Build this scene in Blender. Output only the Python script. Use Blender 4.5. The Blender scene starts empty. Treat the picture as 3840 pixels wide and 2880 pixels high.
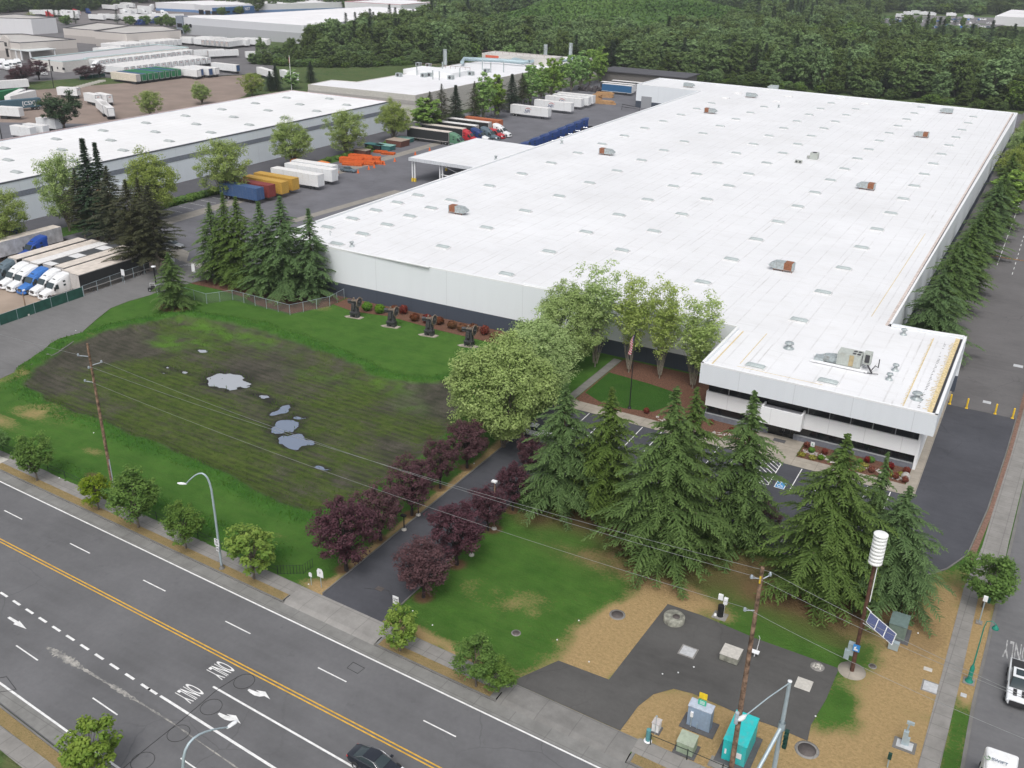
import bpy, math, random
import numpy as np
from mathutils import Vector, Matrix
random.seed(7); RNG = np.random.default_rng(7)
R = math.radians
sc = bpy.context.scene
col = sc.collection
# ---------------------------------------------------------------- camera, sky, sun, exposure
CAM_H = 61.0; FPX = 3610.0
PITCH, ROLL, YAW = R(24.9), R(1.25), R(-29.0)
cfw = Vector((math.sin(YAW)*math.cos(PITCH), math.cos(YAW)*math.cos(PITCH), -math.sin(PITCH)))
_r = Vector((math.cos(YAW), -math.sin(YAW), 0)); _u = _r.cross(cfw)
crt = _r*math.cos(ROLL)+_u*math.sin(ROLL); cup = -_r*math.sin(ROLL)+_u*math.cos(ROLL)
cd = bpy.data.cameras.new('camera'); cam = bpy.data.objects.new('camera', cd); col.objects.link(cam)
cam.matrix_world = Matrix(((crt.x, cup.x, -cfw.x, 0), (crt.y, cup.y, -cfw.y, 0), (crt.z, cup.z, -cfw.z, CAM_H), (0, 0, 0, 1)))
cd.sensor_width = 36; cd.lens = 36*FPX/3840; cd.clip_end = 12000; cd.clip_start = .5
sc.camera = cam
world = bpy.data.worlds.new('World'); sc.world = world; world.use_nodes = True
wn = world.node_tree; bg = wn.nodes['Background']
sky = wn.nodes.new('ShaderNodeTexSky'); sky.sky_type = 'NISHITA'; sky.sun_disc = False
SUN_EL, SUN_AZ = R(56), R(158)
sky.sun_elevation = SUN_EL; sky.sun_rotation = SUN_AZ; sky.air_density = 1.0; sky.dust_density = 5.0; sky.ozone_density = 1.0
hs = wn.nodes.new('ShaderNodeHueSaturation'); hs.inputs['Saturation'].default_value = .3
wn.links.new(sky.outputs[0], hs.inputs['Color']); wn.links.new(hs.outputs[0], bg.inputs[0]); bg.inputs[1].default_value = .15
sl = bpy.data.lights.new('sun', 'SUN'); so = bpy.data.objects.new('sun', sl); col.objects.link(so)
sl.energy = 0.8; sl.angle = R(18); sl.color = (1, .985, .96)
sd = Vector((math.sin(SUN_AZ)*math.cos(SUN_EL), math.cos(SUN_AZ)*math.cos(SUN_EL), math.sin(SUN_EL)))
so.rotation_euler = sd.to_track_quat('Z', 'Y').to_euler()
sc.view_settings.view_transform = 'Standard'; sc.view_settings.look = 'None'; sc.view_settings.gamma = 1
sc.view_settings.exposure = 0.2

def at(px, py, z=0.0):                       # point of the photograph (3840x2880) at height z above the ground
    d = crt*(px-1920)/FPX-cup*(py-1440)/FPX+cfw
    t = (z-CAM_H)/d.z
    return Vector((d.x*t, d.y*t, z))
def aq(c, r, x, y, z=0.0): return at(c*960+x/2.304, r*720+y/2.304, z)
def ov(x, y, z=0.0): return at(x*1.736, y*1.736, z)
def proj(p):
    v = Vector(p)-Vector((0, 0, CAM_H)); c = v.dot(cfw)
    if c < 1: return (-9999, -9999, c)
    return (1920+FPX*v.dot(crt)/c, 1440-FPX*v.dot(cup)/c, c)
# ---------------------------------------------------------------- materials
class NT:
    def __init__(s, name):
        s.m = bpy.data.materials.new(name); s.m.use_nodes = True; s.t = s.m.node_tree
        s.b = s.t.nodes['Principled BSDF']; s.out = s.t.nodes['Material Output']
    def n(s, typ, ins=None, **kw):
        nd = s.t.nodes.new('ShaderNode'+typ)
        for k, v in kw.items(): setattr(nd, k, v)
        for k, v in (ins or {}).items(): s.set(nd, k, v)
        return nd
    def set(s, nd, k, v):
        if hasattr(v, 'is_linked') or isinstance(v, bpy.types.NodeSocket): s.t.links.new(v, nd.inputs[k])
        else:
            if isinstance(v, tuple) and len(v) == 3 and nd.inputs[k].type == 'RGBA': v = v+(1,)
            nd.inputs[k].default_value = v
    def coord(s, scale=(1, 1, 1), obj=True, rot=0):
        tc = s.n('TexCoord'); mp = s.n('Mapping', {'Vector': tc.outputs['Object' if obj else 'Generated'], 'Scale': scale, 'Rotation': (0, 0, rot)})
        return mp.outputs[0]
    def world(s, scale=(1, 1, 1)):
        g = s.n('NewGeometry'); mp = s.n('Mapping', {'Vector': g.outputs['Position'], 'Scale': scale}); return mp.outputs[0]
    def noise(s, vec, scale, detail=4, rough=.55, lo=.35, hi=.65):
        nz = s.n('TexNoise', {'Vector': vec, 'Scale': scale, 'Detail': detail, 'Roughness': rough})
        mr = s.n('MapRange', {'Value': nz.outputs[0], 'From Min': lo, 'From Max': hi}); return mr.outputs[0]
    def mix(s, f, a, b, mode='MIX'):
        nd = s.n('Mix', data_type='RGBA', blend_type=mode)
        s.set(nd, 0, f)
        for i, v in ((6, a), (7, b)):
            if isinstance(v, tuple): v = v if len(v) == 4 else v+(1,); nd.inputs[i].default_value = v
            else: s.t.links.new(v, nd.inputs[i])
        return nd.outputs[2]
    def math(s, op, a, b=0.0, c=None):
        nd = s.n('Math', operation=op); s.set(nd, 0, a); s.set(nd, 1, b)
        if c is not None: s.set(nd, 2, c)
        return nd.outputs[0]
    def attr(s, name): return s.n('Attribute', attribute_name=name).outputs['Fac']
    def bump(s, h, strength=.3, dist=.05):
        bp = s.n('Bump', {'Height': h, 'Strength': strength, 'Distance': dist}); s.t.links.new(bp.outputs[0], s.b.inputs['Normal'])
    def fin(s, color=None, rough=.8, metal=0, spec=.3):
        if color is not None: s.set(s.b, 'Base Color', color)
        s.set(s.b, 'Roughness', rough); s.b.inputs['Metallic'].default_value = metal
        s.b.inputs['Specular IOR Level'].default_value = spec
        return s.m
_mc = {}
def srgb(r, g, b):
    f = lambda c: (c/255/12.92 if c <= 10 else ((c/255+.055)/1.055)**2.4)
    return (f(r), f(g), f(b))
def M(name, c, rough=.6, metal=0, var=.12, scale=3.0, spec=.3, dirt=None):
    if name in _mc: return _mc[name]
    n = NT(name); v = n.coord()
    f = n.noise(v, scale, 5)
    a = tuple(x*(1-var) for x in c); b = tuple(min(1, x*(1+var)) for x in c)
    o = n.mix(f, a, b)
    if dirt:
        g = n.noise(n.coord((1, 1, .25)), scale*.5, 6, .7, .52, .75)
        o = n.mix(n.math('MULTIPLY', g, .55), o, dirt)
    _mc[name] = n.fin(o, rough, metal, spec); return _mc[name]
def asphalt(name, c, patch=.22, wheel=None):
    n = NT(name); v = n.world()
    f = n.noise(v, .12, 5, .6, .3, .7); g = n.noise(v, 2.2, 6, .75, .3, .7); h = n.noise(n.world((.35, 1.6, 1)) if wheel is None else n.world((.03, .9, 1)), .8, 4, .6, .35, .65)
    sp = n.noise(v, .45, 6, .7, .62, .7)
    lo = tuple(x*(1-patch) for x in c); hi = tuple(x*(1+patch) for x in c)
    o = n.mix(f, lo, hi)
    o = n.mix(n.math('MULTIPLY', h, .3), o, tuple(x*1.35 for x in c))
    o = n.mix(n.math('MULTIPLY', g, .28), o, tuple(x*.62 for x in c))
    o = n.mix(n.math('MULTIPLY', sp, .3), o, tuple(x*.5 for x in c))
    vo = n.n('TexVoronoi', {'Vector': n.world(), 'Scale': .16}, feature='DISTANCE_TO_EDGE')
    nv = n.n('TexNoise', {'Vector': n.world(), 'Scale': .5, 'Detail': 6.0})
    wv = n.n('VectorMath', {0: n.world(), 1: nv.outputs['Color']}, operation='ADD')
    n.t.links.new(wv.outputs[0], vo.inputs['Vector'])
    cr = n.n('MapRange', {'Value': vo.outputs['Distance'], 'From Min': .004, 'From Max': .012, 'To Min': 1.0, 'To Max': 0.0}).outputs[0]
    cm = n.noise(n.world(), .05, 2, .5, .5, .62)
    o = n.mix(n.math('MULTIPLY', n.math('MULTIPLY', cr, cm), .3), o, tuple(x*.4 for x in c))
    n.bump(g, .2, .02)
    return n.fin(o, .9, 0, .2)
def concrete(name, c, joint=1.5, rot=0.0, stain=.35):
    n = NT(name); v = n.world()
    f = n.noise(v, .6, 6, .65, .3, .7); g = n.noise(v, 5, 5, .7, .3, .7)
    o = n.mix(f, tuple(x*.78 for x in c), tuple(x*1.12 for x in c))
    o = n.mix(n.math('MULTIPLY', g, .2), o, tuple(x*.6 for x in c))
    if joint:
        g0 = n.n('NewGeometry'); mp = n.n('Mapping', {'Vector': g0.outputs['Position'], 'Rotation': (0, 0, rot)})
        sx = n.n('SeparateXYZ', {'Vector': mp.outputs[0]})
        for ax in (0, 1):
            w = n.math('PINGPONG', sx.outputs[ax], joint/2)
            l = n.n('MapRange', {'Value': w, 'From Min': .02, 'From Max': .05, 'To Min': 1.0, 'To Max': 0.0}).outputs[0]
            o = n.mix(n.math('MULTIPLY', l, .5), o, tuple(x*.45 for x in c))
    s = n.noise(v, .25, 6, .75, .55, .75); o = n.mix(n.math('MULTIPLY', s, stain), o, tuple(x*.55 for x in c))
    return n.fin(o, .9, 0, .2)
def leafmat(name, dark, light, rnd=.3, tr=.25, rough=.55):
    if name in _mc: return _mc[name]
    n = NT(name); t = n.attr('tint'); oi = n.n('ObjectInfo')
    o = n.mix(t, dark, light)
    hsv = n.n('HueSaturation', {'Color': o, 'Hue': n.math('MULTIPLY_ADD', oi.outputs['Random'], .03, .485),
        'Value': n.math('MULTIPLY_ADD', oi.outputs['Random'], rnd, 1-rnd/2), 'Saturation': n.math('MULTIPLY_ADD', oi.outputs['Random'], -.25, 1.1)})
    n.fin(hsv.outputs[0], rough, 0, .15)
    if tr:
        td = n.n('BsdfTranslucent', {'Color': hsv.outputs[0]}); ms = n.n('MixShader', {0: tr})
        n.t.links.new(n.b.outputs[0], ms.inputs[1]); n.t.links.new(td.outputs[0], ms.inputs[2]); n.t.links.new(ms.outputs[0], n.out.inputs[0])
    _mc[name] = n.m; return n.m
# ---------------------------------------------------------------- mesh builder
class MB:
    def __init__(s): s.v = []; s.f = []; s.mi = []; s.sm = []
    def add(s, vs, fs, mi=0, smooth=False):
        o = len(s.v); s.v += [tuple(v) for v in vs]; s.f += [tuple(i+o for i in f) for f in fs]
        s.mi += [mi]*len(fs); s.sm += [smooth]*len(fs); return s
    def box(s, x0, x1, y0, y1, z0, z1, mi=0, rz=0, c=None):
        vs = [(x, y, z) for z in (z0, z1) for y in (y0, y1) for x in (x0, x1)]
        if rz:
            cx, cy = c or ((x0+x1)/2, (y0+y1)/2); ca, sa = math.cos(rz), math.sin(rz)
            vs = [(cx+(x-cx)*ca-(y-cy)*sa, cy+(x-cx)*sa+(y-cy)*ca, z) for x, y, z in vs]
        return s.add(vs, [(0, 2, 3, 1), (4, 5, 7, 6), (0, 1, 5, 4), (2, 6, 7, 3), (0, 4, 6, 2), (1, 3, 7, 5)], mi)
    def prism(s, poly, z0, z1, mi=0, top=True, bot=True, mtop=None):
        a = sum(poly[i][0]*poly[(i+1) % len(poly)][1]-poly[(i+1) % len(poly)][0]*poly[i][1] for i in range(len(poly)))
        if a < 0: poly = poly[::-1]
        n = len(poly); vs = [(p[0], p[1], z0) for p in poly]+[(p[0], p[1], z1) for p in poly]
        s.add(vs, [(i, (i+1) % n, n+(i+1) % n, n+i) for i in range(n)], mi)
        if top: s.add(vs[n:], [tuple(range(n))], mi if mtop is None else mtop)
        if bot: s.add(vs[:n], [tuple(range(n-1, -1, -1))], mi)
        return s
    def sheet(s, poly, z=0, mi=0):
        a = sum(poly[i][0]*poly[(i+1) % len(poly)][1]-poly[(i+1) % len(poly)][0]*poly[i][1] for i in range(len(poly)))
        if a < 0: poly = poly[::-1]
        return s.add([(p[0], p[1], z) for p in poly], [tuple(range(len(poly)))], mi)
    def tube(s, pts, rad, n=6, mi=0, cap=True):
        pts = [Vector(p) for p in pts]; k = len(pts)
        if not hasattr(rad, '__len__'): rad = [rad]*k
        rings = []; up = None
        for i, p in enumerate(pts):
            d = (pts[min(i+1, k-1)]-pts[max(i-1, 0)]).normalized()
            if up is None: up = d.orthogonal().normalized()
            up = (up-d*up.dot(d)); up = up.normalized() if up.length > 1e-4 else d.orthogonal().normalized()
            w = d.cross(up)
            rings.append([p+(up*math.cos(2*math.pi*j/n)+w*math.sin(2*math.pi*j/n))*rad[i] for j in range(n)])
        vs = [v for r in rings for v in r]
        fs = [(i*n+j, i*n+(j+1) % n, (i+1)*n+(j+1) % n, (i+1)*n+j) for i in range(k-1) for j in range(n)]
        s.add(vs, fs, mi, True)
        if cap: s.add(rings[0], [tuple(range(n-1, -1, -1))], mi); s.add(rings[-1], [tuple(range(n))], mi)
        return s
    def cyl(s, c, r, h, n=16, mi=0, axis='z', r2=None):
        d = {'z': Vector((0, 0, 1)), 'x': Vector((1, 0, 0)), 'y': Vector((0, 1, 0))}[axis]; c = Vector(c)
        return s.tube([c, c+d*h], [r, r if r2 is None else r2], n, mi)
    def lathe(s, prof, c=(0, 0, 0), n=20, mi=0, smooth=True):
        k = len(prof); vs = [(c[0]+r*math.cos(2*math.pi*j/n), c[1]+r*math.sin(2*math.pi*j/n), c[2]+z) for r, z in prof for j in range(n)]
        return s.add(vs, [(i*n+j, i*n+(j+1) % n, (i+1)*n+(j+1) % n, (i+1)*n+j) for i in range(k-1) for j in range(n)], mi, smooth)
    def loft(s, secs, mi=0, smooth=True, cap=True):
        # secs: list of rings (lists of points, same count)
        n = len(secs[0]); vs = [p for r in secs for p in r]
        s.add(vs, [(i*n+j, i*n+(j+1) % n, (i+1)*n+(j+1) % n, (i+1)*n+j) for i in range(len(secs)-1) for j in range(n)], mi, smooth)
        if cap: s.add(secs[0], [tuple(range(n-1, -1, -1))], mi); s.add(secs[-1], [tuple(range(n))], mi)
        return s
    def mesh(s, name, mats):
        me = bpy.data.meshes.new(name); me.from_pydata(s.v, [], s.f)
        for m in (mats if isinstance(mats, (list, tuple)) else [mats]): me.materials.append(m)
        me.polygons.foreach_set('material_index', s.mi); me.polygons.foreach_set('use_smooth', s.sm); me.update(); return me
    def build(s, name, mats, parent=None, loc=None, rz=0):
        return O(name, s.mesh(name, mats), parent, loc, rz)
def rr(x, hw, z0, z1, r=.15, k=3, hwt=None):      # rounded-rectangle ring in the plane x
    hwt = hw if hwt is None else hwt; out = []
    for (cy, cz, a0) in ((hw-r, z0+r, -90), (hwt-r, z1-r, 0), (-(hwt-r), z1-r, 90), (-(hw-r), z0+r, 180)):
        for i in range(k+1):
            a = R(a0+90*i/k); out.append((x, cy+r*math.cos(a), cz+r*math.sin(a)))
    return out
def O(name, me, parent=None, loc=None, rz=0):
    o = bpy.data.objects.new(name, me); col.objects.link(o)
    if parent: o.parent = parent
    if loc is not None: o.location = loc
    if rz: o.rotation_euler = (0, 0, rz)
    return o
def tag(o, label=None, cat=None, group=None, kind=None):
    if label: o['label'] = label
    if cat: o['category'] = cat
    if group: o['group'] = group
    if kind: o['kind'] = kind
    return o
def thing(name, label, cat, loc=(0, 0, 0), rz=0, group=None):
    o = O(name, None, None, loc, rz); o.empty_display_size = .3; return tag(o, label, cat, group)
def struct(name, mb, mats, label=None):
    o = mb.build(name, mats); o['kind'] = 'structure'
    if label: o['label'] = label
    return o
def dup(root, loc, rz=0, label=None, group=None, scale=None):
    def rec(o, par):
        c = o.copy(); col.objects.link(c); c.parent = par
        for ch in kids.get(o.name, []): rec(ch, c)
        return c
    kids = {}
    for o in root.children_recursive: kids.setdefault(o.parent.name, []).append(o)
    r = rec(root, None); r.location = loc; r.rotation_euler = (0, 0, rz)
    if label: r['label'] = label
    if group: r['group'] = group
    if scale: r.scale = scale
    return r
def textmesh(txt, size, mat, depth=.01):
    cu = bpy.data.curves.new('lettering', 'FONT'); cu.body = txt; cu.size = size; cu.extrude = depth; cu.align_x = 'CENTER'; cu.align_y = 'CENTER'; cu.offset = size*.012
    t = bpy.data.objects.new('lettering', cu); col.objects.link(t); dg = bpy.context.evaluated_depsgraph_get()
    me = bpy.data.meshes.new_from_object(t.evaluated_get(dg)); bpy.data.objects.remove(t); me.materials.clear(); me.materials.append(mat); return me
ORD = 'first second third fourth fifth sixth seventh eighth ninth tenth eleventh twelfth thirteenth fourteenth fifteenth sixteenth seventeenth eighteenth nineteenth twentieth'.split()
def inpoly(P, x, y):
    x = np.asarray(x); y = np.asarray(y); r = np.zeros(x.shape, bool); n = len(P); j = n-1
    for i in range(n):
        xi, yi = P[i]; xj, yj = P[j]
        c = ((yi > y) != (yj > y)) & (x < (xj-xi)*(y-yi)/((yj-yi) or 1e-9)+xi); r ^= c; j = i
    return r
def dseg(P, x, y, closed=True):
    d = np.full(np.shape(x), 1e9); n = len(P)
    for i in range(n if closed else n-1):
        a = np.array(P[i]); b = np.array(P[(i+1) % n]); ab = b-a; L = ab@ab
        t = np.clip(((x-a[0])*ab[0]+(y-a[1])*ab[1])/L, 0, 1)
        d = np.minimum(d, np.hypot(x-a[0]-t*ab[0], y-a[1]-t*ab[1]))
    return d
def vnoise(x, y, s, seed=0):                 # smooth value noise on numpy arrays
    r = np.random.default_rng(seed).random((257, 257)); u = x/s; v = y/s
    i = np.floor(u).astype(int); j = np.floor(v).astype(int); fu = u-i; fv = v-j
    fu = fu*fu*(3-2*fu); fv = fv*fv*(3-2*fv); g = lambda a, b: r[a % 257, b % 257]
    return (g(i, j)*(1-fu)+g(i+1, j)*fu)*(1-fv)+(g(i, j+1)*(1-fu)+g(i+1, j+1)*fu)*fv
# ---------------------------------------------------------------- ground, roads, paved areas
ROT = -.04
cN = lambda x: 59.2-.0395*(x+100)            # north kerb of the main road
eN = lambda x: 57.7-.0417*(x+100)
A_ROAD = asphalt('road_asphalt', (.135, .135, .14), .2, wheel=True)
A_PALE = asphalt('pale_asphalt', (.17, .168, .168), .18)
A_DARK = asphalt('dark_asphalt', (.072, .074, .085), .24)
A_YARD = asphalt('yard_asphalt', (.145, .145, .16), .22)
C_WALK = concrete('pavement_concrete', (.27, .26, .245), 1.5, .04)
C_TAN = concrete('tan_concrete', (.36, .325, .275), 3.0)
C_GUT = concrete('gutter_concrete', (.23, .228, .218), 3.6, .04, .5)
C_KERB = concrete('kerb_concrete', (.19, .185, .175), 0)
C_OLD = concrete('yard_concrete', (.30, .28, .25), 4.5)
MULCH = M('bark_mulch', (.135, .068, .045), .95, var=.35, scale=5)
GRAVEL = M('tan_gravel', (.34, .27, .215), .95, var=.12, scale=.2)
G_LOT = M('brown_gravel', (.25, .195, .165), .95, var=.12, scale=.1)
def veg(name, a, b, c, s=.05):
    n = NT(name); v = n.world(); o = n.mix(n.noise(v, s, 6, .65, .3, .7), a, b); o = n.mix(n.math('MULTIPLY', n.noise(v, s*8, 6, .7, .45, .7), .6), o, c)
    n.bump(n.noise(v, s*20, 5), .6, .3); return n.fin(o, .95, 0, .1)
V_BASE = veg('rough_grass', (.05, .095, .03), (.09, .13, .045), (.13, .11, .06))
V_LAWN = veg('verge_grass', (.05, .13, .022), (.075, .16, .03), (.12, .14, .05), .2)
V_WOOD = veg('wood_floor', (.03, .05, .018), (.045, .075, .024), (.035, .05, .02), .03)
# base sheet around the plot
g = MB(); LX0, LX1, LY0, LY1 = -143, 8, 55, 135
for (x0, x1, y0, y1) in ((-9000, LX0, 135, 9000), (LX1, 9000, -3000, 9000), (LX0, LX1, -3000, LY0), (LX0, LX1, LY1, 9000)):
    g.sheet([(x0, y0), (x1, y0), (x1, y1), (x0, y1)], -.3)
g.sheet([(-9000, -3000), (LX0, -3000), (LX0, 135), (-9000, 135)], -1.3)
struct('ground', g, V_BASE)
def sheet(name, poly, m, z): return struct(name, MB().sheet(poly, z), m)
sheet('road', [(-330, 43), (-330, 69), (-100, cN(-100)), (-20, cN(-20)), (0, 55.2), (5, 52), (60, 50), (60, 20), (-30, 30.5), (-54, 33), (-69, 34.4), (-140, 37.5)], A_ROAD, -.12)
sheet('side_road', [(4.45, 52.3), (4.3, 78), (4.8, 95), (5.5, 120), (6.3, 150), (9, 260), (14, 500), (60, 500), (60, 50.3)], asphalt('side_road_asphalt', (.15, .15, .155), .15), -.116)
sheet('road_shoulder', [(-330, eN(-330)+.15), (-330, 69.2), (-57.7, cN(-57.7)-.02), (-46, cN(-46)-.02), (-12, cN(-12)-.02), (-12, eN(-12)+.15)], C_GUT, -.11)
sheet('far_shoulder', [(-140, 37.4), (-140, 39.7), (-71.4, 35.9), (-54.4, 34.55), (-30, 32.8), (-30, 30.6), (-54, 33.1), (-69, 34.5)], C_GUT, -.112)
# kerbs, planter strip, pavements
k = MB()
def kerbline(pts, w=.16, z0=-.2, z1=.03, mb=k):
    for a, b in zip(pts, pts[1:]):
        a = Vector(a[:2]+(0,)); b = Vector(b[:2]+(0,)); d = (b-a).normalized(); nn = Vector((-d.y, d.x, 0))*w/2
        a = a-d*.004; mb.prism([(a-nn)[:2], (b-nn)[:2], (b+nn)[:2], (a+nn)[:2]], z0, z1)
xs = [-330, -200, -100, -57.6]; kerbline([(x, cN(x)+.08) for x in xs]); kerbline([(x, cN(x)+.08) for x in (-46, -32.3)]); kerbline([(x, cN(x)+.08) for x in (-19.6, -10)])
kerbline([(-140, 37.2), (-69, 34.2), (-54, 32.8), (-30, 30.3)])
kerbline([(4.5, 53), (4.4, 78), (4.9, 95), (5.6, 120), (6.4, 150), (8.9, 260), (13.9, 500)], .3)
kerbline([(-47.2, 60.4), (-47.3, 88), (-46, 91.6), (-43, 92)], .15, -.05, .1); kerbline([(-55.1, 60.6), (-55.1, 112)], .15, -.05, .1)
kerbline([(-43, 92), (-20, 92), (-8, 92.6), (-3, 95), (-.4, 98.5), (1.2, 102.5), (2.2, 114), (2.9, 130), (3.3, 143)], .15, -.05, .12)
kerbline([(-131.2, 60), (-129.2, 76), (-130.4, 87), (-132.3, 91.5), (-134.8, 95.3), (-137.9, 101), (-139.8, 105), (-140, 109), (-139.3, 113.5)], .15, -.05, .06)
struct('kerb', k, C_KERB)
def strip(name, x0, x1, o0, o1, m, z, st=8):
    n = max(1, int((x1-x0)/st)); X = [x0+(x1-x0)*i/n for i in range(n+1)]
    sheet(name, [(x, cN(x)+o0) for x in X]+[(x, cN(x)+o1) for x in X[::-1]], m, z)
DRYV = veg('dry_verge', (.42, .30, .15), (.33, .25, .12), (.14, .15, .05), .9)
for a, b in ((-330, -57.9), (-45.6, -33), (-19.3, -8)): strip('planting_strip', a, b, .16, 1.2, DRYV, .03)
strip('pavement', -330, -57.7, 1.2, 2.9, C_WALK, .034); strip('pavement', -46, -32.3, 1.2, 2.9, C_WALK, .034); strip('pavement', -19.7, -2, 1.2, 2.9, C_WALK, .034)
strip('verge_base', -330, -57.8, .1, 3.0, C_GUT, .015); strip('verge_base', -45.9, -32.4, .1, 3.0, C_GUT, .015); strip('verge_base', -19.6, -2, .1, 3.0, C_GUT, .015)
C_AP = concrete('apron_concrete', (.30, .29, .275), 3.4, .04)
def apron(x0, x1, o1, m):
    struct('driveway_apron', MB().add([(x0, cN(x0)-.04, -.112), (x1, cN(x1)-.04, -.112), (x1, cN(x1)+.6, .03), (x0, cN(x0)+.6, .03), (x1, cN(x1)+o1, .038), (x0, cN(x0)+o1, .038)], [(0, 1, 2, 3), (3, 2, 4, 5)]), m)
apron(-57.7, -46, 2.95, C_AP); apron(-32.3, -19.7, 2.75, concrete('apron_concrete_old', (.22, .215, .205), 3.4, .04))
sheet('pavement', [(1.1, 60), (1.3, 72.2), (1.6, 96), (2.45, 105), (3.4, 130), (4.1, 150), (6.9, 260), (11.5, 500), (13.6, 500), (8.7, 260), (6.2, 150), (5.6, 128), (5.0, 108), (4.8, 97), (3.1, 95), (3.0, 80), (2.7, 60)], C_WALK, .034)
sheet('brown_strip', [(1.3, 102.5), (2.3, 114), (3.0, 130), (3.4, 143), (4.4, 200), (4.9, 200), (3.9, 143), (3.5, 130), (2.7, 112), (1.9, 101.5)], M('rusty_strip', (.20, .12, .09), .9, var=.25), .038)
sheet('pavement', [(-140, 35.8), (-69, 32.95), (-60, 32.3), (-30, 29), (-30, 27.6), (-60, 30.7), (-69, 31.5), (-140, 34.3)], C_WALK, -.02)
sheet('corner_pavement', [(-8.2, cN(-8)+.1), (0, 55.3), (4.3, 52.6), (4.3, 60.1), (-8.2, cN(-8)+2.9)], C_WALK, .026)
sheet('planting_strip', [(-140, 37.15), (-69, 34.15), (-54, 32.75), (-54, 31.8), (-69, 33), (-140, 35.8)], DRYV, -.03)

# driveway, car park, service roads
sheet('driveway', [(-55, cN(-55)+2.9), (-47.3, cN(-47)+2.9), (-47.3, 92), (-55, 92)], A_DARK, .036)
sheet('car_park', [(-55, 92), (-20, 92.05), (-8, 92.6), (-3, 95), (-.4, 98.5), (1.2, 102.5), (2.2, 114), (2.9, 130), (3.3, 142.7), (-6, 142.6), (-6, 112.3), (-55, 112.3)], A_DARK, .03)
sheet('service_road', [(-16, 142.65), (3.35, 142.72), (4, 160), (4.5, 260), (6, 400), (6, 455), (-16, 455)], asphalt('service_asphalt', (.135, .13, .13), .18), .02)
sheet('walkway', [(-53.6, 112.3), (-5.9, 112.3), (-5.9, 148), (-7.3, 148), (-7.3, 114.9), (-21, 114.9), (-21, 119.6), (-27.3, 119.6), (-27.3, 114.9), (-53.6, 114.9)], C_TAN, .06)
sheet('walkway', [(-54.7, 114.9), (-53.4, 114.9), (-53.2, 132), (-54.6, 132)], concrete('path_concrete', (.22, .215, .20), 1.4), .05)
sheet('mulch_bed', [(-53.3, 114.95), (-27.4, 114.95), (-27.4, 119.4), (-36, 119.4), (-36, 133), (-53.1, 132.5)], MULCH, .03)
sheet('mulch_bed', [(-20.9, 114.95), (-7.4, 114.95), (-7.2, 119.4), (-20.9, 119.4)], MULCH, .035)
sheet('mulch_bed', [(-103, 126.6), (-96, 128), (-85, 127.2), (-74, 127.2), (-66, 127.5), (-60, 128.5), (-60, 133), (-108, 132.5), (-108, 127.5)], MULCH, .03)
sheet('mulch_bed', [(-138.2, 122), (-136.5, 127.8), (-131, 130.5), (-126, 130.5), (-108.4, 132), (-108.1, 126.6), (-111.2, 119.9), (-119, 120), (-125, 121.8), (-131, 122.3)], MULCH, .03)
sheet('lawn_panel', [(-53, 118), (-50, 116.4), (-46, 116.2), (-42, 117.3), (-40.5, 121), (-40.8, 125), (-46.1, 126), (-53, 126.6)], veg('deep_green_lawn', (.035, .10, .018), (.05, .13, .02), (.06, .11, .03), .3), .042)  # grass of a deeper green than the verges
sheet('utility_pad', [(-32.3, 59.3), (-29.9, 64), (-24.8, 64.1), (-24.5, 70.9), (-24.2, 77.2), (-20.6, 77.25), (-15, 76.6), (-10, 76.5), (-7, 76.4), (-7.1, 71.7), (-7.5, 67.9), (-7.3, 65.9), (-10.1, 66.1), (-13.4, 66), (-17.6, 66.3), (-19.3, 66), (-20.6, 64.4), (-21.2, 62.3), (-21.4, 58.9)], asphalt('pad_asphalt', (.092, .09, .087), .28), .032)
# gate road and yards on the west
sheet('gate_road', [(-148.6, 40), (-131.5, 40), (-131.2, 60), (-129.2, 76), (-130.4, 87), (-132.3, 91.5), (-134.8, 95.3), (-137.9, 101), (-139.8, 105), (-140, 109), (-139.3, 114), (-138.2, 122), (-136.4, 128), (-150, 131), (-149.4, 106), (-148.6, 89)], A_PALE, .036)
sheet('truck_yard', [(-148.5, 40), (-148.5, 128), (-158, 133), (-189.8, 135), (-189.8, 40)], GRAVEL, -1.0)
sheet('yard', [(-184, 128), (-156, 133), (-150, 128.2), (-136.4, 128), (-131, 130.5), (-125.4, 131), (-125.3, 366), (-152, 371), (-152, 396), (-125, 396), (-15, 390), (-15, 450), (-199, 450), (-199, 300), (-184, 290)], A_YARD, .01)
sheet('yard_lane', [(-177.1, 100), (-176.8, 290), (-173.4, 290), (-173.2, 171), (-172.4, 133), (-174, 100)], C_OLD, .02)
sheet('yard_lane', [(-152.8, 166), (-149.7, 204), (-147, 204), (-150.2, 166)], C_OLD, .02)
sheet('yard_apron', [(-149, 131.5), (-153.2, 136.2), (-159, 137.6), (-158.5, 134.8), (-142.5, 126.9), (-135.6, 129.6), (-139.5, 132.5)], C_OLD, .022)
sheet('warehouse_lane', [(-204, 40), (-190, 40), (-190, 292), (-204, 292)], asphalt('lane_asphalt', (.095, .095, .105), .2), 0)
sheet('tree_strip', [(-190, 100), (-184, 100), (-184, 292), (-190, 292)], V_LAWN, .02)
sheet('trailer_yard', [(-245, 150), (-245, 230), (-262, 262), (-279, 262), (-294, 300), (-322, 342), (-338, 348), (-372, 300), (-372, 250), (-330, 200), (-330, 150)], G_LOT, -.05)
sheet('terminal_yard', [(-372, 200), (-372, 300), (-340, 350), (-343, 372), (-440, 470), (-640, 470), (-700, 300), (-600, 200)], asphalt('terminal_asphalt', (.15, .145, .15), .15), -.04)
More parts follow.
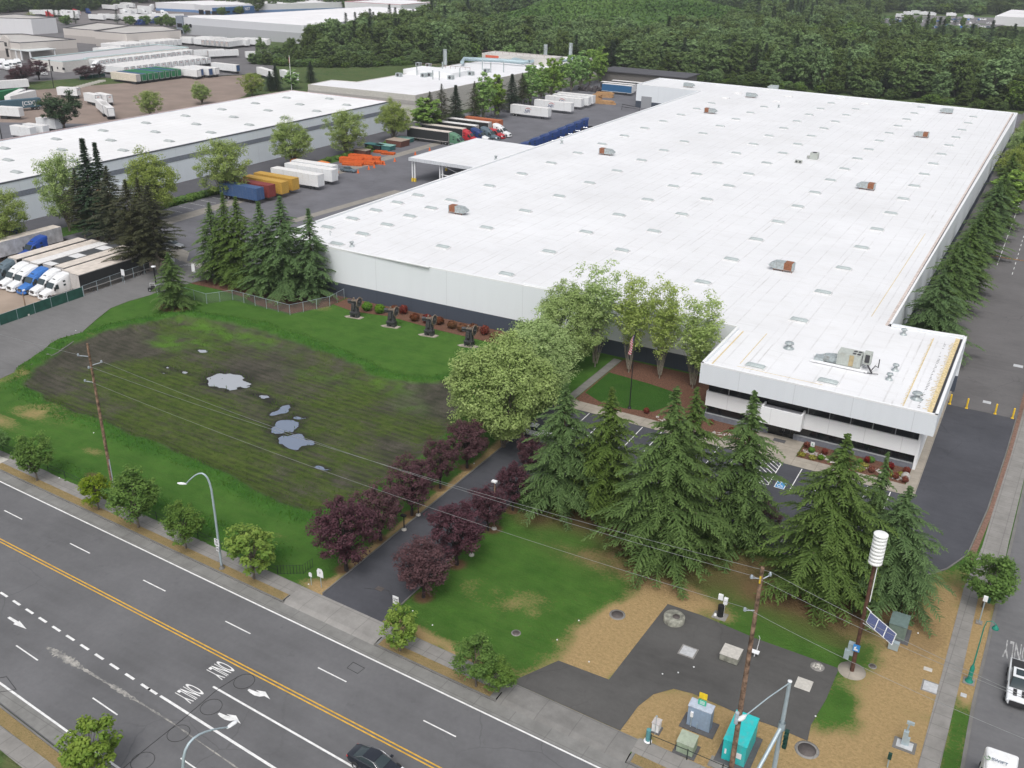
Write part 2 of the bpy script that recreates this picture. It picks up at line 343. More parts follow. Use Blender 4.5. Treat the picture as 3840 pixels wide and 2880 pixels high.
sheet('terminal_yard', [(-440, 470), (-540, 470), (-600, 680), (-800, 700), (-760, 470)], asphalt('terminal_asphalt_far', (.19, .175, .175), .12), -.06)
sheet('side_lane', [(-262, 120), (-243.5, 120), (-243.5, 225), (-262, 240), (-330, 200), (-330, 150)], A_YARD, -.03)
sheet('verge', [(-262, 240), (-243.6, 225), (-243.6, 292), (-253, 320), (-300, 345), (-315, 330), (-294, 300), (-279, 262)], V_BASE, -.045)
sheet('verge', [(-372, 262), (-398, 262), (-386, 300), (-376, 305), (-360, 300)], V_BASE, -.02)
sheet('verge', [(-343, 372), (-302, 345), (-250, 330), (-250, 420), (-320, 445)], V_BASE, -.055)
sheet('far_car_park', [(-160, 941), (-165, 1048), (-78, 1085), (-62, 1000), (-74, 935), (-125, 875)], asphalt('far_asphalt', (.19, .18, .185), .1), .3)
# painted markings
WP = M('white_road_paint', (.72, .72, .71), .7, var=.12, scale=2); YP = M('yellow_road_paint', (.62, .36, .05), .7, var=.15, scale=2)
mk = MB(); ZM = -.105
def bar(x0, y0, x1, y1, w, mi=0, z=ZM, mb=None):
    a = Vector((x0, y0, 0)); b = Vector((x1, y1, 0)); d = (b-a).normalized(); nn = Vector((-d.y, d.x, 0))*w/2
    (mb or mk).sheet([(a-nn)[:2], (b-nn)[:2], (b+nn)[:2], (a+nn)[:2]], z, mi)
lin = lambda xa, ya, xb, yb: (lambda x: ya+(yb-ya)*(x-xa)/(xb-xa))
bar(-330, eN(-330), -8, eN(-8), .17)
yl = lin(-79.3, 49.5, -32.3, 47.7)
bar(-330, yl(-330)+.17, 30, yl(30)+.17, .14, 1); bar(-330, yl(-330)-.17, 30, yl(30)-.17, .14, 1)
dn = lin(-96.5, 54.0, -30.2, 51.2)
for i in range(-8, 8): x = -96.5+11.9*i+(.1*i); bar(x, dn(x), x+3.4, dn(x+3.4), .13)
sdl = lin(-83.1, 44.2, -59.7, 42.2)
for i in range(-12, 13):
    x = -83.1+2.25*i
    if x < -59.9: bar(x, sdl(x), x+1.25, sdl(x+1.25), .24)
x = -59.6; bar(x, 42.2, -58.4, 42.1, .24); bar(-58, 42.1, -40, 40.75, .24); bar(-54.9, 45.3, -34, 44.1, .2)
dS = lin(-74.6, 39.9, -49.1, 37.8)
for i in range(-4, 4): x = -74.6+11.75*i; bar(x, dS(x), x+3.5, dS(x+3.5), .13)
eS = lin(-71.4, 36.0, -54.4, 34.7); bar(-140, eS(-140), -30, eS(-30), .2)
# arrows
def arrow(x, y, hook):
    mk.sheet([(x, y-.16), (x+1.7, y-.2), (x+1.7, y+.16), (x, y+.2)], ZM)
    if not hook: mk.sheet([(x+1.5, y-.6), (x+3.1, y-.05), (x+1.5, y+.5)], ZM+.002)
    else:
        mk.sheet([(x+.9, y+.1), (x+1.7, y-.1), (x+2.15, y+.45), (x+1.35, y+.75), (x+.8, y+.9)], ZM+.002); mk.sheet([(x+1.1, y+.55), (x+2.5, y+.1), (x+2.0, y+1.05)], ZM+.004)
AO = [aq(0, 3, *p, ZM)[:2] for p in [(1880, 1192), (1896, 1180), (1950, 1203), (1990, 1213), (1956, 1192), (2040, 1206), (2080, 1277), (2030, 1246), (1985, 1252), (1940, 1240), (1903, 1216)]]
AS = [aq(0, 3, *p, ZM)[:2] for p in [(62, 361), (84, 350), (160, 394), (168, 386), (230, 459), (114, 416), (128, 405)]]
for q_, dx, dy in ((AO, 0, 0), (AO, .15, 3.45), (AS, 0, 0)): mk.sheet([(a+dx, b+dy) for a, b in q_], ZM)
# car park lines
z2 = .045
for x in (-52.2, -49.5, -46.8, -44.0, -41.4, -38.6, -35.9, -33.2, -30.5, -27.8, -25.05, -22.1, -19.45, -16.7, -14.0, -11.3, -8.6): bar(x, 112.1, x+.02, 105.8, .11, 0, z2)
for x in (-41, -38.3, -35.6, -33, -30.3, -27.6, -24.9, -22.3, -20.0, -17.3, -14.6, -11.9): bar(x, 97.2, x, 92.2, .11, 0, z2)
bar(-25.05, 105.85, -22.1, 105.85, .11, 0, z2+.002)
for i in range(9):                       # hatched access aisle
    y1 = 112.1-i*.78; x0, x1 = -25.0, -22.15; ya = y1; yb = y1-2.9*.9
    if yb < 105.9: t = (ya-105.9)/(ya-yb); x1 = x0+(x1-x0)*t; yb = 105.9
    bar(x0, ya, x1, yb, .11, 0, z2+.002)
for i in range(1, 4): bar(-25+.87*i, 112.1, -22.15, 112.1-(2.85-.87*i)*.9, .11, 0, z2+.002)
for i in range(8): y = 182+i*5.4; bar(-11.8, y, -8.6, y, .1, 0, .035)
bar(-5.9, 151+70, -5.7, 340, .12, 0, .035)
for i in range(30): bar(-2.6, 216+i*4, -2.6, 217.8+i*4, .12, 0, .035)
for i in range(14): y = 140+i*3.6+40; bar(-183, y, -177, y, .1, 0, .035)
for i in range(12): y = 136+i*3.6; bar(-183, y, -178, y, .1, 0, .035)
for i in range(7): bar(-147.9+i*.75, 128.6+i*.35, -147.0+i*.75, 131.4+i*.3, .12, 0, .04)
struct('lane_markings', mk, [WP, YP])
for x, y in ((-56.0, 47.2), (-56.2, 43.65)):
    o = O('lane_lettering', textmesh('ONLY', 1, WP, .001)); o['kind'] = 'structure'; o.location = (x, y, ZM+.003); o.rotation_euler = (0, 0, -R(90)+ROT); o.scale = (.62, 3.1, 1)
o = O('lane_lettering', textmesh('ONLY', 1, WP, .001)); o['kind'] = 'structure'; o.location = (aq(3, 3, 2150, 640).x, aq(3, 3, 2150, 640).y, ZM+.006); o.rotation_euler = (0, 0, R(180)); o.scale = (.85, 4.2, 1); o.data.materials[0] = M('worn_road_paint', (.34, .34, .34), .8, var=.5, scale=6)
# accessible bay: blue square with the white wheelchair figure
hb = MB(); hb.box(-21.35, -20.1, 105.75, 107.45, z2-.003, z2); hb.box(-21.25, -20.2, 105.85, 107.35, z2, z2+.003, 1)
hb.tube([(-20.75+.3*math.cos(a), 106.4+.34*math.sin(a), z2+.006) for a in [R(100+20*i) for i in range(13)]], .045, 4); hb.tube([(-20.85, 107.0, z2+.006), (-20.8, 106.55, z2+.006), (-20.5, 106.5, z2+.006), (-20.38, 106.1, z2+.006)], .05, 4); hb.cyl((-20.86, 107.14, z2+.003), .08, .005, 10)
struct('accessible_bay_symbol', hb, [WP, M('bay_blue', (.06, .25, .5), .6)])
# stains, loops, patches in the road
st = NT('salt_stain'); sv = st.world(); sf = st.noise(sv, 1.2, 8, .8, .42, .62)
st.fin(st.mix(sf, (.15, .15, .15), (.46, .44, .40)), .95)
def blob(pts, w, n=40, seed=1):
    rnd = random.Random(seed); L = []; Rr = []
    for i in range(n+1):
        t = i/n*(len(pts)-1); j = min(int(t), len(pts)-2); f = t-j; p = [pts[j][q]*(1-f)+pts[j+1][q]*f for q in (0, 1)]; ww = (w[j]*(1-f)+w[j+1]*f)*rnd.uniform(.5, 1.4)
        L.append((p[0], p[1]-ww)); Rr.append((p[0], p[1]+ww*rnd.uniform(.5, 1.2)))
    return L+Rr[::-1]
struct('road_stain', MB().sheet(blob([(-72, 41.2), (-70, 41.2), (-67, 41), (-62.7, 40.8)], [.1, .55, .2, .08]), -.108).sheet(blob([(-62.7, 40.85), (-61, 40.75), (-58, 40.6), (-55, 40.4), (-46, 39.5), (-42, 39.2)], [.25, .25, .1, .06, .07, .02]), -.108), st.m)
lp = MB(); TAR = M('tar_seal', (.05, .05, .052), .8)
for (x, y) in ((-53.0, 47.2), (-53.2, 43.4), (-53.3, 39.8), (-53.5, 36.2)):
    P = [(x+.9*math.cos(a), y+.95*math.sin(a), -.108) for a in [2*math.pi*i/24 for i in range(25)]]; lp.tube(P, .025, 4)
lp.tube([(-53.9, 47.4, -.108), (-54.3, 45.2, -.108), (-54.2, 41, -.108), (-54.3, 37, -.108), (-54.2, 33.6, -.108)], .03, 4)
lp.tube([(-73.5, 34.9, -.1), (-71.2, 34.5, -.1), (-69.4, 36.2, -.1), (-71.6, 36.8, -.1), (-73.5, 34.9, -.1)], .03, 4); lp.tube([(-46.2, 54.2, -.108), (-44.8, 54.1, -.108), (-44.9, 53.2, -.108), (-46.2, 53.3, -.108), (-46.2, 54.2, -.108)], .03, 4)
lp.tube([(-52, 63.5, .038), (-49.6, 64.4, .038), (-48, 63, .038)], .03, 4)
struct('road_seams', lp, TAR)
def plate(name, x, y, w, h, m, z=.04, rz=0, label='', cat='hatch', t=.03, frame=None):
    mb = MB()
    if frame: mb.box(-w/2-.15, w/2+.15, -h/2-.15, h/2+.15, -.02, t*.5, 1)
    mb.box(-w/2, w/2, -h/2, h/2, -.02, t, 0); o = mb.build(name, [m, frame or m]); o.location = (x, y, z); o.rotation_euler = (0, 0, rz); return tag(o, label, cat)
STEEL = M('pale_steel', (.55, .56, .57), .5, .2); CPALE = M('pale_concrete', (.50, .48, .44), .8, var=.1, scale=4); IRON = M('cast_iron', (.12, .105, .10), .7, .3); DGREY = M('dark_grey', (.10, .10, .105), .7)
plate('access_hatch', -19.9, 71.4, 1.3, 1.25, STEEL, .034, 0, 'pale steel square hatch set flat in the dark utility pad', 'hatch', .03, C_WALK)
plate('concrete_slab', -9.3, 72.6, 1.4, 1.5, CPALE, .034, 0, 'bare pale concrete slab flat on the east side of the dark pad', 'slab')
plate('access_hatch', .75, 78.2, 1.2, 1.3, STEEL, .004, 0, 'pale grey steel hatch in dry grass beside the side pavement', 'hatch', .03, C_WALK)
plate('meter_cover', .2, 80.6, .75, .5, CPALE, .004, 0, 'small white meter lid in dry grass north of the steel hatch', 'cover')
plate('meter_cover', 3.5, 78.6, .5, .5, STEEL, .034, 0, 'small grey meter lid in the narrow verge below the green signal pole', 'cover')
plate('drain_grate', -.9, 146.5, 1.1, .9, STEEL, .03, 0, 'pale drain grate in the service road just past the yellow bollards', 'drain')
plate('drain_grate', 2.1, 164.0, 1.4, 1.1, STEEL, .03, 0, 'pale rectangular drain cover in the service road by the office roof corner', 'drain')
plate('doormat', -24.05, 118.15, 1.6, .9, DGREY, .062, 0, 'dark grey doormat in front of the office entrance', 'doormat')
plate('pavement_panel', -107.5, 60.9, 2.2, 1.3, CPALE, .036, .04, 'smooth pale panel in the pavement at the left edge of the photo', 'slab')
plate('drain_grate', -50.6, 64.2, .8, .6, IRON, .04, 0, 'rusty drain grate in the driveway mouth', 'drain')
def manhole(x, y, r, label, z=.0, ring=True, h=.06, m=None):
    t = thing('manhole', label, 'manhole', (x, y, z)); mb = MB().lathe([(r*1.35, 0), (r*1.35, h*.6), (r*1.02, h*.6)], n=24); mb.build('collar', C_WALK, t)
    MB().lathe([(r, 0), (r, h*.75), (0, h*.8)], n=24).build('lid', m or IRON, t)
manhole(-27.9, 73.0, .6, 'round iron manhole in the dry grass between the lawn and the dark pad'); manhole(-7.1, 64.9, .75, 'round brown manhole in dry grass at the corner south of the dark pad')
manhole(-66.5, 31.4, .45, 'dark manhole in the pavement at the lower left beside the near tree', -.02); manhole(-35.2, 65.4, .35, 'small brown manhole in the green lawn near the road')
manhole(-4.35, 78.35, .28, 'tiny brown valve lid in the grass next to the siren pole')
t = thing('concrete_ring', 'round raised concrete chamber with an iron lid on the dark pad', 'chamber', (-22.7, 75.0, .03))
MB().lathe([(1.05, 0), (1.05, .55), (.98, .62), (0, .62)], n=32).build('drum', M('mossy_concrete', (.25, .25, .21), .9, var=.4, scale=2), t); MB().lathe([(.36, .62), (.36, .66), (0, .66)], (.22, -.05, 0), n=20).build('lid', IRON, t)
# ---------------------------------------------------------------- the lawn and the wet basin: one fine height-field sheet
step = .34
gx = np.arange(LX0, LX1+step, step); gy = np.arange(LY0, LY1+step, step); X, Y = np.meshgrid(gx, gy)
BAS = [ov(*p, -.6)[:2] for p in [(52, 838), (90, 800), (160, 748), (250, 718), (345, 700), (395, 690), (470, 702), (560, 718), (640, 748), (740, 788), (830, 828), (900, 838), (985, 832), (1005, 870), (985, 905), (960, 935), (925, 975), (850, 1035), (780, 1075), (720, 1102), (665, 1110), (600, 1092), (500, 1032), (400, 987), (300, 947), (200, 907), (110, 872)]]
BAS = [tuple(p) for p in BAS]
wx = (vnoise(X, Y, 3, 1)-.5)*1.0; wy = (vnoise(X, Y, 3, 2)-.5)*1.0
ins = inpoly(BAS, X+wx, Y+wy); dB = dseg(BAS, X+wx, Y+wy); sdist = np.where(ins, dB, -dB)+.7
f1 = vnoise(X, Y, 1.3, 3); f2 = vnoise(X, Y, 4, 4); f3 = vnoise(X, Y, 11, 5); f4 = vnoise(X, Y, .6, 6); row = .5+.5*np.sin((Y+.04*X+.5*f2)*2*np.pi/1.15)
sm = lambda a, b, v: np.clip((v-a)/(b-a), 0, 1)
Z = -.62*sm(.3, 2.4, sdist)+.07*(f1-.5)*sm(0, 1, sdist)
bl = lambda x, y, rx, ry: np.exp(-(((X-x)/rx)**2+((Y-y)/ry)**2))
def PX(x, y): p = ov(x, y, -.6); return p.x, p.y
pud = np.zeros_like(X)
for (px, py, rx, ry, w) in ((490, 820, 3.6, 2.6, 1.25), (437, 757, 1.3, .6, .75), (615, 920, 2.0, 2.6, 1.1), (635, 950, 2.8, 1.8, 1.15), (610, 885, 1.3, 2.4, .75), (640, 900, 1.4, 1.2, .7), (560, 855, 4, .9, .42), (700, 1012, 2.2, .6, .5), (385, 800, 4, .6, .5), (355, 805, 2, .4, .45), (585, 870, 1.8, 1.0, .5)):
    cx, cy = PX(px, py); pud = np.maximum(pud, w*bl(cx, cy, rx, ry))
pw = sm(.34, .60, pud+.28*(f4-.5)+.55*(f1-.5)); Z -= .22*pw
dry = np.zeros_like(X)
for (x, y, rx, ry, w) in ((-27.2, 67.5, 3.2, 6.5, 1.3), (-25.2, 75, 3.2, 5, 1.1), (-29, 61, 3, 2.5, .8), (-16.5, 61.5, 7, 4.5, 1.3), (-8, 62, 7, 4.5, 1.2), (-2, 66, 5, 9, .95), (-1, 80, 4.2, 12, .95), (1, 92, 2.5, 7, .6), (3.7, 86, .9, 9, 1.3), (-20, 79, 8, 2.0, .75), (-33, 81, 6, 2.2, .45), (-12, 84, 7, 3, .5), (-18, 88, 14, 3, .35),
        (-46.6, 60.9, 8, .6, .5), (-38, 60.2, 6, .8, .6), (-55.6, 68, .55, 14, .9), (-55.6, 86, .6, 12, .9), (-55.8, 100, .6, 6, .7), (-56.5, 61.5, 1.5, 1.2, .7), (-38, 69.5, 5, 2.2, .32), (-121, 84, 6, 5, .12), (-110, 75, 8, 3, .12), (-125.5, 82, 3, 6, .2), (-131.5, 92, 2, 3, .4), (-128.6, 76, 2.2, 6, .5), (-119.5, 67.3, 8, 1.6, .25), (-115, 71.5, 6, 1.5, .25), (-98, 68.5, 3, .9, .22), (-90, 68.2, 2.5, .8, .22), (-66, 66.3, 1.6, .8, .35), (-111, 125, 4, 1.5, .35)):
    dry += w*bl(x, y, rx, ry)
grn = np.zeros_like(X)
for (x, y, rx, ry, w) in ((-12.5, 79.8, 5.5, 2.2, 1.1), (-7.3, 77.5, 2.2, 1.6, .6), (-4.5, 70.5, 3, 3.2, .4), (-1.5, 74, 2.2, 2, .45), (-5.8, 72, 1.5, 3, .5), (3.4, 73, 1, 6, .6), (-13.2, 61.5, .8, 1.2, .8), (-18.8, 59.6, 1.2, .7, .7), (-7.3, 64.1, 1.2, .7, .9)): grn += w*bl(x, y, rx, ry)
dry = np.clip(dry-grn+.5*(f2-.5)*(dry > .08)+.35*(f1-.5)*(dry > .15), 0, 1)
brn = np.zeros_like(X)                       # bare needle litter under the cedars and bark rings
for (x, y, rx, ry, w) in ((-38, 86.5, 6, 3.0, .9), (-27, 84, 7, 3.5, .8), (-15, 85, 8, 4, .8), (-6, 86, 5, 4.5, .6), (-43, 84, 3, 1.5, .4), (-33, 80, 6, 1.6, .45)): brn += w*bl(x, y, rx, ry)
brn = np.clip(brn+.5*(f2-.5)*(brn > .1), 0, .85)
for (x, y, r) in ((-37.3, 88.7, 1.5), (-46.1, 71.9, 1.0), (-46.0, 65.4, 1.0), (-47.2+.9, 79.8, 1.0), (-46.3, 84.4, 1.0), (-55.9, 65, .9), (-56, 71.4, .9), (-56, 77.4, .9), (-56.4, 84.1, .9), (-56.3, 90, .9), (-98.2, 64.5, 0), (-91, 65.6, 0)):
    if r: brn = np.maximum(brn, sm(r+.2, r-.2, np.hypot(X-x, Y-y)))
brn = np.maximum(brn, .9*sm(1.1, .85, np.hypot((X+130.7)/3.4, (Y-110.9)/2.0)))
brn = np.maximum(brn, .7*sm(1.2, .8, np.hypot((X+93.5)/1.6, (Y-64.2)/.8)))
mud = sm(.1, .9, sdist+.5*(f1-.5))
moss = mud*np.clip(.58+.35*(f3-.45)+.25*(f2-.5)+.3*(f1-.5), 0, 1)
cx, cy = PX(930, 865); g1 = np.zeros_like(X)
for (px, py, rx, ry, w) in ((930, 868, 7, 6, 1.0), (160, 760, 7, 7, .9), (260, 740, 9, 5, .8), (560, 740, 12, 3, .55), (520, 790, 9, 5, .6), (110, 835, 8, 4, .6), (860, 960, 6, 3, .4), (480, 850, 6, 3, .4)): cx, cy = PX(px, py); g1 += w*bl(cx, cy, rx, ry)
moss = np.clip(moss-g1*.9*mud, 0, 1)
wk = np.zeros_like(X)                        # fresh weeds
for (px, py, rx, ry, w) in ((400, 738, 5, 2.2, 1), (350, 745, 3, 1.2, .8), (450, 712, 9, 2, .8), (545, 735, 8, 2, .5), (830, 835, 5, 2, .5), (890, 880, 3, 2, .35), (700, 815, 6, 2, .4)): cx, cy = PX(px, py); wk += w*bl(cx, cy, rx, ry)
wk = np.clip(wk*(f1*1.6+f4*.8-.5), 0, 1)*sm(-1, .5, sdist)
tall = sm(1.7, .5, np.abs(sdist+.9))*sm(.2, .6, f1*.5+f2*.5+.2)+.0
tall = np.maximum(tall, .9*bl(-75, 63.6, 40, 1.6)*(X < -58)*sm(.25, .6, f2)); tall = np.clip(tall*(X < -58), 0, 1)
nv = X.size; idx = np.arange(nv).reshape(X.shape)
q = np.stack([idx[:-1, :-1], idx[:-1, 1:], idx[1:, 1:], idx[1:, :-1]], -1).reshape(-1, 4)
cyy = Y[:-1, :-1].ravel(); cxx = X[:-1, :-1].ravel()
keep = (cyy > 59.2-.0395*(cxx+100)+1.0) & (cxx < np.interp(cyy, [53, 78, 95, 120, 150], [4.35, 4.25, 4.75, 5.45, 6.2])); q = q[keep]
def npmesh(name, V, F, mats, attrs=None, smooth=True):
    me = bpy.data.meshes.new(name); k = F.shape[1]
    me.vertices.add(len(V)); me.vertices.foreach_set('co', np.asarray(V, np.float32).ravel())
    me.loops.add(F.size); me.loops.foreach_set('vertex_index', F.ravel().astype(np.int32))
    me.polygons.add(len(F)); me.polygons.foreach_set('loop_start', np.arange(0, F.size, k, dtype=np.int32)); me.polygons.foreach_set('loop_total', np.full(len(F), k, np.int32))
    if smooth: me.polygons.foreach_set('use_smooth', np.ones(len(F), bool))
    for m in (mats if isinstance(mats, list) else [mats]): me.materials.append(m)
    for a, v in (attrs or {}).items():
        at_ = me.attributes.new(a, 'FLOAT', 'POINT'); at_.data.foreach_set('value', np.asarray(v, np.float32).ravel())
    me.update(calc_edges=True); return me
lm = NT('lawn_grass'); v = lm.world()
fine = lm.noise(v, 3.2, 8, .75, .3, .7); mid = lm.noise(v, .35, 6, .6, .35, .65); big = lm.noise(v, .07, 4, .5, .35, .65); stripe = lm.noise(lm.world((.25, 1.5, 1)), 1.0, 4, .6, .35, .65)
c = lm.mix(mid, (.048, .128, .019), (.082, .188, .031)); c = lm.mix(lm.math('MULTIPLY', stripe, .5), c, (.095, .175, .038)); c = lm.mix(lm.math('MULTIPLY', big, .3), c, (.04, .12, .018))
c = lm.mix(lm.attr('tall'), c, lm.mix(mid, (.036, .115, .017), (.062, .165, .026)))
mudc = lm.mix(mid, (.062, .056, .047), (.135, .118, .10)); mudc = lm.mix(lm.math('MULTIPLY', fine, .6), mudc, (.045, .044, .034))
mossc = lm.mix(lm.noise(lm.world((.5, 1.6, 1)), 1.1, 6, .7, .35, .65), (.052, .088, .016), (.105, .14, .034))
c = lm.mix(lm.attr('mud'), c, mudc); thr = lm.n('MapRange', {'Value': lm.math('ADD', lm.math('ADD', lm.attr('moss'), lm.math('MULTIPLY_ADD', lm.noise(lm.world((.12, 2.4, 1)), .9, 5, .65, .3, .7), .55, -.27)), lm.math('MULTIPLY_ADD', fine, .45, -.22)), 'From Min': .2, 'From Max': .65}).outputs[0]
c = lm.mix(thr, c, mossc)
gm_ = lm.n('NewGeometry'); sy_ = lm.n('SeparateXYZ', {'Vector': gm_.outputs['Position']}); fw_ = lm.math('PINGPONG', lm.math('ADD', lm.math('MULTIPLY_ADD', sy_.outputs[0], .035, sy_.outputs[1]), lm.math('MULTIPLY', mid, .25)), .55)
fu = lm.n('MapRange', {'Value': fw_, 'From Min': .0, 'From Max': .4, 'To Min': .75, 'To Max': 0.0}).outputs[0]
c = lm.mix(lm.math('MULTIPLY', lm.math('MULTIPLY', fu, lm.noise(v, .5, 5, .7, .4, .6)), lm.attr('mud')), c, (.035, .036, .026)); c = lm.mix(lm.attr('weed'), c, (.10, .21, .03))
dth = lm.n('MapRange', {'Value': lm.math('ADD', lm.attr('dry'), lm.math('MULTIPLY_ADD', fine, .6, -.3)), 'From Min': .15, 'From Max': .7}).outputs[0]
c = lm.mix(dth, c, lm.mix(lm.math('MULTIPLY', fine, .75), (.50, .345, .175), (.34, .25, .115)))
c = lm.mix(lm.attr('brn'), c, lm.mix(fine, (.13, .075, .04), (.20, .125, .07)))
c = lm.mix(lm.math('MULTIPLY', fine, .3), c, (.02, .035, .01)); c = lm.mix(lm.attr('wet'), c, (.03, .03, .026))
lm.bump(fine, .7, .12); lm.fin(c, .95, 0, .1)
tallz = tall*.35*(f4*.7+f1*.5)
V = np.stack([X, Y, Z+tallz], -1).reshape(-1, 3)
o = O('lawn', npmesh('lawn', V, q, lm.m, dict(dry=dry*(1-mud), mud=mud, moss=moss*(1-pw), weed=wk, brn=brn, tall=tall, wet=np.clip(pw*1.3+.6*sm(.08, .36, pud), 0, 1))))
o['kind'] = 'structure'
wm = NT('puddle_water_sky_tint'); wm.fin(wm.mix(wm.n('MapRange', {'Value': wm.n('SeparateXYZ', {'Vector': wm.world()}).outputs[0], 'From Min': -96.0, 'From Max': -88.0}).outputs[0], (.36, .38, .41), (.13, .17, .25)), .05, 0, 1.0); wm.b.inputs['IOR'].default_value = 2.3  # sky reflection painted into the base colour: pale in the west, bluer east
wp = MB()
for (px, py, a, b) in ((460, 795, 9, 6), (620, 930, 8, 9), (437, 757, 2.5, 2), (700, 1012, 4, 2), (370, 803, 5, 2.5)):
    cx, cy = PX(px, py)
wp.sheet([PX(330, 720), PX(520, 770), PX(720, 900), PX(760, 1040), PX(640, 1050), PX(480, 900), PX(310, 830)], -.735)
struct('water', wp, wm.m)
# grass tufts: uncountable, one object
def quads(C, N, size, asp=1.0, rng=RNG, up=None):
    C = np.asarray(C, float); n = len(C); N = N/np.maximum(1e-6, np.linalg.norm(N, axis=1, keepdims=True))
    r = rng.normal(size=(n, 3)); t = np.cross(N, r); t /= np.maximum(1e-6, np.linalg.norm(t, axis=1, keepdims=True)); b = np.cross(N, t)
    s = (np.asarray(size)*np.ones(n))[:, None]/2
    V = np.stack([C-t*s-b*s*asp, C+t*s-b*s*asp*.6, C+t*s*.9+b*s*asp, C-t*s*.7+b*s*asp*.8], 1).reshape(-1, 3); F = np.arange(4*n).reshape(-1, 4); return V, F
m = (tall.ravel() > .25) | (wk.ravel() > .35) | ((moss.ravel() > .4) & (RNG.random(nv) < .5)) | ((pud.ravel() > .3) & (pw.ravel() < .9) & (RNG.random(nv) < .6)) 
m &= (pw.ravel() < .25) | ((f2.ravel() > .66) & (pud.ravel() > .3) & (RNG.random(nv) < .15))
ii = np.nonzero(m)[0]; ii = ii[RNG.random(len(ii)) < .55]; k_ = 2; ii = np.repeat(ii, k_)
P = V[ii]+RNG.normal(size=(len(ii), 3))*[.25, .25, 0]; tl = tall.ravel()[ii]; hgt = .10+.22*tl*RNG.random(len(ii))+.12*(pud.ravel()[ii] > .3); P[:, 2] += hgt*.4
a = RNG.random(len(ii))*6.28; dx = np.cos(a)[:, None]*.07; dy = np.sin(a)[:, None]*.07
ln = RNG.normal(size=(len(ii), 2))*.08
v0 = P+np.hstack([dx, dy, -hgt[:, None]*.6]); v1 = P+np.hstack([-dx, -dy, -hgt[:, None]*.6]); v2 = P+np.hstack([ln, hgt[:, None]])
VV = np.stack([v0, v1, v2], 1).reshape(-1, 3); FF = np.arange(len(VV)).reshape(-1, 3)
tint = np.repeat(np.clip(tl*.8+RNG.random(len(ii))*.4, 0, 1), 3)
o = O('grass_tufts', npmesh('grass_tufts', VV, FF, leafmat('tuft_green', (.06, .10, .018), (.075, .19, .028), 0, .2), dict(tint=tint), False)); o['kind'] = 'stuff'
# ---------------------------------------------------------------- trees
BARK = M('grey_bark', (.14, .12, .10), .95, var=.35, scale=4); BARKB = M('brown_bark', (.10, .07, .05), .95, var=.35, scale=4); BARKP = M('pale_bark', (.26, .235, .19), .95, var=.3, scale=3); BARKD = M('dark_bark', (.035, .028, .027), .95)
LM = dict(
    pale=leafmat('pale_green_leaves', (.22, .31, .085), (.44, .55, .20), .12, .38), airy=leafmat('airy_leaves', (.27, .38, .10), (.50, .60, .22), .08, .42),
    plum=leafmat('plum_leaves', (.050, .024, .028), (.145, .072, .082), .25, .2), street=leafmat('street_leaves', (.065, .14, .03), (.17, .28, .06), .25, .3),
    lime=leafmat('lime_leaves', (.09, .19, .02), (.27, .36, .06), .2, .3),
    maple=leafmat('maple_leaves', (.18, .27, .07), (.38, .47, .15), .22, .3), cedar=leafmat('cedar_needles', (.045, .092, .026), (.14, .215, .06), .12, .15), cedarb=leafmat('cedar_needles_dull', (.045, .098, .03), (.145, .225, .065), .15, .15),
    fir=leafmat('fir_needles', (.036, .046, .024), (.085, .088, .045), .2, .08), pine=leafmat('pine_needles', (.03, .06, .03), (.065, .105, .05), .2, .08), spruce=leafmat('spruce_needles', (.02, .042, .022), (.045, .075, .038), .2, .05),
    f1=leafmat('wood_leaves', (.085, .145, .045), (.18, .26, .085), .75, .28), f2=leafmat('wood_needles', (.032, .062, .032), (.07, .11, .05), .5, .1), f3=leafmat('wood_leaves_bright', (.07, .14, .025), (.16, .25, .055), .4, .2),
    poplar=leafmat('poplar_leaves', (.16, .30, .07), (.32, .48, .12), .2, .3), shrubg=leafmat('shrub_green', (.05, .14, .02), (.14, .28, .03), .2, .1), shrubr=leafmat('shrub_red', (.10, .018, .015), (.22, .05, .03), .25, .1),
    shrubb=leafmat('shrub_russet', (.07, .05, .02), (.20, .075, .035), .3, .1), ivy=leafmat('bramble_leaves', (.05, .12, .025), (.13, .23, .06), .3, .15), shruby=leafmat('shrub_yellow', (.16, .16, .02), (.30, .28, .05), .2, .1))
def crown_clumps(rng, n, rx, rz, zc, flat=1.0, shell=.55):
    d = rng.normal(size=(n, 3)); d /= np.linalg.norm(d, axis=1, keepdims=True); r = shell+(1-shell)*rng.random((n, 1))**.6
    lump = 1+.22*(np.sin(3*d[:, 0:1]*2+rng.random()*6)+np.cos(4*d[:, 1:2]+rng.random()*6))*.5
    return d*r*lump*np.array([rx, rx, rz])*np.array([1, 1, flat])+np.array([0, 0, zc])
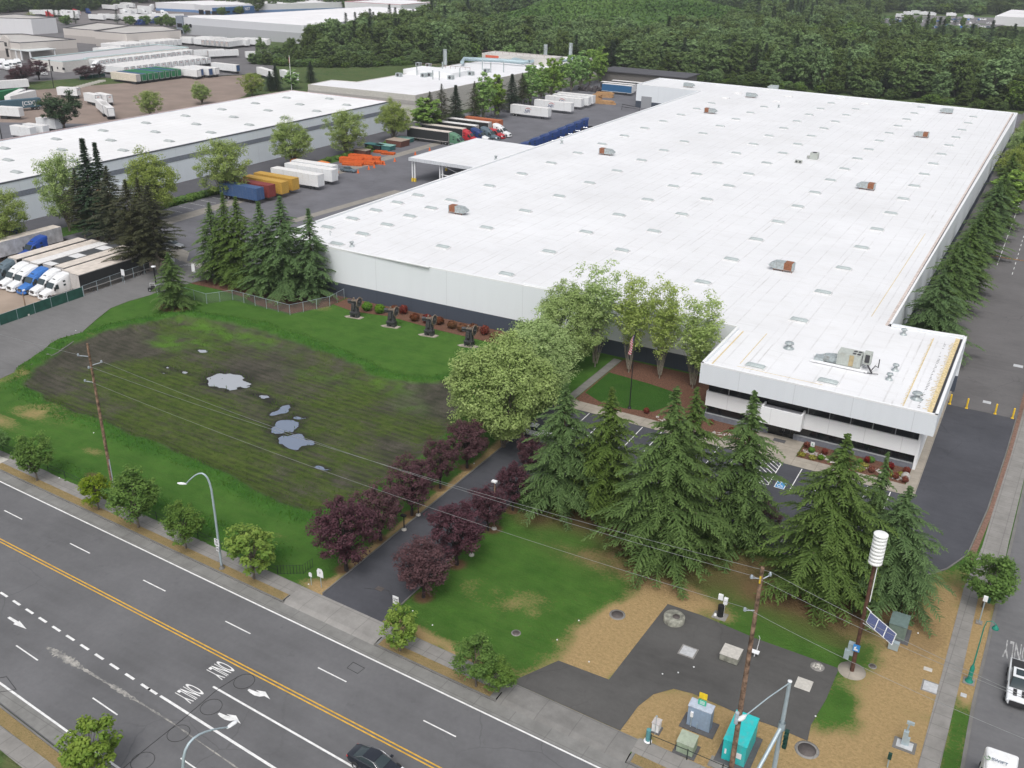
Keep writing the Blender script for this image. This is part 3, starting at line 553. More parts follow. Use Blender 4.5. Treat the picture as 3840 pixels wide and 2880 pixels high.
def decid(kind, seed, H, W, nc, lpc, leaf, trunk_h, cl=.16, shell=.5, stems=1, bark=BARK, vase=False, tr=.02, droop=0):
    rng = np.random.default_rng(seed); rz = (H-trunk_h)/2; zc = trunk_h+rz; rx = W/2
    C = crown_clumps(rng, nc, rx*.86, rz*.9, zc, 1, shell)
    if vase: t = np.clip((C[:, 2]-trunk_h)/(H-trunk_h), 0, 1); C[:, :2] *= (.45+.75*t**.7)[:, None]
    cr = cl*W*(.6+.8*rng.random(nc))
    dd = rng.normal(size=(nc, lpc, 3)); dd /= np.linalg.norm(dd, axis=2, keepdims=True); rad = (rng.random((nc, lpc, 1))**.45)
    P = C[:, None, :]+dd*rad*cr[:, None, None]*np.array([1, 1, .75]); P[..., 2] -= droop*rng.random((nc, lpc))
    N = dd*.75+rng.normal(size=dd.shape)*.38+np.array([0, 0, .95]); P = P.reshape(-1, 3); N = N.reshape(-1, 3)
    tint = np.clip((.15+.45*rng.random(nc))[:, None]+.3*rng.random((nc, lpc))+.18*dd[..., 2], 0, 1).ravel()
    V, F = quads(P, N, leaf*(.6+.8*rng.random(len(P))), .7, rng)
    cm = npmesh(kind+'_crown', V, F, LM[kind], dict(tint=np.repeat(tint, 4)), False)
    tb = MB(); bl_ = []
    if stems == 1: tb.tube([(0, 0, -.1), (.05, .02, trunk_h*.6), (0, .05, trunk_h+.2), (.05, 0, zc)], [W*tr*1.5, W*tr*1.15, W*tr, W*tr*.5], 8)
    base = [(0, 0, trunk_h*.75)] if stems == 1 else [(.25*math.cos(6.28*i/stems), .25*math.sin(6.28*i/stems), .6) for i in range(stems)]
    if stems > 1: tb.tube([(0, 0, -.1), (0, 0, .9)], [W*tr*1.6, W*tr*1.5], 8)
    for i in rng.choice(nc, min(nc, 26), replace=False):
        b = Vector(base[rng.integers(len(base))]); e = Vector(C[i]); mid_ = b.lerp(e, .5)+Vector((0, 0, (e-b).length*(.1 if not vase else -.02)))
        mid_.x *= .75; mid_.y *= .75; tb.tube([b, mid_, e], [W*tr*.6, W*tr*.35, W*tr*.1], 5, cap=False)
    return tb.mesh(kind+'_trunk', bark), cm, H, W
def conifer(kind, seed, H, W, nb, tw, leaf, low=.08, droop=.35, taper=.8, bark=BARKB, sparse=1.0, rise=.12, tip=.0, leaders=1):
    """boughs in a loose spiral; every bough carries flat pointed side sprays that hang at their tips"""
    rng = np.random.default_rng(seed); PP = []; TT = []; DD = []; SS = []; tb = MB()
    tb.tube([(0, 0, -.1), (.03, 0, H*.4), (0, .03, H*.98)], [H*.017, H*.011, H*.002], 8)
    side = 1+.18*rng.normal(size=5)
    for i in range(nb):
        f = (i+.5)/nb; z = H*(low+(1-low)*f**.92); u = (z/H-low)/(1-low); a = i*2.39996+rng.normal()*.3
        L = W/2*((1-u)**taper*min(1, (1-u)*3.2+.12)+.02)*(.62+.5*rng.random())*side[i % 5]*(1 if u > .12 else .75+.25*u/.12)
        ca, sa = math.cos(a), math.sin(a); n_ = max(4, int(tw*L/(W/2)+3)); bp = []; cv = rng.normal()*.12
        for j in range(n_+1):
            s = j/n_; r = L*s; ox, oy = -sa*cv*r*s, ca*cv*r*s; zz = z+L*rise*math.sin(s*1.8)*1.5-L*droop*s**2.2; X0, Y0 = r*ca+ox, r*sa+oy; bp.append((X0, Y0, zz))
            if s < .15 and L > W*.15: continue
            wl = (L*.30*(1-s*.8)+leaf*.5)*(.65+.6*rng.random())
            for sd_ in (-1, 1):
                m_ = max(1, int(wl/leaf*2.1)); ang = .95+rng.normal()*.18
                tx, ty = ca*math.cos(ang)-sa*sd_*math.sin(ang), sa*math.cos(ang)+ca*sd_*math.sin(ang)
                for k in range(m_):
                    q_ = (k+.35)/m_*wl; hang = droop*.75*q_*q_/max(wl, .1)+droop*.3*q_
                    PP.append((X0+tx*q_+rng.normal()*.06*leaf, Y0+ty*q_+rng.normal()*.06*leaf, zz-hang-rng.random()*leaf*.12))
                    for_d = np.array([tx+ca*.35*rng.random(), ty+sa*.35*rng.random(), -droop*(.35+1.1*q_/max(wl, .1))+rng.normal()*.12]); DD.append(for_d)
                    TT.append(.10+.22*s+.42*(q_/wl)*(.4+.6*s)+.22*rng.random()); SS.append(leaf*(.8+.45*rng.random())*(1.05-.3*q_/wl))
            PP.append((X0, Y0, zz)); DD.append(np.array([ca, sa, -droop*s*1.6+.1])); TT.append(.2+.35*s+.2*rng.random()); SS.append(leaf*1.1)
        if L > 1.0 and i % 2 == 0: tb.tube([bp[0], bp[len(bp)//2], bp[-1]], [.05, .03, .01], 4, cap=False)
    for k in range(10): PP.append((rng.normal()*.05*leaf, rng.normal()*.05*leaf, H*(1-.045*rng.random()))); DD.append(np.array([rng.normal(), rng.normal(), .5])); TT.append(.5); SS.append(leaf*.55)
    C = np.array(PP); D = np.array(DD); n = len(C); D /= np.linalg.norm(D, axis=1, keepdims=True); up = np.array([0, 0, 1.0])+rng.normal(size=(n, 3))*.22
    b = np.cross(up, D); b /= np.linalg.norm(b, axis=1, keepdims=True); s = np.array(SS)[:, None]; dz = np.array([0, 0, 1.0])
    V = np.stack([C-D*s*.45, C+D*s*.15-b*s*.30-dz*s*.10, C+D*s*.75-dz*s*.15*droop, C+D*s*.15+b*s*.30-dz*s*.10], 1).reshape(-1, 3); F = np.arange(4*n).reshape(-1, 4)
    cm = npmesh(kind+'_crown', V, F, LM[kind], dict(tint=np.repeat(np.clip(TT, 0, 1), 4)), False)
    return tb.mesh(kind+'_trunk', bark), cm, H, W
P_ = {}
P_['airy'] = [decid('airy', s, 16.5, 7, 170, 50, .22, 3.6, .12, .15, 5, BARKP, True, .0085) for s in (1, 2)]
P_['pale'] = [decid('pale', s, 14, 13, 360, 150, .215, 1.2, .085, .6, 4, BARK, False, .014) for s in (3, 4)]
P_['plum'] = [decid('plum', s, 7.5, 5.8, 190, 62, .14, 1.5, .085, .4, 1, BARKD, False, .022) for s in (5, 6)]
P_['street'] = [decid('street', s, 6, 4.6, 120, 60, .165, 1.3, .11, .45, 1, BARK, False, .018) for s in (7, 8)]
P_['lime'] = [decid('lime', s, 5.5, 4.6, 60, 70, .22, 1.2, .11, .5, 1, BARK, False, .018) for s in (9,)]
P_['maple'] = [decid('maple', s, 15, 14, 240, 95, .25, 1.8, .085, .35, 4, BARK, False, .014) for s in (10, 11)]
P_['cedar'] = [conifer('cedar', s, 18, 11.4, 220, 21, .30, .03, .33, .62, rise=.13) for s in (12, 13, 14)]
P_['cedarb'] = [conifer('cedarb', s, 16, 8, 190, 16, .30, .04, .33, .62, rise=.12) for s in (15, 16)]
P_['fir'] = [conifer('fir', s, 17, 10, 170, 16, .36, .14, .14, .55, BARKP, .6) for s in (17, 18)]
P_['spruce'] = [conifer('spruce', s, 18, 7, 190, 9, .6, .06, .12, .75, rise=.06) for s in (19,)]
P_['f1'] = [decid('f1', s, 19, 13, 120, 34, .85, .3, .12, .45, 1, BARK, False, .02) for s in (20, 21, 22)]+[decid('f1', 23, 19, 9, 90, 30, .9, .3, .14, .45, 1, BARK, False, .02)]
P_['f2'] = [conifer('f2', s, 22, 9, 70, 5, 1.15, .1, .15, .9, rise=.05) for s in (24, 25)]
P_['f3'] = [decid('f3', s, 11, 11, 80, 22, 1.0, 1, .13, .55, 1, BARK, False, .02) for s in (26,)]
P_['pine'] = [decid('pine', 31, 13, 15, 90, 80, .42, 2.5, .10, .3, 1, BARKB, False, .016)]
P_['poplar'] = [decid('poplar', s, 16, 8, 120, 40, .55, 1.2, .09, .3, 3, BARKP, False, .014) for s in (27, 28)]
tn = 0
def tree(kind, x, y, h, w, label, cat='tree', name=None, group=None, z=0, trunk=True, rz=None, pv=None):
    global tn; tn += 1
    L = P_[kind]; tm, cm, H0, W0 = L[(tn if pv is None else pv) % len(L)]
    t = thing(name or 'deciduous_tree', label, cat, (x, y, z), RNG.random()*6.28 if rz is None else rz, group); t.scale = (w/W0, w/W0, h/H0)
    if trunk: O('trunk', tm, t)
    O('crown', cm, t); return t
for i, (x, y, h, w, lb) in enumerate([(-41.6, 87.5, 16.3, 11, 'tall drooping cedar at the west car park end, beside the round pale tree'), (-36.6, 88.7, 16.7, 12.2, 'drooping cedar with a bare bark ring at its trunk, second from the driveway'), (-27.6, 83.6, 21.0, 13.0, 'tallest drooping cedar in the middle of the car park group, nearest the lawn'),
        (-27.4, 89.5, 18.6, 10.5, 'drooping cedar standing directly behind the tallest middle cedar'), (-21.6, 90.6, 19.2, 12.6, 'drooping cedar at the right of the middle group, in front of the office entrance'),
        (-11.4, 86.8, 18.8, 12.8, 'wide drooping cedar behind the black utility post, left of the white siren'), (-5.2, 89.4, 13.6, 10.8, 'drooping cedar directly behind the white siren pole'), (-8.0, 91.6, 15.5, 7.5, 'slim forked cedar between the two cedars by the siren pole')]):
    tree('cedar', x, y, h, w, lb, 'cedar tree', 'cedar_tree', None)
for i, (x, y, h, w, lb) in enumerate([(-135.3, 126.2, 15.2, 9.4, 'leftmost slim cedar of the clump at the warehouse corner'), (-131.7, 126.3, 17.6, 9.6, 'second cedar from the left at the warehouse corner'), (-128.4, 126.2, 17.3, 10, 'third cedar from the left at the warehouse corner'), (-121.6, 124.9, 17.6, 11.2, 'fourth cedar from the left in the corner clump, nearest the lawn fence'),
        (-117.8, 126.4, 18.8, 12.6, 'tallest cedar of the warehouse corner clump'), (-113.2, 128.4, 16.8, 10.6, 'rightmost cedar of the corner clump, against the white warehouse wall'), (-130.7, 111.3, 10.2, 7.4, 'small cedar standing alone in a bark ring beside the gate road')]):
    tree('cedarb', x, y, h, w, lb, 'cedar tree', 'cedar_tree', None)
ER = [(-11.4, 160.5, 14.8, 12.5), (-11.2, 173.4, 16.2, 12.5), (-10.8, 186, 14, 11.5), (-10.6, 198, 13.6, 11.2), (-10.4, 210, 13.2, 11), (-10.0, 224, 12.5, 11), (-9.6, 241, 13.6, 11.5), (-9.4, 256, 12.8, 11), (-9.8, 285, 12.6, 11.5), (-9.8, 301, 12.5, 11.5), (-9.4, 318, 12, 11.5), (-9.4, 334, 12.5, 11.5), (-9.2, 350, 12, 11.5), (-9.0, 366, 12.5, 11.5)]
for i, (x, y, h, w) in enumerate(ER):
    if i in (9, 11, 13): tree('maple', x, y, h*.95, w*.95, {9: 'nearest', 11: 'middle', 13: 'farthest'}[i]+' of three light leafy trees at the far end of the east wall row'); continue
    tree('cedarb' if i > 1 else 'cedar', x, y, h, w, 'large cedar filling the corner behind the office, nearest of the east wall row' if i == 0 else 'second cedar from the office in the east wall row' if i == 1 else ORD[i]+' cedar from the office in the long row along the east wall', 'cedar tree', 'cedar_tree', 'cedars along the east wall')
tree('poplar', -7.8, 271, 11.5, 11, 'light green leafy tree among the dark cedars along the east wall')
tree('maple', 7.4, 152, 6.5, 5.5, 'green tree at the right edge of the photo beside the service road'); tree('street', 7.0, 143.5, 5.0, 4.6, 'small dark green tree at the right edge of the photo, below the larger one')
for (x, y, h, w, lb) in [(-55.5, 65.0, 9.0, 7.9, 'large purple plum tree nearest the road on the left of the driveway'), (-55.8, 71.4, 7.6, 6.0, 'second purple plum from the road on the left of the driveway'), (-55.8, 77.4, 7.6, 6.4, 'third purple plum from the road on the left of the driveway'), (-56.3, 84.1, 7.2, 4.8, 'narrow fourth purple plum on the left of the driveway'), (-56.1, 90.0, 7.0, 6.2, 'farthest purple plum on the left of the driveway, by the basin corner'),
        (-46.0, 65.4, 7.2, 6.4, 'purple plum nearest the road on the right of the driveway'), (-46.1, 71.9, 7.9, 6.9, 'second purple plum from the road on the right of the driveway'), (-46.6, 79.2, 6.2, 4.9, 'third purple plum on the right of the driveway, beside the lamp post'), (-46.3, 84.4, 6.6, 4.6, 'fourth purple plum on the right of the driveway, left of the cedars'), (-48.6, 93.0, 5.6, 4.2, 'dark purple plum almost hidden behind the fourth one'),
        (-19.4, 93.0, 5.4, 4.8, 'purple plum behind the cedars at the car park edge, left of the siren')]: tree('plum', x, y, h, w, lb, 'plum tree', 'plum_tree')
for i, (x, y, h, w, lb) in enumerate([(-55.0, 97.2, 15.2, 14.2, 'big round pale green tree beside the driveway, nearest of three'), (-57.0, 109.8, 13.8, 13.0, 'middle round pale green tree beyond the nearest one by the driveway'), (-59.2, 123.6, 13.8, 11.5, 'third pale green tree, closest to the white warehouse wall')]): tree('pale', x, y, h, w, lb)
for (x, y, h, w, lb) in [(-55.8, 127.4, 17.4, 9.0, 'tall airy tree in front of the warehouse wall, leftmost of four'), (-50.4, 128.2, 17.0, 7.6, 'second tall airy tree from the left in front of the wall, behind the flag'), (-45.5, 128.7, 16.7, 7.2, 'third tall airy tree in front of the warehouse wall'), (-39.9, 127.9, 15.8, 8.8, 'tall airy tree beside the office corner, rightmost of four')]: tree('airy', x, y, h, w, lb)
for k_, x, y, h, w, lb in [('street', -108.4, 61.3, 4.2, 4.0, 'street tree cut by the left edge of the photo'), ('street', -98.9, 60.1, 6.4, 4.9, 'dark green street tree nearest the left edge, in the roadside verge'), ('lime', -87.3, 59.6, 4.9, 4.0, 'small yellowish street tree left of the tall wooden pole base'), ('street', -80.5, 59.4, 7.2, 6.2, 'largest street tree of the roadside row, right of the wooden pole'), ('street', -72.9, 59.2, 5.6, 4.8, 'round street tree left of the curved street lamp'),
        ('lime', -62.8, 58.9, 6.4, 5.6, 'street tree right of the curved street lamp, before the driveway'), ('lime', -43.3, 57.6, 4.7, 3.9, 'small light green street tree just right of the driveway mouth'), ('street', -34.7, 57.2, 5.7, 4.3, 'lopsided street tree by the apron of the dark utility pad'), ('lime', -55.5, 33.2, 5.6, 4.8, 'bright green tree on the near side of the road at the bottom left'), ('street', 3.7, 93.4, 6.3, 6.0, 'bright green street tree beside the side road, behind the small signal pole')]:
    tree(k_, x, y, h, w, lb, 'street tree', 'street_tree')
tree('street', -32.6, 57.6, 3.6, 3.4, 'low leafy sucker growth leaning from the lopsided street tree', 'street tree', 'street_tree')
for k_, x, y, h, w, lb in [('fir', -148.0, 123.4, 17.3, 12.0, 'brownish fir at the gate, nearest the road'), ('fir', -151.8, 121.6, 18.1, 10.6, 'brownish fir rising through the truck rear ends beside the fence'), ('fir', -165.6, 128.6, 17.8, 11.5, 'brownish fir left of the gate firs, behind the parked trucks'), ('fir', -158.6, 130, 16.0, 9, 'thin fir between the two large brownish firs'), ('spruce', -176.0, 132, 21.6, 8.0, 'dark pointed spruce, left of the pair rising above the west warehouse eave'), ('spruce', -173.6, 133, 20.9, 6.6, 'dark pointed spruce, right of the pair above the west warehouse eave'), ('maple', -186.5, 133, 18.2, 11.3, 'tall light green tree left of the two dark spruces'), ('fir', -179.5, 131.5, 15, 9, 'dark fir in front of the tall light green tree')]:
    tree(k_, x, y, h, w, lb, 'fir tree' if k_ == 'fir' else 'tree', 'fir_tree' if k_ == 'fir' else 'spruce_tree' if k_ == 'spruce' else 'deciduous_tree')
for x, y, h, w, lb in [(-186.2, 117.5, 13.2, 11.5, 'round green tree cut by the left edge in front of the west warehouse'), (-177.0, 149.3, 16.6, 14.0, 'wide leafy tree by the west warehouse, behind the brownish firs'), (-180.0, 173.8, 15.4, 14.0, 'round leafy tree behind the blue container at the west warehouse'), (-188.6, 209.5, 13.8, 13.6, 'round leafy tree beside the two long white trailers'), (-187.7, 231.8, 14.1, 13.4, 'leafy tree above the orange racks by the west warehouse'), (-188.6, 257.6, 13.6, 12.8, 'leafy tree at the far corner of the west warehouse, by the black trailers')]: tree('maple', x, y, h, w, lb)
for i, (px, py, h, w, k_) in enumerate([(925, 300, 13, 11, 'poplar'), (935, 298, 14, 9, 'fir'), (960, 290, 15.5, 8.5, 'fir'), (990, 285, 14.5, 7.5, 'spruce'), (1030, 278, 15, 8, 'fir'), (1050, 270, 17, 9, 'poplar'), (1075, 262, 16.5, 8, 'poplar'), (1082, 262, 15, 8, 'fir'), (1110, 250, 14, 8, 'spruce'), (1132, 243, 13.5, 8, 'fir'),
        (1150, 238, 17, 9, 'poplar'), (1172, 228, 15, 9, 'poplar'), (1195, 222, 17.5, 9.5, 'poplar'), (1215, 213, 15, 8.5, 'poplar'), (1238, 206, 16.5, 9, 'poplar'), (1258, 200, 16, 9, 'poplar'), (1278, 193, 17, 9, 'poplar'), (1298, 187, 16, 9, 'poplar')]):
    p = ov(px, py-8); tree(k_, p.x-1, p.y, h, w, ('bright green leafy tree in the rear yard tree line, ' if k_ == 'poplar' else 'dark conifer in the rear yard tree line, ')+ORD[i]+' tree from the near end', 'tree', 'conifer_tree' if k_ != 'poplar' else 'deciduous_tree', 'tree line between the yards')
for k_, px, py, h, w, lb in [('maple', 325, 250, 9.3, 10, 'round light green tree at the lot edge above the west warehouse roof, left one'), ('maple', 437, 225, 8.2, 9, 'round light green tree at the lot edge above the west roof, right one'), ('maple', 545, 208, 9.6, 11, 'leafy tree left of the small spruces beyond the west warehouse'), ('poplar', 632, 192, 8, 8, 'light green tree right of the small spruces beyond the west warehouse'), ('pine_', 140, 283, 13.0, 16, 'dark spreading pine among the parked white trailers at the left'),
        ('spruce', 598, 196, 10.5, 6.5, 'dark pointed spruce beyond the west warehouse, taller of the pair'), ('spruce', 585, 196, 8, 6, 'shorter dark spruce beyond the west warehouse'), ('spruce', 672, 178, 9, 6, 'dark spruce at the end of the lone white trailers')]:
    p = ov(px, py); tree('pine' if k_ == 'pine_' else k_, p.x, p.y, h, w, lb, 'tree', 'conifer_tree' if k_ in ('pine_', 'spruce') else 'deciduous_tree')
for (px, py, w, h, lb) in ((205, 725, 13, 8.5, 'dark purple tree by the far truck terminal, left of the pair'), (340, 690, 11, 9, 'dark purple tree by the far truck terminal, right of the pair'), (110, 735, 6, 5, 'small dark purple tree left of the far terminal pair'), (745, 685, 11, 6, 'dark purple hedge-like tree before the far dock trailers'), (865, 672, 6, 6.5, 'narrow dark purple tree beside the far dock trailers')):
    p = aq(0, 0, px, py); tree('plum', p.x, p.y, h, w, lb, 'plum tree', 'plum_tree')
p = aq(0, 0, 260, 250); tree('maple', p.x, p.y, 10, 13, 'round pale tree in front of the far left white building')
for i, (px, py, k_) in enumerate([(55, 270, 's'), (95, 270, 's'), (145, 270, 's'), (385, 285, 's'), (430, 200, 's'), (480, 190, 's'), (520, 190, 's'), (570, 215, 'm'), (655, 205, 's'), (430, 240, 'm'), (1015, 205, 's'), (1125, 220, 'm'), (1260, 215, 'm'), (1385, 225, 'm'), (1445, 230, 's'), (1490, 230, 'm'), (1640, 295, 'm'), (1800, 300, 's'), (1870, 300, 's'), (1930, 305, 's'), (1990, 300, 'm'), (2110, 320, 's'), (2050, 310, 'm'), (1915, 135, 'm'), (2070, 125, 'm')]):
    p = aq(0, 0, px, py); tree('f2' if k_ == 's' and i < 12 else 'f3', p.x, p.y, 8.5 if k_ == 's' else 6.5, 5 if k_ == 's' else 8, 'small planted tree among the far left warehouses', 'tree', 'planted_tree', 'planted trees among the far warehouses')
# ---- the wood: nearest trees one by one, everything farther as one mass
WOOD = [(-368, 385), (-330, 396), (-312, 420), (-300, 448), (-255, 452), (-203, 458), (-150, 464), (-110, 466), (-15, 462), (70, 462), (400, 2600), (-2500, 2600), (-1600, 1000), (-760, 640), (-640, 705), (-520, 720), (-405, 680), (-400, 480), (-372, 440)]
HOLES = [[(-116, 655), (-190, 1090), (-60, 1115), (-40, 1000), (-27, 655)], [(-345, 540), (-395, 640), (-430, 830), (-330, 900), (-235, 880), (-215, 700), (-230, 580)], [(-262, 455), (-262, 475), (-285, 475), (-290, 452)], [(-990, 905), (-700, 905), (-700, 1010), (-1010, 1010)]]
pts = []
s_ = 10.0; y = 382.0; rw = random.Random(11)
while y < 1750:
    s_ = 10.0 if y < 620 else 12.5 if y < 900 else 17
    x = -1500+rw.random()*s_
    while x < 120:
        xx = x+rw.uniform(-.42, .42)*s_; yy = y+rw.uniform(-.42, .42)*s_; pr = proj((xx, yy, 8))
        if -160 < pr[0] < 4000 and -160 < pr[1] < 3000 and pr[2] > 0: pts.append((xx, yy))
        x += s_
    y += s_*.9
pa = np.array(pts); W2 = [tuple(at(*p)[:2]) for p in ((-150, 52), (100, 48), (345, 42), (560, 6), (960, 47), (1270, 26), (1345, 4), (1600, -12), (1600, -70), (-150, -70))]
kp = inpoly(WOOD, pa[:, 0], pa[:, 1]) | inpoly(W2, pa[:, 0], pa[:, 1])
for h_ in HOLES: kp &= ~inpoly(h_, pa[:, 0], pa[:, 1])
pa = pa[kp]
def hill(x, y): return 17*np.exp(-(((x+310)/85)**2+((y-740)/150)**2)**1.5)+10*np.exp(-(((x+120)/35)**2+((y-640)/25)**2))+14*np.exp(-(((x+420)/90)**2+((y-900)/120)**2))
dist = pa[:, 1]*math.cos(YAW)+pa[:, 0]*math.sin(YAW)
order = np.argsort(dist); near = order[:285]; far = order[285:]
rw = random.Random(5)
cl_ = vnoise(pa[:, 0]+3000, pa[:, 1]+3000, 70, 9)
for i in near:
    x, y = pa[i]; c_ = cl_[i]+rw.uniform(-.25, .25)
    k_ = 'f2' if c_ < .2 else 'f3' if c_ > .8 else 'f1'
    h = rw.uniform(11, 22)*(1.0 if k_ != 'f3' else .6); w = rw.uniform(8, 15) if k_ == 'f1' else rw.uniform(8, 10.5)
    if y < 440: h *= .62; w *= .75
    lb = {'f1': 'leafy green tree at the near edge of the wood behind the warehouses', 'f2': 'dark conifer at the near edge of the wood behind the warehouses', 'f3': 'low bright green tree at the near edge of the wood behind the warehouses'}[k_]
    tree(k_, x, y, h, w, lb, 'tree', 'conifer_tree' if k_ == 'f2' else 'deciduous_tree', {'f1': 'leafy trees at the edge of the wood', 'f2': 'dark conifers at the edge of the wood', 'f3': 'low bright trees at the edge of the wood'}[k_], z=float(hill(x, y)))
def scatter(name, P, protos, mat_label, sizes, label):
    for j, me_src in enumerate(protos):
        pass
def stuff_instances(name, P, ks, rs, label):
    """one object whose points carry copies of the crown meshes"""
    me = bpy.data.meshes.new(name); me.from_pydata([tuple(p) for p in P], [], [])
    for a, v in (('sx', rs[:, 0]), ('sz', rs[:, 1]), ('rot', RNG.random(len(P))*6.28)):
        t_ = me.attributes.new(a, 'FLOAT', 'POINT'); t_.data.foreach_set('value', np.asarray(v, np.float32))
    t_ = me.attributes.new('kind_index', 'INT', 'POINT'); t_.data.foreach_set('value', np.asarray(ks, np.int32))
    o = O(name, me); o['kind'] = 'stuff'; o['label'] = label
    ng = bpy.data.node_groups.new(name, 'GeometryNodeTree'); ng.interface.new_socket('Geometry', in_out='INPUT', socket_type='NodeSocketGeometry'); ng.interface.new_socket('Geometry', in_out='OUTPUT', socket_type='NodeSocketGeometry')
    gi = ng.nodes.new('NodeGroupInput'); go = ng.nodes.new('NodeGroupOutput'); jn = ng.nodes.new('GeometryNodeJoinGeometry')
    def na(nm, ty='FLOAT'): n_ = ng.nodes.new('GeometryNodeInputNamedAttribute'); n_.data_type = ty; n_.inputs[0].default_value = nm; return n_.outputs[0]
    sc_ = ng.nodes.new('ShaderNodeCombineXYZ'); sx = na('sx'); ng.links.new(sx, sc_.inputs[0]); ng.links.new(sx, sc_.inputs[1]); ng.links.new(na('sz'), sc_.inputs[2])
    ro = ng.nodes.new('ShaderNodeCombineXYZ'); ng.links.new(na('rot'), ro.inputs[2]); ki = na('kind_index', 'INT')
    for j, src in enumerate(WOODSRC):
        io = ng.nodes.new('GeometryNodeInstanceOnPoints'); oi = ng.nodes.new('GeometryNodeObjectInfo'); oi.inputs['Object'].default_value = src; oi.inputs['As Instance'].default_value = True; oi.transform_space = 'ORIGINAL'
        cp = ng.nodes.new('FunctionNodeCompare'); cp.data_type = 'INT'; cp.operation = 'EQUAL'; ng.links.new(ki, cp.inputs[2]); cp.inputs[3].default_value = j
        ng.links.new(gi.outputs[0], io.inputs['Points']); ng.links.new(oi.outputs['Geometry'], io.inputs['Instance']); ng.links.new(cp.outputs[0], io.inputs['Selection']); ng.links.new(ro.outputs[0], io.inputs['Rotation']); ng.links.new(sc_.outputs[0], io.inputs['Scale']); ng.links.new(io.outputs[0], jn.inputs[0])
    ng.links.new(jn.outputs[0], go.inputs[0]); md = o.modifiers.new('scatter', 'NODES'); md.node_group = ng; return o
WOODSRC = []                                # crowns of standing trees whose meshes the mass repeats
for k_ in ('f1', 'f2', 'f3'):
    for (tm, cm, H0, W0) in P_[k_]:
        c = [o for o in bpy.data.objects if o.data is cm]
        if not c: c = [tree(k_, -330, 410, 12, 9, 'leafy tree at the near edge of the wood behind the warehouses', 'tree', 'deciduous_tree', 'leafy trees at the edge of the wood', pv=P_[k_].index((tm, cm, H0, W0))).children[-1]]
        WOODSRC.append(c[0])
kk = []; rs = []; pp = []
for i in far:
    x, y = pa[i]; c_ = cl_[i]+rw.uniform(-.28, .28); far_ = y > 900
    j = rw.choice([4, 5]) if c_ < .15 else 6 if c_ > .78 else rw.choice([0, 1, 2, 3]); w = rw.uniform(.85, 1.15)*(1.35 if far_ else 1.0); h = rw.uniform(.75, 1.12)
    kk.append(j); rs.append((w, h)); pp.append((x, y, float(hill(x, y))-1))
for i_ in range(330):
    a_, b_ = WOOD[i_ % 9], WOOD[i_ % 9+1]; t_ = rw.random(); kk.append(rw.choice([6, 6, 0, 1])); q_ = rw.uniform(.3, .6); rs.append((q_, q_*rw.uniform(.5, .8))); pp.append((a_[0]+(b_[0]-a_[0])*t_+rw.uniform(-2, 5), a_[1]+(b_[1]-a_[1])*t_+rw.uniform(-5, 3), -.6))
for _ in range(420):
    y = rw.uniform(650, 905); x = y*rw.uniform(-.178, -.04)
    if y > 800 and rw.random() < .5: continue
    kk.append(rw.choice([6, 6, 0])); rs.append((.55, .34)); pp.append((x, y, -.5))
stuff_instances('woodland', pp, kk, np.array(rs), 'dense green wood covering the land behind the warehouses')
# bramble-covered hill inside the wood
hx = np.arange(-480, -60, 5.0); hy = np.arange(520, 1100, 5.0); HX, HY = np.meshgrid(hx, hy); HZ = hill(HX, HY)+(vnoise(HX+2000, HY, 14, 21)-.5)*3.0-.6
hi_ = np.arange(HX.size).reshape(HX.shape); HQ = np.stack([hi_[:-1, :-1], hi_[:-1, 1:], hi_[1:, 1:], hi_[1:, :-1]], -1).reshape(-1, 4)
o = O('hill', npmesh('hill', np.stack([HX, HY, HZ], -1).reshape(-1, 3), HQ, veg('hill_green', (.06, .12, .035), (.10, .17, .05), (.045, .08, .03), .04))); o['kind'] = 'structure'
n_ = 5200; BX = RNG.uniform(-440, -205, n_); BY = RNG.uniform(540, 900, n_); kb = inpoly(HOLES[1], BX, BY) & (RNG.random(n_) < (.25+.9*vnoise(BX+900, BY, 22, 33))); BX = BX[kb]; BY = BY[kb]
kx = 14; dd = RNG.normal(size=(len(BX), kx, 3)); dd /= np.linalg.norm(dd, axis=2, keepdims=True); dd[..., 2] = np.abs(dd[..., 2]); cs = RNG.uniform(1.5, 3.8, (len(BX), 1, 1))
Pb = np.stack([BX, BY, hill(BX, BY)-.3], -1)[:, None, :]+dd*cs*np.array([1, 1, .8]); V_, F_ = quads(Pb.reshape(-1, 3), (dd+RNG.normal(size=dd.shape)*.4).reshape(-1, 3), 1.7, .8)
tt = np.clip(vnoise(BX+700, BY, 30, 12)[:, None]*.9+RNG.random((len(BX), kx))*.35-.1, 0, 1)
o = O('brambles', npmesh('brambles', V_, F_, LM['ivy'], dict(tint=np.repeat(tt.ravel(), 4)), False)); o['kind'] = 'stuff'; o['label'] = 'bright bramble thicket on the low hill inside the wood'
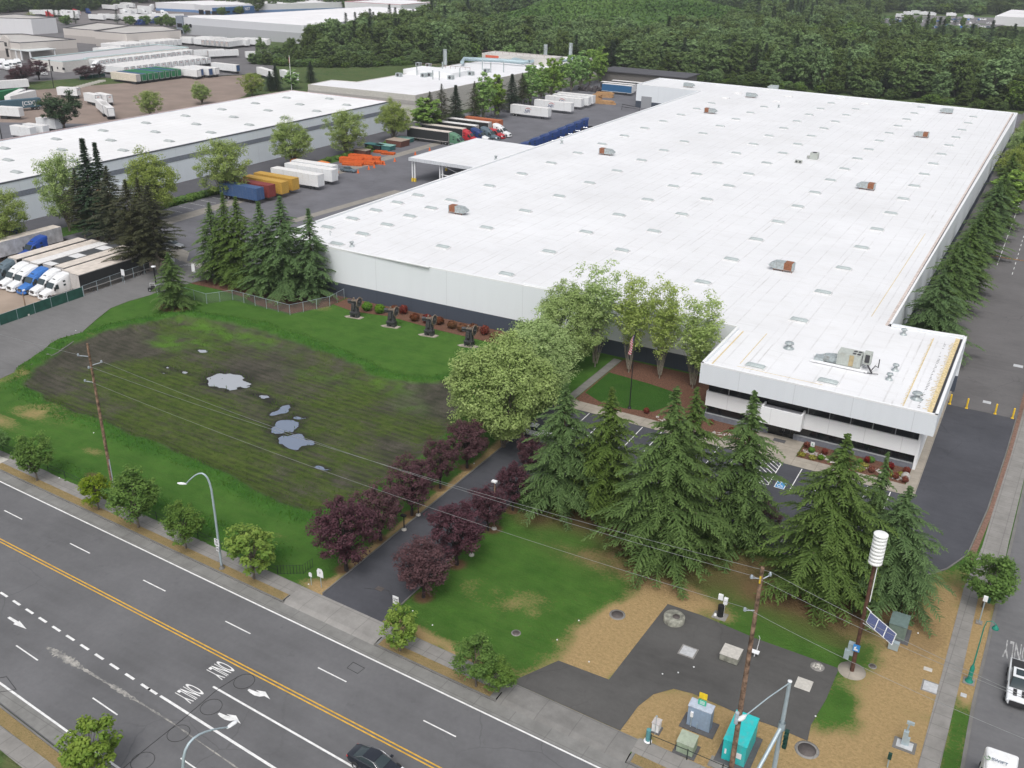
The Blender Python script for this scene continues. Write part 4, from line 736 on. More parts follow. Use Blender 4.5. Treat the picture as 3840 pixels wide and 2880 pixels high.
# shrubs
def shrubmesh(kind, seed, r, h, n, leaf):
    rng = np.random.default_rng(seed); d = rng.normal(size=(n, 3)); d /= np.linalg.norm(d, axis=1, keepdims=True); P = d*(.6+.4*rng.random((n, 1)))*np.array([r, r, h/2])+np.array([0, 0, h/2])
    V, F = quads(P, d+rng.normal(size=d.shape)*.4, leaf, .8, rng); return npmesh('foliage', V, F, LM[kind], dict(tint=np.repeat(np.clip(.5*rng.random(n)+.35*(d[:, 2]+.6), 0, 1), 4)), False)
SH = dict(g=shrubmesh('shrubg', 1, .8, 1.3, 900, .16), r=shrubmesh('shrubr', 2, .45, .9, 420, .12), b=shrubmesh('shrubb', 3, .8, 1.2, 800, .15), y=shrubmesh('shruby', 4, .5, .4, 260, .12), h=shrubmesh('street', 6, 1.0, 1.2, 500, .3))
def shrub(k_, x, y, s, label, group=None, sz=None, z=.03):
    o = tag(O('shrub', SH[k_]), label, 'shrub', group); o.location = (x, y, z); o.scale = (s, s, sz or s); o.rotation_euler = (0, 0, RNG.random()*6); return o
shrub('g', -101.0, 128.3, 1.25, 'rounded bright green shrub by the first iron press, left of two'); shrub('g', -98.3, 128.5, 1.3, 'rounded bright green shrub by the first iron press, right of two')
for i, (x, y) in enumerate([(-96.3, 130.1), (-94.6, 130.4), (-91.0, 128.7), (-88.6, 128.9), (-86.5, 129.6), (-83.6, 129.2), (-81.4, 129.0), (-79.8, 130.0), (-77.4, 129.7), (-74.8, 128.5), (-72, 129.5)]):
    shrub('b' if i not in (1, 3, 8) else 'r', x, y, 1.15 if i not in (1, 3, 8) else 1.9, 'russet shrub in the bark bed along the dark wall base behind the iron presses', 'russet shrubs along the wall')
for i, (k_, x, y, s) in enumerate([('r', -20.4, 118.2, 1.0), ('r', -17.9, 117.6, 1), ('r', -15.6, 118.4, .9), ('r', -14.2, 116.2, 1.1), ('r', -12.6, 118.3, 1), ('r', -11.6, 115.9, 1.1), ('r', -9.7, 117.9, 1.2), ('r', -8.7, 115.8, 1.0), ('r', -7.7, 117.9, 1.1), ('r', -7.5, 115.5, 1.0), ('r', -28.3, 118.4, 1), ('r', -30.4, 117.2, .9), ('r', -33.6, 118.0, .9), ('r', -37.5, 116.0, .9), ('r', -42.6, 116.4, 1.0), ('r', -36.6, 117.5, .9)]):
    shrub(k_, x, y, s, 'clipped red shrub in the bark bed under the office windows', 'clipped red shrubs before the office')
for i, (x, y, s) in enumerate([(-19.5, 117.2, .6), (-16.4, 118.4, .65), (-12.2, 118.6, .65), (-13.4, 117.6, .5), (-9.9, 115.6, .6), (-36.5, 119, .6), (-35, 116.6, .6), (-18.0, 115.8, .55)]): shrub('g', x, y, s, 'small dark green shrub in the rock bed before the office', 'small green shrubs before the office')
for i, (x, y) in enumerate([(-20.4, 115.6), (-19, 115.5), (-14.6, 117.3), (-13, 115.5), (-12.7, 117.0), (-8.2, 117.0), (-9.0, 116.2), (-28.0, 116.6)]): shrub('y', x, y, 1.2, 'low yellow-green ground shrub in the rock bed before the office', 'low yellow shrubs before the office')
rk = MB(); rr_ = random.Random(3)
for i in range(420):
    if i < 300: x = rr_.uniform(-20.6, -7.6); y = 116.6+.5*math.sin(x*.9)+rr_.uniform(-.5, .5)
    else: x = rr_.uniform(-41, -27.6); y = 115.9+.3*math.sin(x)+rr_.uniform(-.45, .45)
    s = rr_.uniform(.07, .2); a = rr_.random()*3
    rk.add([(x+s*math.cos(a+q_)*rr_.uniform(.7, 1.2), y+s*math.sin(a+q_), .035) for q_ in (0, 1.57, 3.14, 4.7)]+[(x, y, .035+s*.8)], [(0, 1, 4), (1, 2, 4), (2, 3, 4), (3, 0, 4)])
o = rk.build('river_rocks', M('pale_rocks', (.38, .36, .34), .9, var=.35, scale=6)); o['kind'] = 'stuff'
tag(MB().lathe([(.55, 0), (.6, .3), (.35, .7), (0, .8)], (-7.6, 116.7, .03), 9).build('boulder', M('pale_rocks', (.38, .36, .34))), 'pale boulder at the right end of the office rock bed', 'boulder')
for i in range(26): shrub('h', -184.9+rr_.uniform(-.6, .6), 150+i*1.35, 1.3, 'dense green hedge shrub along the west yard edge', 'hedge along the west yard', z=0)
for i in range(18): shrub('h', -186.0+rr_.uniform(-1.6, 1), 198+i*3.4, 1.1, 'low green undergrowth shrub at the foot of the trees by the west warehouse', 'undergrowth by the west warehouse', z=0)
# ---------------------------------------------------------------- buildings
def roofmat(name, c=(.715, .72, .735), px=3.05, rot=0.0, dirt=.2, py=8.0):
    n = NT(name); g = n.n('NewGeometry'); mp = n.n('Mapping', {'Vector': g.outputs['Position'], 'Rotation': (0, 0, rot)}); sx = n.n('SeparateXYZ', {'Vector': mp.outputs[0]})
    v = n.world(); o = n.mix(n.noise(v, .05, 5, .6, .3, .7), tuple(x*.94 for x in c), tuple(min(.9, x*1.05) for x in c))
    brk = n.noise(n.world((.9, .12, 1)), 1.4, 6, .8, .42, .62); brk2 = n.noise(n.world((.12, .9, 1)), 1.4, 6, .8, .45, .65)
    for ax, p, b, st_ in ((0, px, brk, .45), (1, py, brk2, .3)):
        w = n.math('PINGPONG', sx.outputs[ax], p/2); l = n.n('MapRange', {'Value': w, 'From Min': .03, 'From Max': .17, 'To Min': 1.0, 'To Max': 0.0}).outputs[0]
        o = n.mix(n.math('MULTIPLY', n.math('MULTIPLY', l, b), st_), o, (.36, .35, .34))
    w = n.math('PINGPONG', n.math('ADD', sx.outputs[0], 2.0), px*1.5); l = n.n('MapRange', {'Value': w, 'From Min': .05, 'From Max': .2, 'To Min': 1.0, 'To Max': 0.0}).outputs[0]
    o = n.mix(n.math('MULTIPLY', n.math('MULTIPLY', l, n.noise(n.world((1, .05, 1)), 2.5, 7, .85, .5, .62)), .5), o, (.28, .26, .24))
    d = n.noise(n.world((.5, 1.3, 1)), .35, 8, .75, .5, .75); o = n.mix(n.math('MULTIPLY', d, dirt), o, (.5, .48, .46))
    d3 = n.noise(v, .045, 7, .7, .5, .8); o = n.mix(n.math('MULTIPLY', d3, dirt*.9), o, (.50, .49, .47)); d2 = n.noise(v, 1.6, 6, .8, .6, .8); o = n.mix(n.math('MULTIPLY', d2, dirt*1.1), o, (.42, .40, .38)); n.bump(brk, .1, .05)
    return n.fin(o, .8, 0, .2)
def wallmat(name, c, panel=7.6, streak=.12, off=0.0):
    n = NT(name); g = n.n('NewGeometry'); sx = n.n('SeparateXYZ', {'Vector': g.outputs['Position']}); s_ = n.math('ADD', n.math('ADD', sx.outputs[0], sx.outputs[1]), off)
    w = n.math('PINGPONG', s_, panel/2); l = n.n('MapRange', {'Value': w, 'From Min': .02, 'From Max': .06, 'To Min': 1.0, 'To Max': 0.0}).outputs[0]
    st_ = n.noise(n.world((1, 1, .08)), .8, 6, .7, .4, .75); o = n.mix(n.math('MULTIPLY', st_, streak), c, tuple(x*.6 for x in c)); o = n.mix(n.math('MULTIPLY', l, .35), o, tuple(x*.5 for x in c))
    return n.fin(o, .75, 0, .25)
W_ROOF = roofmat('white_membrane', dirt=.3); W_WALL = wallmat('white_tilt_wall', (.74, .775, .81), 15.2, .08); D_WALL = wallmat('dark_wall_base', (.062, .075, .10)); COPE = M('white_coping', (.78, .79, .80), .6, var=.04); GUT = M('gutter_black', (.05, .05, .055), .8)
RUSTY = M('rust_yellow', (.62, .50, .28), .9, var=.25, scale=3, dirt=(.72, .70, .66)); PINKR = M('roof_edge_tan', (.60, .52, .48), .9, var=.2, scale=2, dirt=(.4, .33, .3))
H = 9.0
FL = at(1012, 885, H); FR = Vector((-36.0, 133.4, H))
MAIN = [(-125.6, 131.3), (-35.9, 133.6), (-35.9, 117.7), (-5.6, 117.7), (-5.6, 148.2), (-16.1, 147.1), (-15.2, 386.4), (-98, 391.5), (-151.4, 394.6), (-151.8, 371.0), (-124.8, 368.6)]
wh = thing('warehouse', 'huge white flat-roofed warehouse with a dark wall base and a two storey office corner', 'warehouse', (0, 0, 0))
def wallrun(mb, pts, z0, z1, t=.3, mi=0, closed=False):
    m_ = len(pts)
    for i in range(m_ if closed else m_-1):
        a = Vector(pts[i]); b = Vector(pts[(i+1) % m_]); d = (b-a).normalized(); nn = Vector((d.y, -d.x))       # right-hand side = outside for CCW order
        mb.add([(a.x, a.y, z0), (b.x, b.y, z0), (b.x, b.y, z1), (a.x, a.y, z1), (a.x-nn.x*t, a.y-nn.y*t, z0), (b.x-nn.x*t, b.y-nn.y*t, z0), (b.x-nn.x*t, b.y-nn.y*t, z1), (a.x-nn.x*t, a.y-nn.y*t, z1)], [(0, 1, 2, 3), (5, 4, 7, 6), (3, 2, 6, 7), (0, 4, 5, 1)], mi)
C_ = [(MAIN[0]), MAIN[1]]
mw = MB(); wallrun(mw, [MAIN[-1], MAIN[0], MAIN[1]], 2.6, 8.8); wallrun(mw, [MAIN[4], MAIN[5], MAIN[6], MAIN[7], MAIN[8], MAIN[9], MAIN[10]], 2.6, 8.8); mw.build('wall', W_WALL, wh)
mb = MB(); wallrun(mb, [(p[0], p[1]) for p in (MAIN[-1], MAIN[0], MAIN[1])], -.3, 2.6, .35); wallrun(mb, [MAIN[4], MAIN[5], MAIN[6], MAIN[7], MAIN[8], MAIN[9], MAIN[10]], -.3, 2.6, .35); mb.build('wall_base', D_WALL, wh)
MB().sheet(MAIN, 8.62).build('roof', W_ROOF, wh)
pm = MB(); wallrun(pm, MAIN, 8.8, 9.0, .35, 0, True)
for x0, x1 in ((-118, -90), (-72, -50)): pm.box(x0, x1, 131.5+(x0+125)*.0256, 131.95+(x0+125)*.0256, 8.995, 9.16)
pm.build('parapet', COPE, wh)
ge = MB(); ge.box(-17.0, -16.55, 147.2, 386, 8.63, 8.66, 1); ge.box(-16.55, -16.4, 147.2, 386, 8.63, 8.68, 0); ge.box(-6.35, -6.05, 118.2, 147.2, 8.63, 8.68, 0); ge.box(-6.95, -6.35, 118.4, 147.2, 8.63, 8.655, 2); ge.box(-19.6, -19.48, 150, 205, 8.63, 8.64, 2); ge.box(-9.9, -9.75, 119, 145.5, 8.63, 8.64, 2); ge.box(-34.8, -34.6, 118.6, 133, 8.63, 8.645, 2); ge.box(-31.5, -31.38, 121, 134, 8.63, 8.64, 2); ge.box(-31.5, -20, 119.9, 120, 8.63, 8.64, 2)
rw = random.Random(2)
for i in range(46): y = 119.5+i*.56; ge.box(-7.1-rw.random()*.5, -6.9, y, y+.18, 8.656, 8.662, 2); ge.box(-8.2, -8.2+rw.random()*.35, y, y+.12, 8.64, 8.645, 0); ge.box(-10.2+rw.random()*.2, -9.9, y, y+.14, 8.64, 8.645, 2)
ge.build('roof_gutter', [GUT, PINKR, RUSTY], wh)
# skylights: the 100 largest in the picture are single parts
SKG = M('skylight_dome', (.40, .45, .45), .35, var=.15, scale=6, spec=.5); SKC = M('skylight_curb', (.70, .70, .70), .8, var=.1)
sm_ = MB(); sm_.box(-1.45, 1.45, -.72, .72, 0, .22, 1)
secs = []
for t_ in (-1, -.8, 0, .8, 1):
    hh_ = .30 if abs(t_) < .9 else .0
    secs.append([(t_*1.3, .6*math.cos(R(180*j/6)), .22+max(.02, hh_)*math.sin(R(180*j/6))+.02) for j in range(7)])
sm_.loft(secs, 0, True, True)
skm = sm_.mesh('skylight', [SKG, SKC])
SK = [(-121, 142.5+7.75*i) for i in range(5)]+[(-112.5, 134.8+7.8*i) for i in range(6)]+[(-112.5+.15*i, 190+15.2*i) for i in range(13)]+[(-95.1+.15*i, 144+15.5*i) for i in range(16)]+[(-77.3+.13*i, 136.6+15.5*i) for i in range(17)]+[(-66.2+.1*i, 160.3+15.4*i) for i in range(15)]+[(-47.3+.09*i, 150.9+15.2*i) for i in range(16)]+[(-28.7+.07*i, 141.8+15.1*i) for i in range(16)]+[(-29.3, 120.9), (-19.6, 121.0)]
SK.sort(key=lambda p: proj((p[0], p[1], 9))[2])
for i, p in enumerate(SK[:100]):
    o = O('skylight', skm, wh, (p[0], p[1], 8.62)); o.rotation_euler = (0, 0, -.02)
rest = MB()
for p in SK[100:]: rest.add([(v[0]+p[0], v[1]+p[1], v[2]+8.62) for v in sm_.v], sm_.f, 0)
o = rest.build('skylights_beyond', [SKC], wh); o['kind'] = 'stuff'
# annex with two roller doors
dm = M('roller_door', (.30, .31, .33), .6, var=.06)
for x0 in (-149.2, -139.2): 
    d_ = MB(); d_.box(x0, x0+4.4, 370.35-.0, 370.6, 0, 4.6)
    for i in range(11): d_.box(x0+.05, x0+4.35, 370.33, 370.36, .1+i*.41, .13+i*.41)
    o = d_.build('roller_door', dm, wh)
# ---- office corner
of = W_WALL
GL = NT('black_glass'); GL.fin((.012, .014, .016), .06, 0, .6); GL = GL.m; MULL = M('mullion', (.30, .31, .32), .5); WSP = wallmat('white_spandrel', (.78, .79, .80), 4.6, .06); FAS = wallmat('white_fascia', (.70, .735, .77), 7.4, .1, 1.5); GREYW = M('grey_sill_wall', (.17, .18, .21), .8)
f_ = MB(); f_.box(-35.9, -5.6, 117.72, 118.1, 6.0, 8.8); f_.box(-35.9, -35.5, 118.1, 133.5, 6.0, 8.8); f_.box(-6.0, -5.6, 118.1, 148.2, 6.0, 8.8); f_.box(-16, -6.0, 147.8, 148.2, 6, 8.8); f_.build('fascia', FAS, wh)
MB().box(-35.5, -6.0, 118.1, 147.8, 6.05, 6.2).build('soffit', M('soffit', (.3, .31, .32), .8), wh)
f_ = MB(); f_.box(-35.2, -6.95, 119.5, 119.8, 2.0, 4.15); f_.box(-7.25, -6.9, 119.8, 147.9, 2.0, 6.05); f_.box(-35.2, -34.9, 119.8, 133, 2.0, 4.15); f_.box(-7.25, -6.92, 119.42, 119.8, -.2, 6.04); f_.box(-7.2, -6.9, 119.8, 147.9, -.2, 2.0); f_.box(-7.2, -6.95, 147.6, 147.9, -.2, 6.05); f_.box(-16.1, -7.2, 147.6, 147.9, -.2, 6.05)
f_.build('spandrel', WSP, wh)
f_ = MB(); f_.box(-35.0, -7.25, 119.75, 119.85, .75, 2.05); f_.box(-35.0, -7.25, 119.75, 119.85, 4.1, 6.06); f_.box(-35.0, -34.9, 119.85, 133, 4.1, 6.06); WB_ = f_.build('window_band', GL, wh)
f_ = MB(); f_.box(-35.1, -26.1, 119.45, 119.8, -.2, .78); f_.box(-22.6, -7.3, 119.45, 119.8, -.2, .78); f_.box(-35.1, -26.1, 119.4, 119.82, .78, .84, 1); f_.box(-22.6, -7.3, 119.4, 119.82, .78, .84, 1); f_.box(-35.1, -34.8, 119.8, 133, -.2, 2.0); f_.build('sill_wall', [GREYW, MULL], wh)
for x in (-32.1, -28.9, -21.2, -18.4, -15.7, -12.9, -10.1): MB().box(x-.05, x+.05, 119.68, 119.76, 4.15, 6.05).build('mullion', MULL, WB_)
c_ = MB(); c_.box(-27.0, -21.45, 117.6, 117.85, 2.35, 4.7); c_.box(-27.0, -26.75, 117.85, 119.5, 2.35, 4.7); c_.box(-21.7, -21.45, 117.85, 119.5, 2.35, 4.7); c_.box(-26.75, -21.7, 117.85, 119.5, 4.1, 4.3, 1); c_.build('entrance_canopy', [WSP, M('canopy_top', (.42, .42, .45), .8)], wh)
e_ = MB(); e_.box(-26.1, -22.6, 119.72, 119.9, -.1, 2.1); e_.build('entrance_glazing', GL, wh)
d_ = MB(); d_.box(-24.9, -23.1, 119.66, 119.72, 0.05, 2.05, 0); [d_.box(x, x+.06, 119.62, 119.67, .05, 2.05, 1) for x in (-24.95, -24.03, -23.1)]; d_.box(-24.9, -23.1, 119.62, 119.67, 2.0, 2.08, 1); ED_ = d_.build('entrance_door', [GL, GUT], wh); MB().tube([(-24.1, 119.58, .9), (-24.1, 119.58, 1.3)], .03).tube([(-23.9, 119.58, .9), (-23.9, 119.58, 1.3)], .03).build('handle', MULL, ED_)
for s in range(5): MB().box(-23.9+.0, -23.2, 119.55, 119.58, 1.5, 1.62).build('notice', COPE, ED_) if s == 0 else None
# ---- rooftop machines
GALV = M('galvanised', (.42, .47, .48), .5, .4, var=.2, scale=3, dirt=(.25, .2, .15)); RUST = M('rust', (.26, .11, .06), .9, var=.35, scale=5); MACH = M('machine_grey', (.42, .45, .42), .6, var=.08, dirt=(.3, .27, .22)); FAN = M('fan_dark', (.06, .06, .065), .6)
def rtu(label, x, y, flip=False, s=1.0, rz=0.0, red=True):
    t = thing('rooftop_unit', label, 'rooftop unit', (x, y, 8.62), rz, None); t.scale = (-s if flip else s, s, s)
    MB().box(-2.2, .1, -.75, .75, .35, 1.75).build('cabinet', GALV, t)
    MB().box(-1.95, -.5, -.79, -.75, .45, 1.72).box(-2.0, -.6, -.78, .78, 1.75, 1.79).box(-1.5, -.95, -.83, -.79, .6, 1.5).build('access_panel', [RUST if red else GALV], t)
    h = MB(); h.loft([[(.1, -.75, .35), (.1, .75, .35), (.1, .75, 1.75), (.1, -.75, 1.75)], [(1.3, -.75, .35), (1.3, .75, .35), (1.3, .75, 1.7), (1.3, -.75, 1.7)], [(2.3, -.75, .75), (2.3, .75, .75), (2.3, .75, 1.05), (2.3, -.75, 1.05)]], 0, False); h.build('intake_hood', GALV, t)
    l = MB(); [l.box(a, a+.08, b, b+.08, 0, .36) for a in (-2.1, -.4, 1.2) for b in (-.75, .67)]; l.box(-2.2, 1.4, -.75, -.67, .28, .35); l.box(-2.2, 1.4, .67, .75, .28, .35); l.build('support_frame', RUST, t); return t
for k_, (c, r, x, y, fl, lb) in enumerate([(1, 1, 1750, 165, 0, 'rusty panelled rooftop unit nearest the left front corner of the big roof'), (2, 0, 820, 1320, 0, 'galvanised rooftop unit near the left edge of the big roof, halfway back'), (2, 0, 1715, 965, 0, 'rooftop unit with a brown panel in the left rear part of the big roof'), (2, 0, 1530, 742, 0, 'rooftop unit at the rear of the annex roof'), (2, 0, 2070, 830, 0, 'small grey rooftop unit near the rear edge, left of centre'), (3, 0, 1540, 965, 1, 'grey rooftop unit near the rear edge at the right'), (3, 0, 1325, 1170, 1, 'rooftop unit with an orange brown panel in the right rear part of the big roof'), (3, 0, 845, 1615, 1, 'rooftop unit with a wide rusty panel right of the roof centre'), (3, 1, 120, 650, 1, 'rusty topped rooftop unit nearest the office roof'), (3, 0, 45, 760, 1, 'pale rooftop unit at the rear edge in the middle')]):
    p = aq(c, r, x, y, 9.2); rtu(lb, p.x, p.y, bool(fl), .95, red=k_ not in (4, 5, 9, 3))
p = aq(3, 0, 400, 1355, 9.2); t = thing('condenser', 'square grey condenser at the middle of the big roof', 'rooftop unit', (p.x, p.y, 8.62)); MB().box(-1, 1, -1, 1, .2, 1.7).build('cabinet', MACH, t); MB().lathe([(.6, 1.7), (.6, 1.8), (0, 1.82)]).build('fan', FAN, t); MB().box(-1.9, -1.0, -.3, .3, .2, .7).box(-1, 1, -1, 1, 0, .2).build('duct', MACH, t)
p = aq(3, 0, 265, 1390, 9.2); t = thing('exhaust_fan', 'small twin exhaust fan box at the middle of the big roof', 'rooftop unit', (p.x, p.y, 8.62)); MB().box(-.9, .9, -.4, .4, .1, .8).build('cabinet', MACH, t); [MB().cyl((s, -.42, .45), .28, .04, 12, axis='y').build('fan', FAN, t) for s in (-.45, .45)]
def vent(x, y, lb, r=.3, h=.7, cap=True, z=8.62):
    t = thing('roof_vent', lb, 'roof vent', (x, y, z)); MB().lathe([(r*1.8, 0), (r*1.2, .12), (r*.8, h*.5), (r*.8, h)], n=14).build('stack', GALV, t)
    if cap: MB().lathe([(r*.8, h), (r*1.5, h*1.02), (r*1.3, h*1.3), (0, h*1.4)], n=14).build('cap', GALV, t)
for lb, c, r, x, y in (('cone roof vent at the left of the office roof with a dirty patch round it', 3, 1, 180, 1340), ('small pipe vent on the office roof right of the large air conditioner', 3, 1, 1100, 1530), ('short pipe vent beside the office roof step', 3, 1, 1172, 1222), ('round capped vent in the right front corner of the office roof', 3, 2, 1285, 118), ('small vent pipe right below the large air conditioner', 3, 1, 1048, 1610), ('small dark vent at the left front corner of the big roof', 1, 1, 828, 462), ('small vent at the rear part of the big roof', 3, 0, 92, 925), ('wire topped vent at the canopy end of the big roof', 1, 0, 2072, 1370), ('curved pipe vent at the left edge of the big roof', 2, 0, 430, 1235)):
    p = aq(c, r, x, y, 8.8); vent(p.x, p.y, lb, .3 if 'round' not in lb else .45)
p = aq(3, 1, 700, 1500, 8.8); t = thing('air_conditioner', 'large grey packaged air conditioner with ducts on the office roof', 'air conditioner', (p.x, p.y, 8.62))
MB().box(-1.6, 1.5, -1.0, 1.1, .45, 2.2).build('cabinet', MACH, t); MB().box(-1.4, -.2, -1.03, -1.0, .55, 2.1).box(0, .6, -1.04, -1.0, .55, 2.1, 1).box(.7, 1.4, -1.03, -1.0, .55, 2.1).build('access_panel', [MACH, M('machine_stain', (.42, .34, .2), .8)], t)
for a in (.5, 1.1):
    for b in (-.45, .45): MB().lathe([(.26, 2.2), (.26, 2.26), (.1, 2.24), (0, 2.27)], (a, b, 0), 14).build('fan', FAN, t)
MB().box(-3.3, -1.6, -.6, .7, .35, 1.1).box(-4.6, -3.3, -.9, .5, .3, .75).build('duct', GALV, t); MB().tube([(-1.6, .8, 1.2), (-3.2, 1.0, .9), (-4.4, .6, .5)], .12).build('pipe', GALV, t)
MB().box(1.7, 2.7, -.2, .7, .9, 2.6).box(1.9, 2.5, -.25, -.2, 1.2, 2.3, 1).build('condenser', [MACH, FAN], t); MB().tube([(2.9, -.6, .2), (3.4, -.4, 1.1), (3.7, .4, .6), (3.6, 1.2, 1.5)], .07).tube([(2.2, -1.2, .1), (4.0, -.9, .2)], .05).tube([(2.4, -.3, .9), (3.2, -1.2, .3)], .12).build('pipework', FAN, t)
MB().box(-5.0, 2.6, -1.2, -.95, .12, .38).box(-5.0, 2.6, 1.0, 1.25, .12, .38).box(-4.8, -4.6, -1.1, 1.2, .12, .3).box(1.5, 1.7, -1.1, 1.2, .12, .3).build('support_frame', COPE, t)
p = aq(1, 1, 640, 360, 9); tag(MB().tube([(p.x, p.y, 8.62), (p.x, p.y, 9.6)], .06).tube([(p.x, p.y, 9.5), (p.x+.4, p.y, 9.3)], .05).build('roof_mast', GALV), 'thin mast standing beside a skylight at the left front corner of the big roof', 'mast')
# ---- canopy on the west side of the warehouse
cp = thing('loading_canopy', 'white flat loading canopy on legs attached to the left side of the warehouse', 'canopy', (0, 0, 0))
CP = [(-152.1, 214.0), (-125.2, 213.6), (-125.1, 247.5), (-151.6, 248.5)]
MB().sheet(CP, 6.5).build('roof', W_ROOF, cp); b_ = MB(); wallrun(b_, CP, 5.7, 6.56, .25, 0, True); b_.sheet(CP, 5.75); b_.build('fascia', M('canopy_fascia', (.55, .57, .60), .6), cp)
for x, y in ((-151.4, 214.8), (-150.6, 214.8), (-142.6, 215), (-141.8, 215), (-134, 215), (-151.0, 231), (-151.0, 247.5)):
    l = MB(); l.box(x-.15, x+.15, y-.15, y+.15, .9, 5.75); l.build('leg', COPE, cp)
    MB().box(x-.25, x+.25, y-.25, y+.25, 0, 1.0).build('leg_guard', M('yellow_guard', (.7, .5, .05), .6), cp)
MB().tube([(-142.2, 215, 3), (-134, 215, 2.8)], .12).tube([(-142.2, 215, 5.5), (-134, 215, 3.2)], .06).build('brace', COPE, cp)
# ---- west warehouse
WX0, WX1 = -243.2, -201.6; ww = thing('warehouse', 'long white warehouse with a grey stripe on its wall, behind the row of leafy trees', 'warehouse', (0, 0, 0))
WP_ = [(WX0, 30), (WX1, 30), (WX1, 273.5), (-245.5, 273.5)]
MB().sheet(WP_, 9.2).build('roof', roofmat('white_membrane_west', (.75, .75, .755), 3.4, 0, .22), ww)
b_ = MB(); wallrun(b_, WP_, -.3, 9.3, .3, 0, True); b_.build('wall', wallmat('pale_blue_wall', (.72, .77, .82), 7.6), ww)
b_ = MB(); b_.box(WX1, WX1+.06, 30, 273.5, 5.7, 6.9); b_.build('stripe', M('grey_stripe', (.20, .22, .26), .8), ww)
b_ = MB(); b_.box(WX1-.2, WX1+.08, 30, 273.6, 9.2, 9.55, 0); b_.box(-245.4, -245.1, 30, 273.6, 9.2, 9.5, 1); b_.box(-245.4, WX1, 273.3, 273.6, 9.2, 9.5, 1); b_.build('coping', [M('dark_coping', (.12, .13, .15), .7), M('pink_coping', (.55, .45, .45), .7)], ww)
MB().box(WX1, WX1+.5, 158.5, 161.5, 0, 3.2).build('door', M('pale_door', (.62, .64, .66), .7), ww)
sm2 = MB(); sm2.add(sm_.v, sm_.f, 0); skm2 = sm2.mesh('skylight', [M('skylight_far', (.40, .43, .43), .5)])
for i in range(14):
    for x in (-235, -222, -209): O('skylight', skm2, ww, (x, 62+i*15.2+(7 if x == -222 else 0), 9.2))
t = thing('pallet_stack', 'brown stacked pallets against the west warehouse wall, seen between the trees', 'pallets', (-199.5, 152.5, 0)); MB().box(-1.2, 1.2, -2, 2, 0, 2.6).box(-1.3, 1.3, -1, 1, 2.6, 3.4).build('pallets', M('dirty_wood', (.22, .12, .05), .9, var=.4, scale=5), t)
p = aq(1, 0, 308, 775); t = thing('roof_flagpole', 'white mast with a small red flag at the far corner of the west warehouse', 'flagpole', (p.x, p.y, 0)); MB().tube([(0, 0, 0), (0, 0, 14)], .12).build('pole', COPE, t); MB().box(-.3, 0, -.05, .05, 11, 13).build('flag', M('flag_red', (.5, .05, .04), .8), t)
# ---- north warehouse with pipes
nw = thing('warehouse', 'white roofed factory with roof pipes and stacks, behind the tree line at the rear', 'factory', (0, 0, 0))
NP = [(-252.3, 291), (-204.5, 293), (-204, 446)]+[tuple(at(*p, 9)[:2]) for p in ((2021, 209), (1804, 228), (1728, 237), (1511, 277), (1337, 306), (1242, 299))]
pr_ = aq(2, 0, 800, 510, 9)
MB().sheet(NP, 8.8).build('roof', roofmat('white_membrane_north', (.74, .74, .76), 3.6, 0, .25), nw); b_ = MB(); wallrun(b_, NP, -.3, 9.0, .3, 0, True); b_.build('wall', M('beige_wall', (.50, .48, .45), .8), nw)
b_ = MB(); wallrun(b_, [(p[0], p[1]) for p in ((-252.5, 290.9), (-204.4, 292.9))], 5.6, 7.0, .4); b_.build('stripe', M('beige_stripe', (.36, .34, .33), .8), nw)
def onp(c, r, x, y, z): return aq(c, r, x, y, z)
a0 = onp(2, 0, -230, 260*2.304*.0+500, 14) if False else None
a = at(1807, 215, 12); pb_ = at(2020, 218, 12)
t = thing('penthouse', 'pale rooftop penthouse with a red sign and a railing on the factory', 'penthouse', (0, 0, 0)); q1 = at(1807, 224, 9)-Vector((0, 14, 0)); q2 = at(2015, 215, 9)
MB().box(q1.x, q1.x+36, q1.y+14, q1.y+26, 8.6, 12.0).build('body', M('penthouse_wall', (.55, .53, .50), .8), t); MB().box(q1.x+2, q1.x+9, q1.y+13.9, q1.y+14, 10.2, 11.3).build('red_sign', M('sign_red', (.55, .12, .07), .7), t)
rl = MB(); [rl.box(q1.x+i*3.6, q1.x+i*3.6+.08, q1.y+14.2, q1.y+14.3, 12.2, 13.2) for i in range(11)]; rl.box(q1.x, q1.x+36, q1.y+14.2, q1.y+14.3, 13.1, 13.2); rl.build('railing', M('brown_rail', (.22, .13, .11), .7), t)
BLP = M('pale_blue_pipe', (.36, .46, .50), .5, .2)
pz = lambda x, y: tuple(at(1440+x/2.304, 120+y/2.304, 10.5))
tag(MB().tube([pz(675, 262), pz(690, 232), pz(1000, 245), pz(1200, 262), pz(1260, 255)], .9, 8).build('duct', BLP), 'long pale blue duct across the factory roof', 'duct'); tag(MB().tube([pz(1090, 228), pz(1150, 238), pz(1260, 262), pz(1350, 215), pz(1400, 225), pz(1460, 250)], .7, 8).build('duct', BLP), 'bent pale blue duct near the two chimneys on the factory roof', 'duct'); tag(MB().tube([pz(1400, 240), pz(1560, 248), pz(1640, 225), pz(1690, 240)], .6, 8).build('duct', BLP), 'pale blue duct at the right end of the factory roof', 'duct')
for (x, y, h) in ((528, 290, 7), (1393, 240, 7), (1610, 225, 7)): p = at(1440+x/2.304, 120+y/2.304, 9); tag(MB().cyl((p.x, p.y, 8.8), .9, h, 12).build('chimney', GALV), {528: 'grey metal chimney at the left side of the factory roof', 1393: 'grey metal chimney behind the blue ducts, left of two', 1610: 'grey metal chimney behind the blue ducts, right of two'}[x], 'chimney')
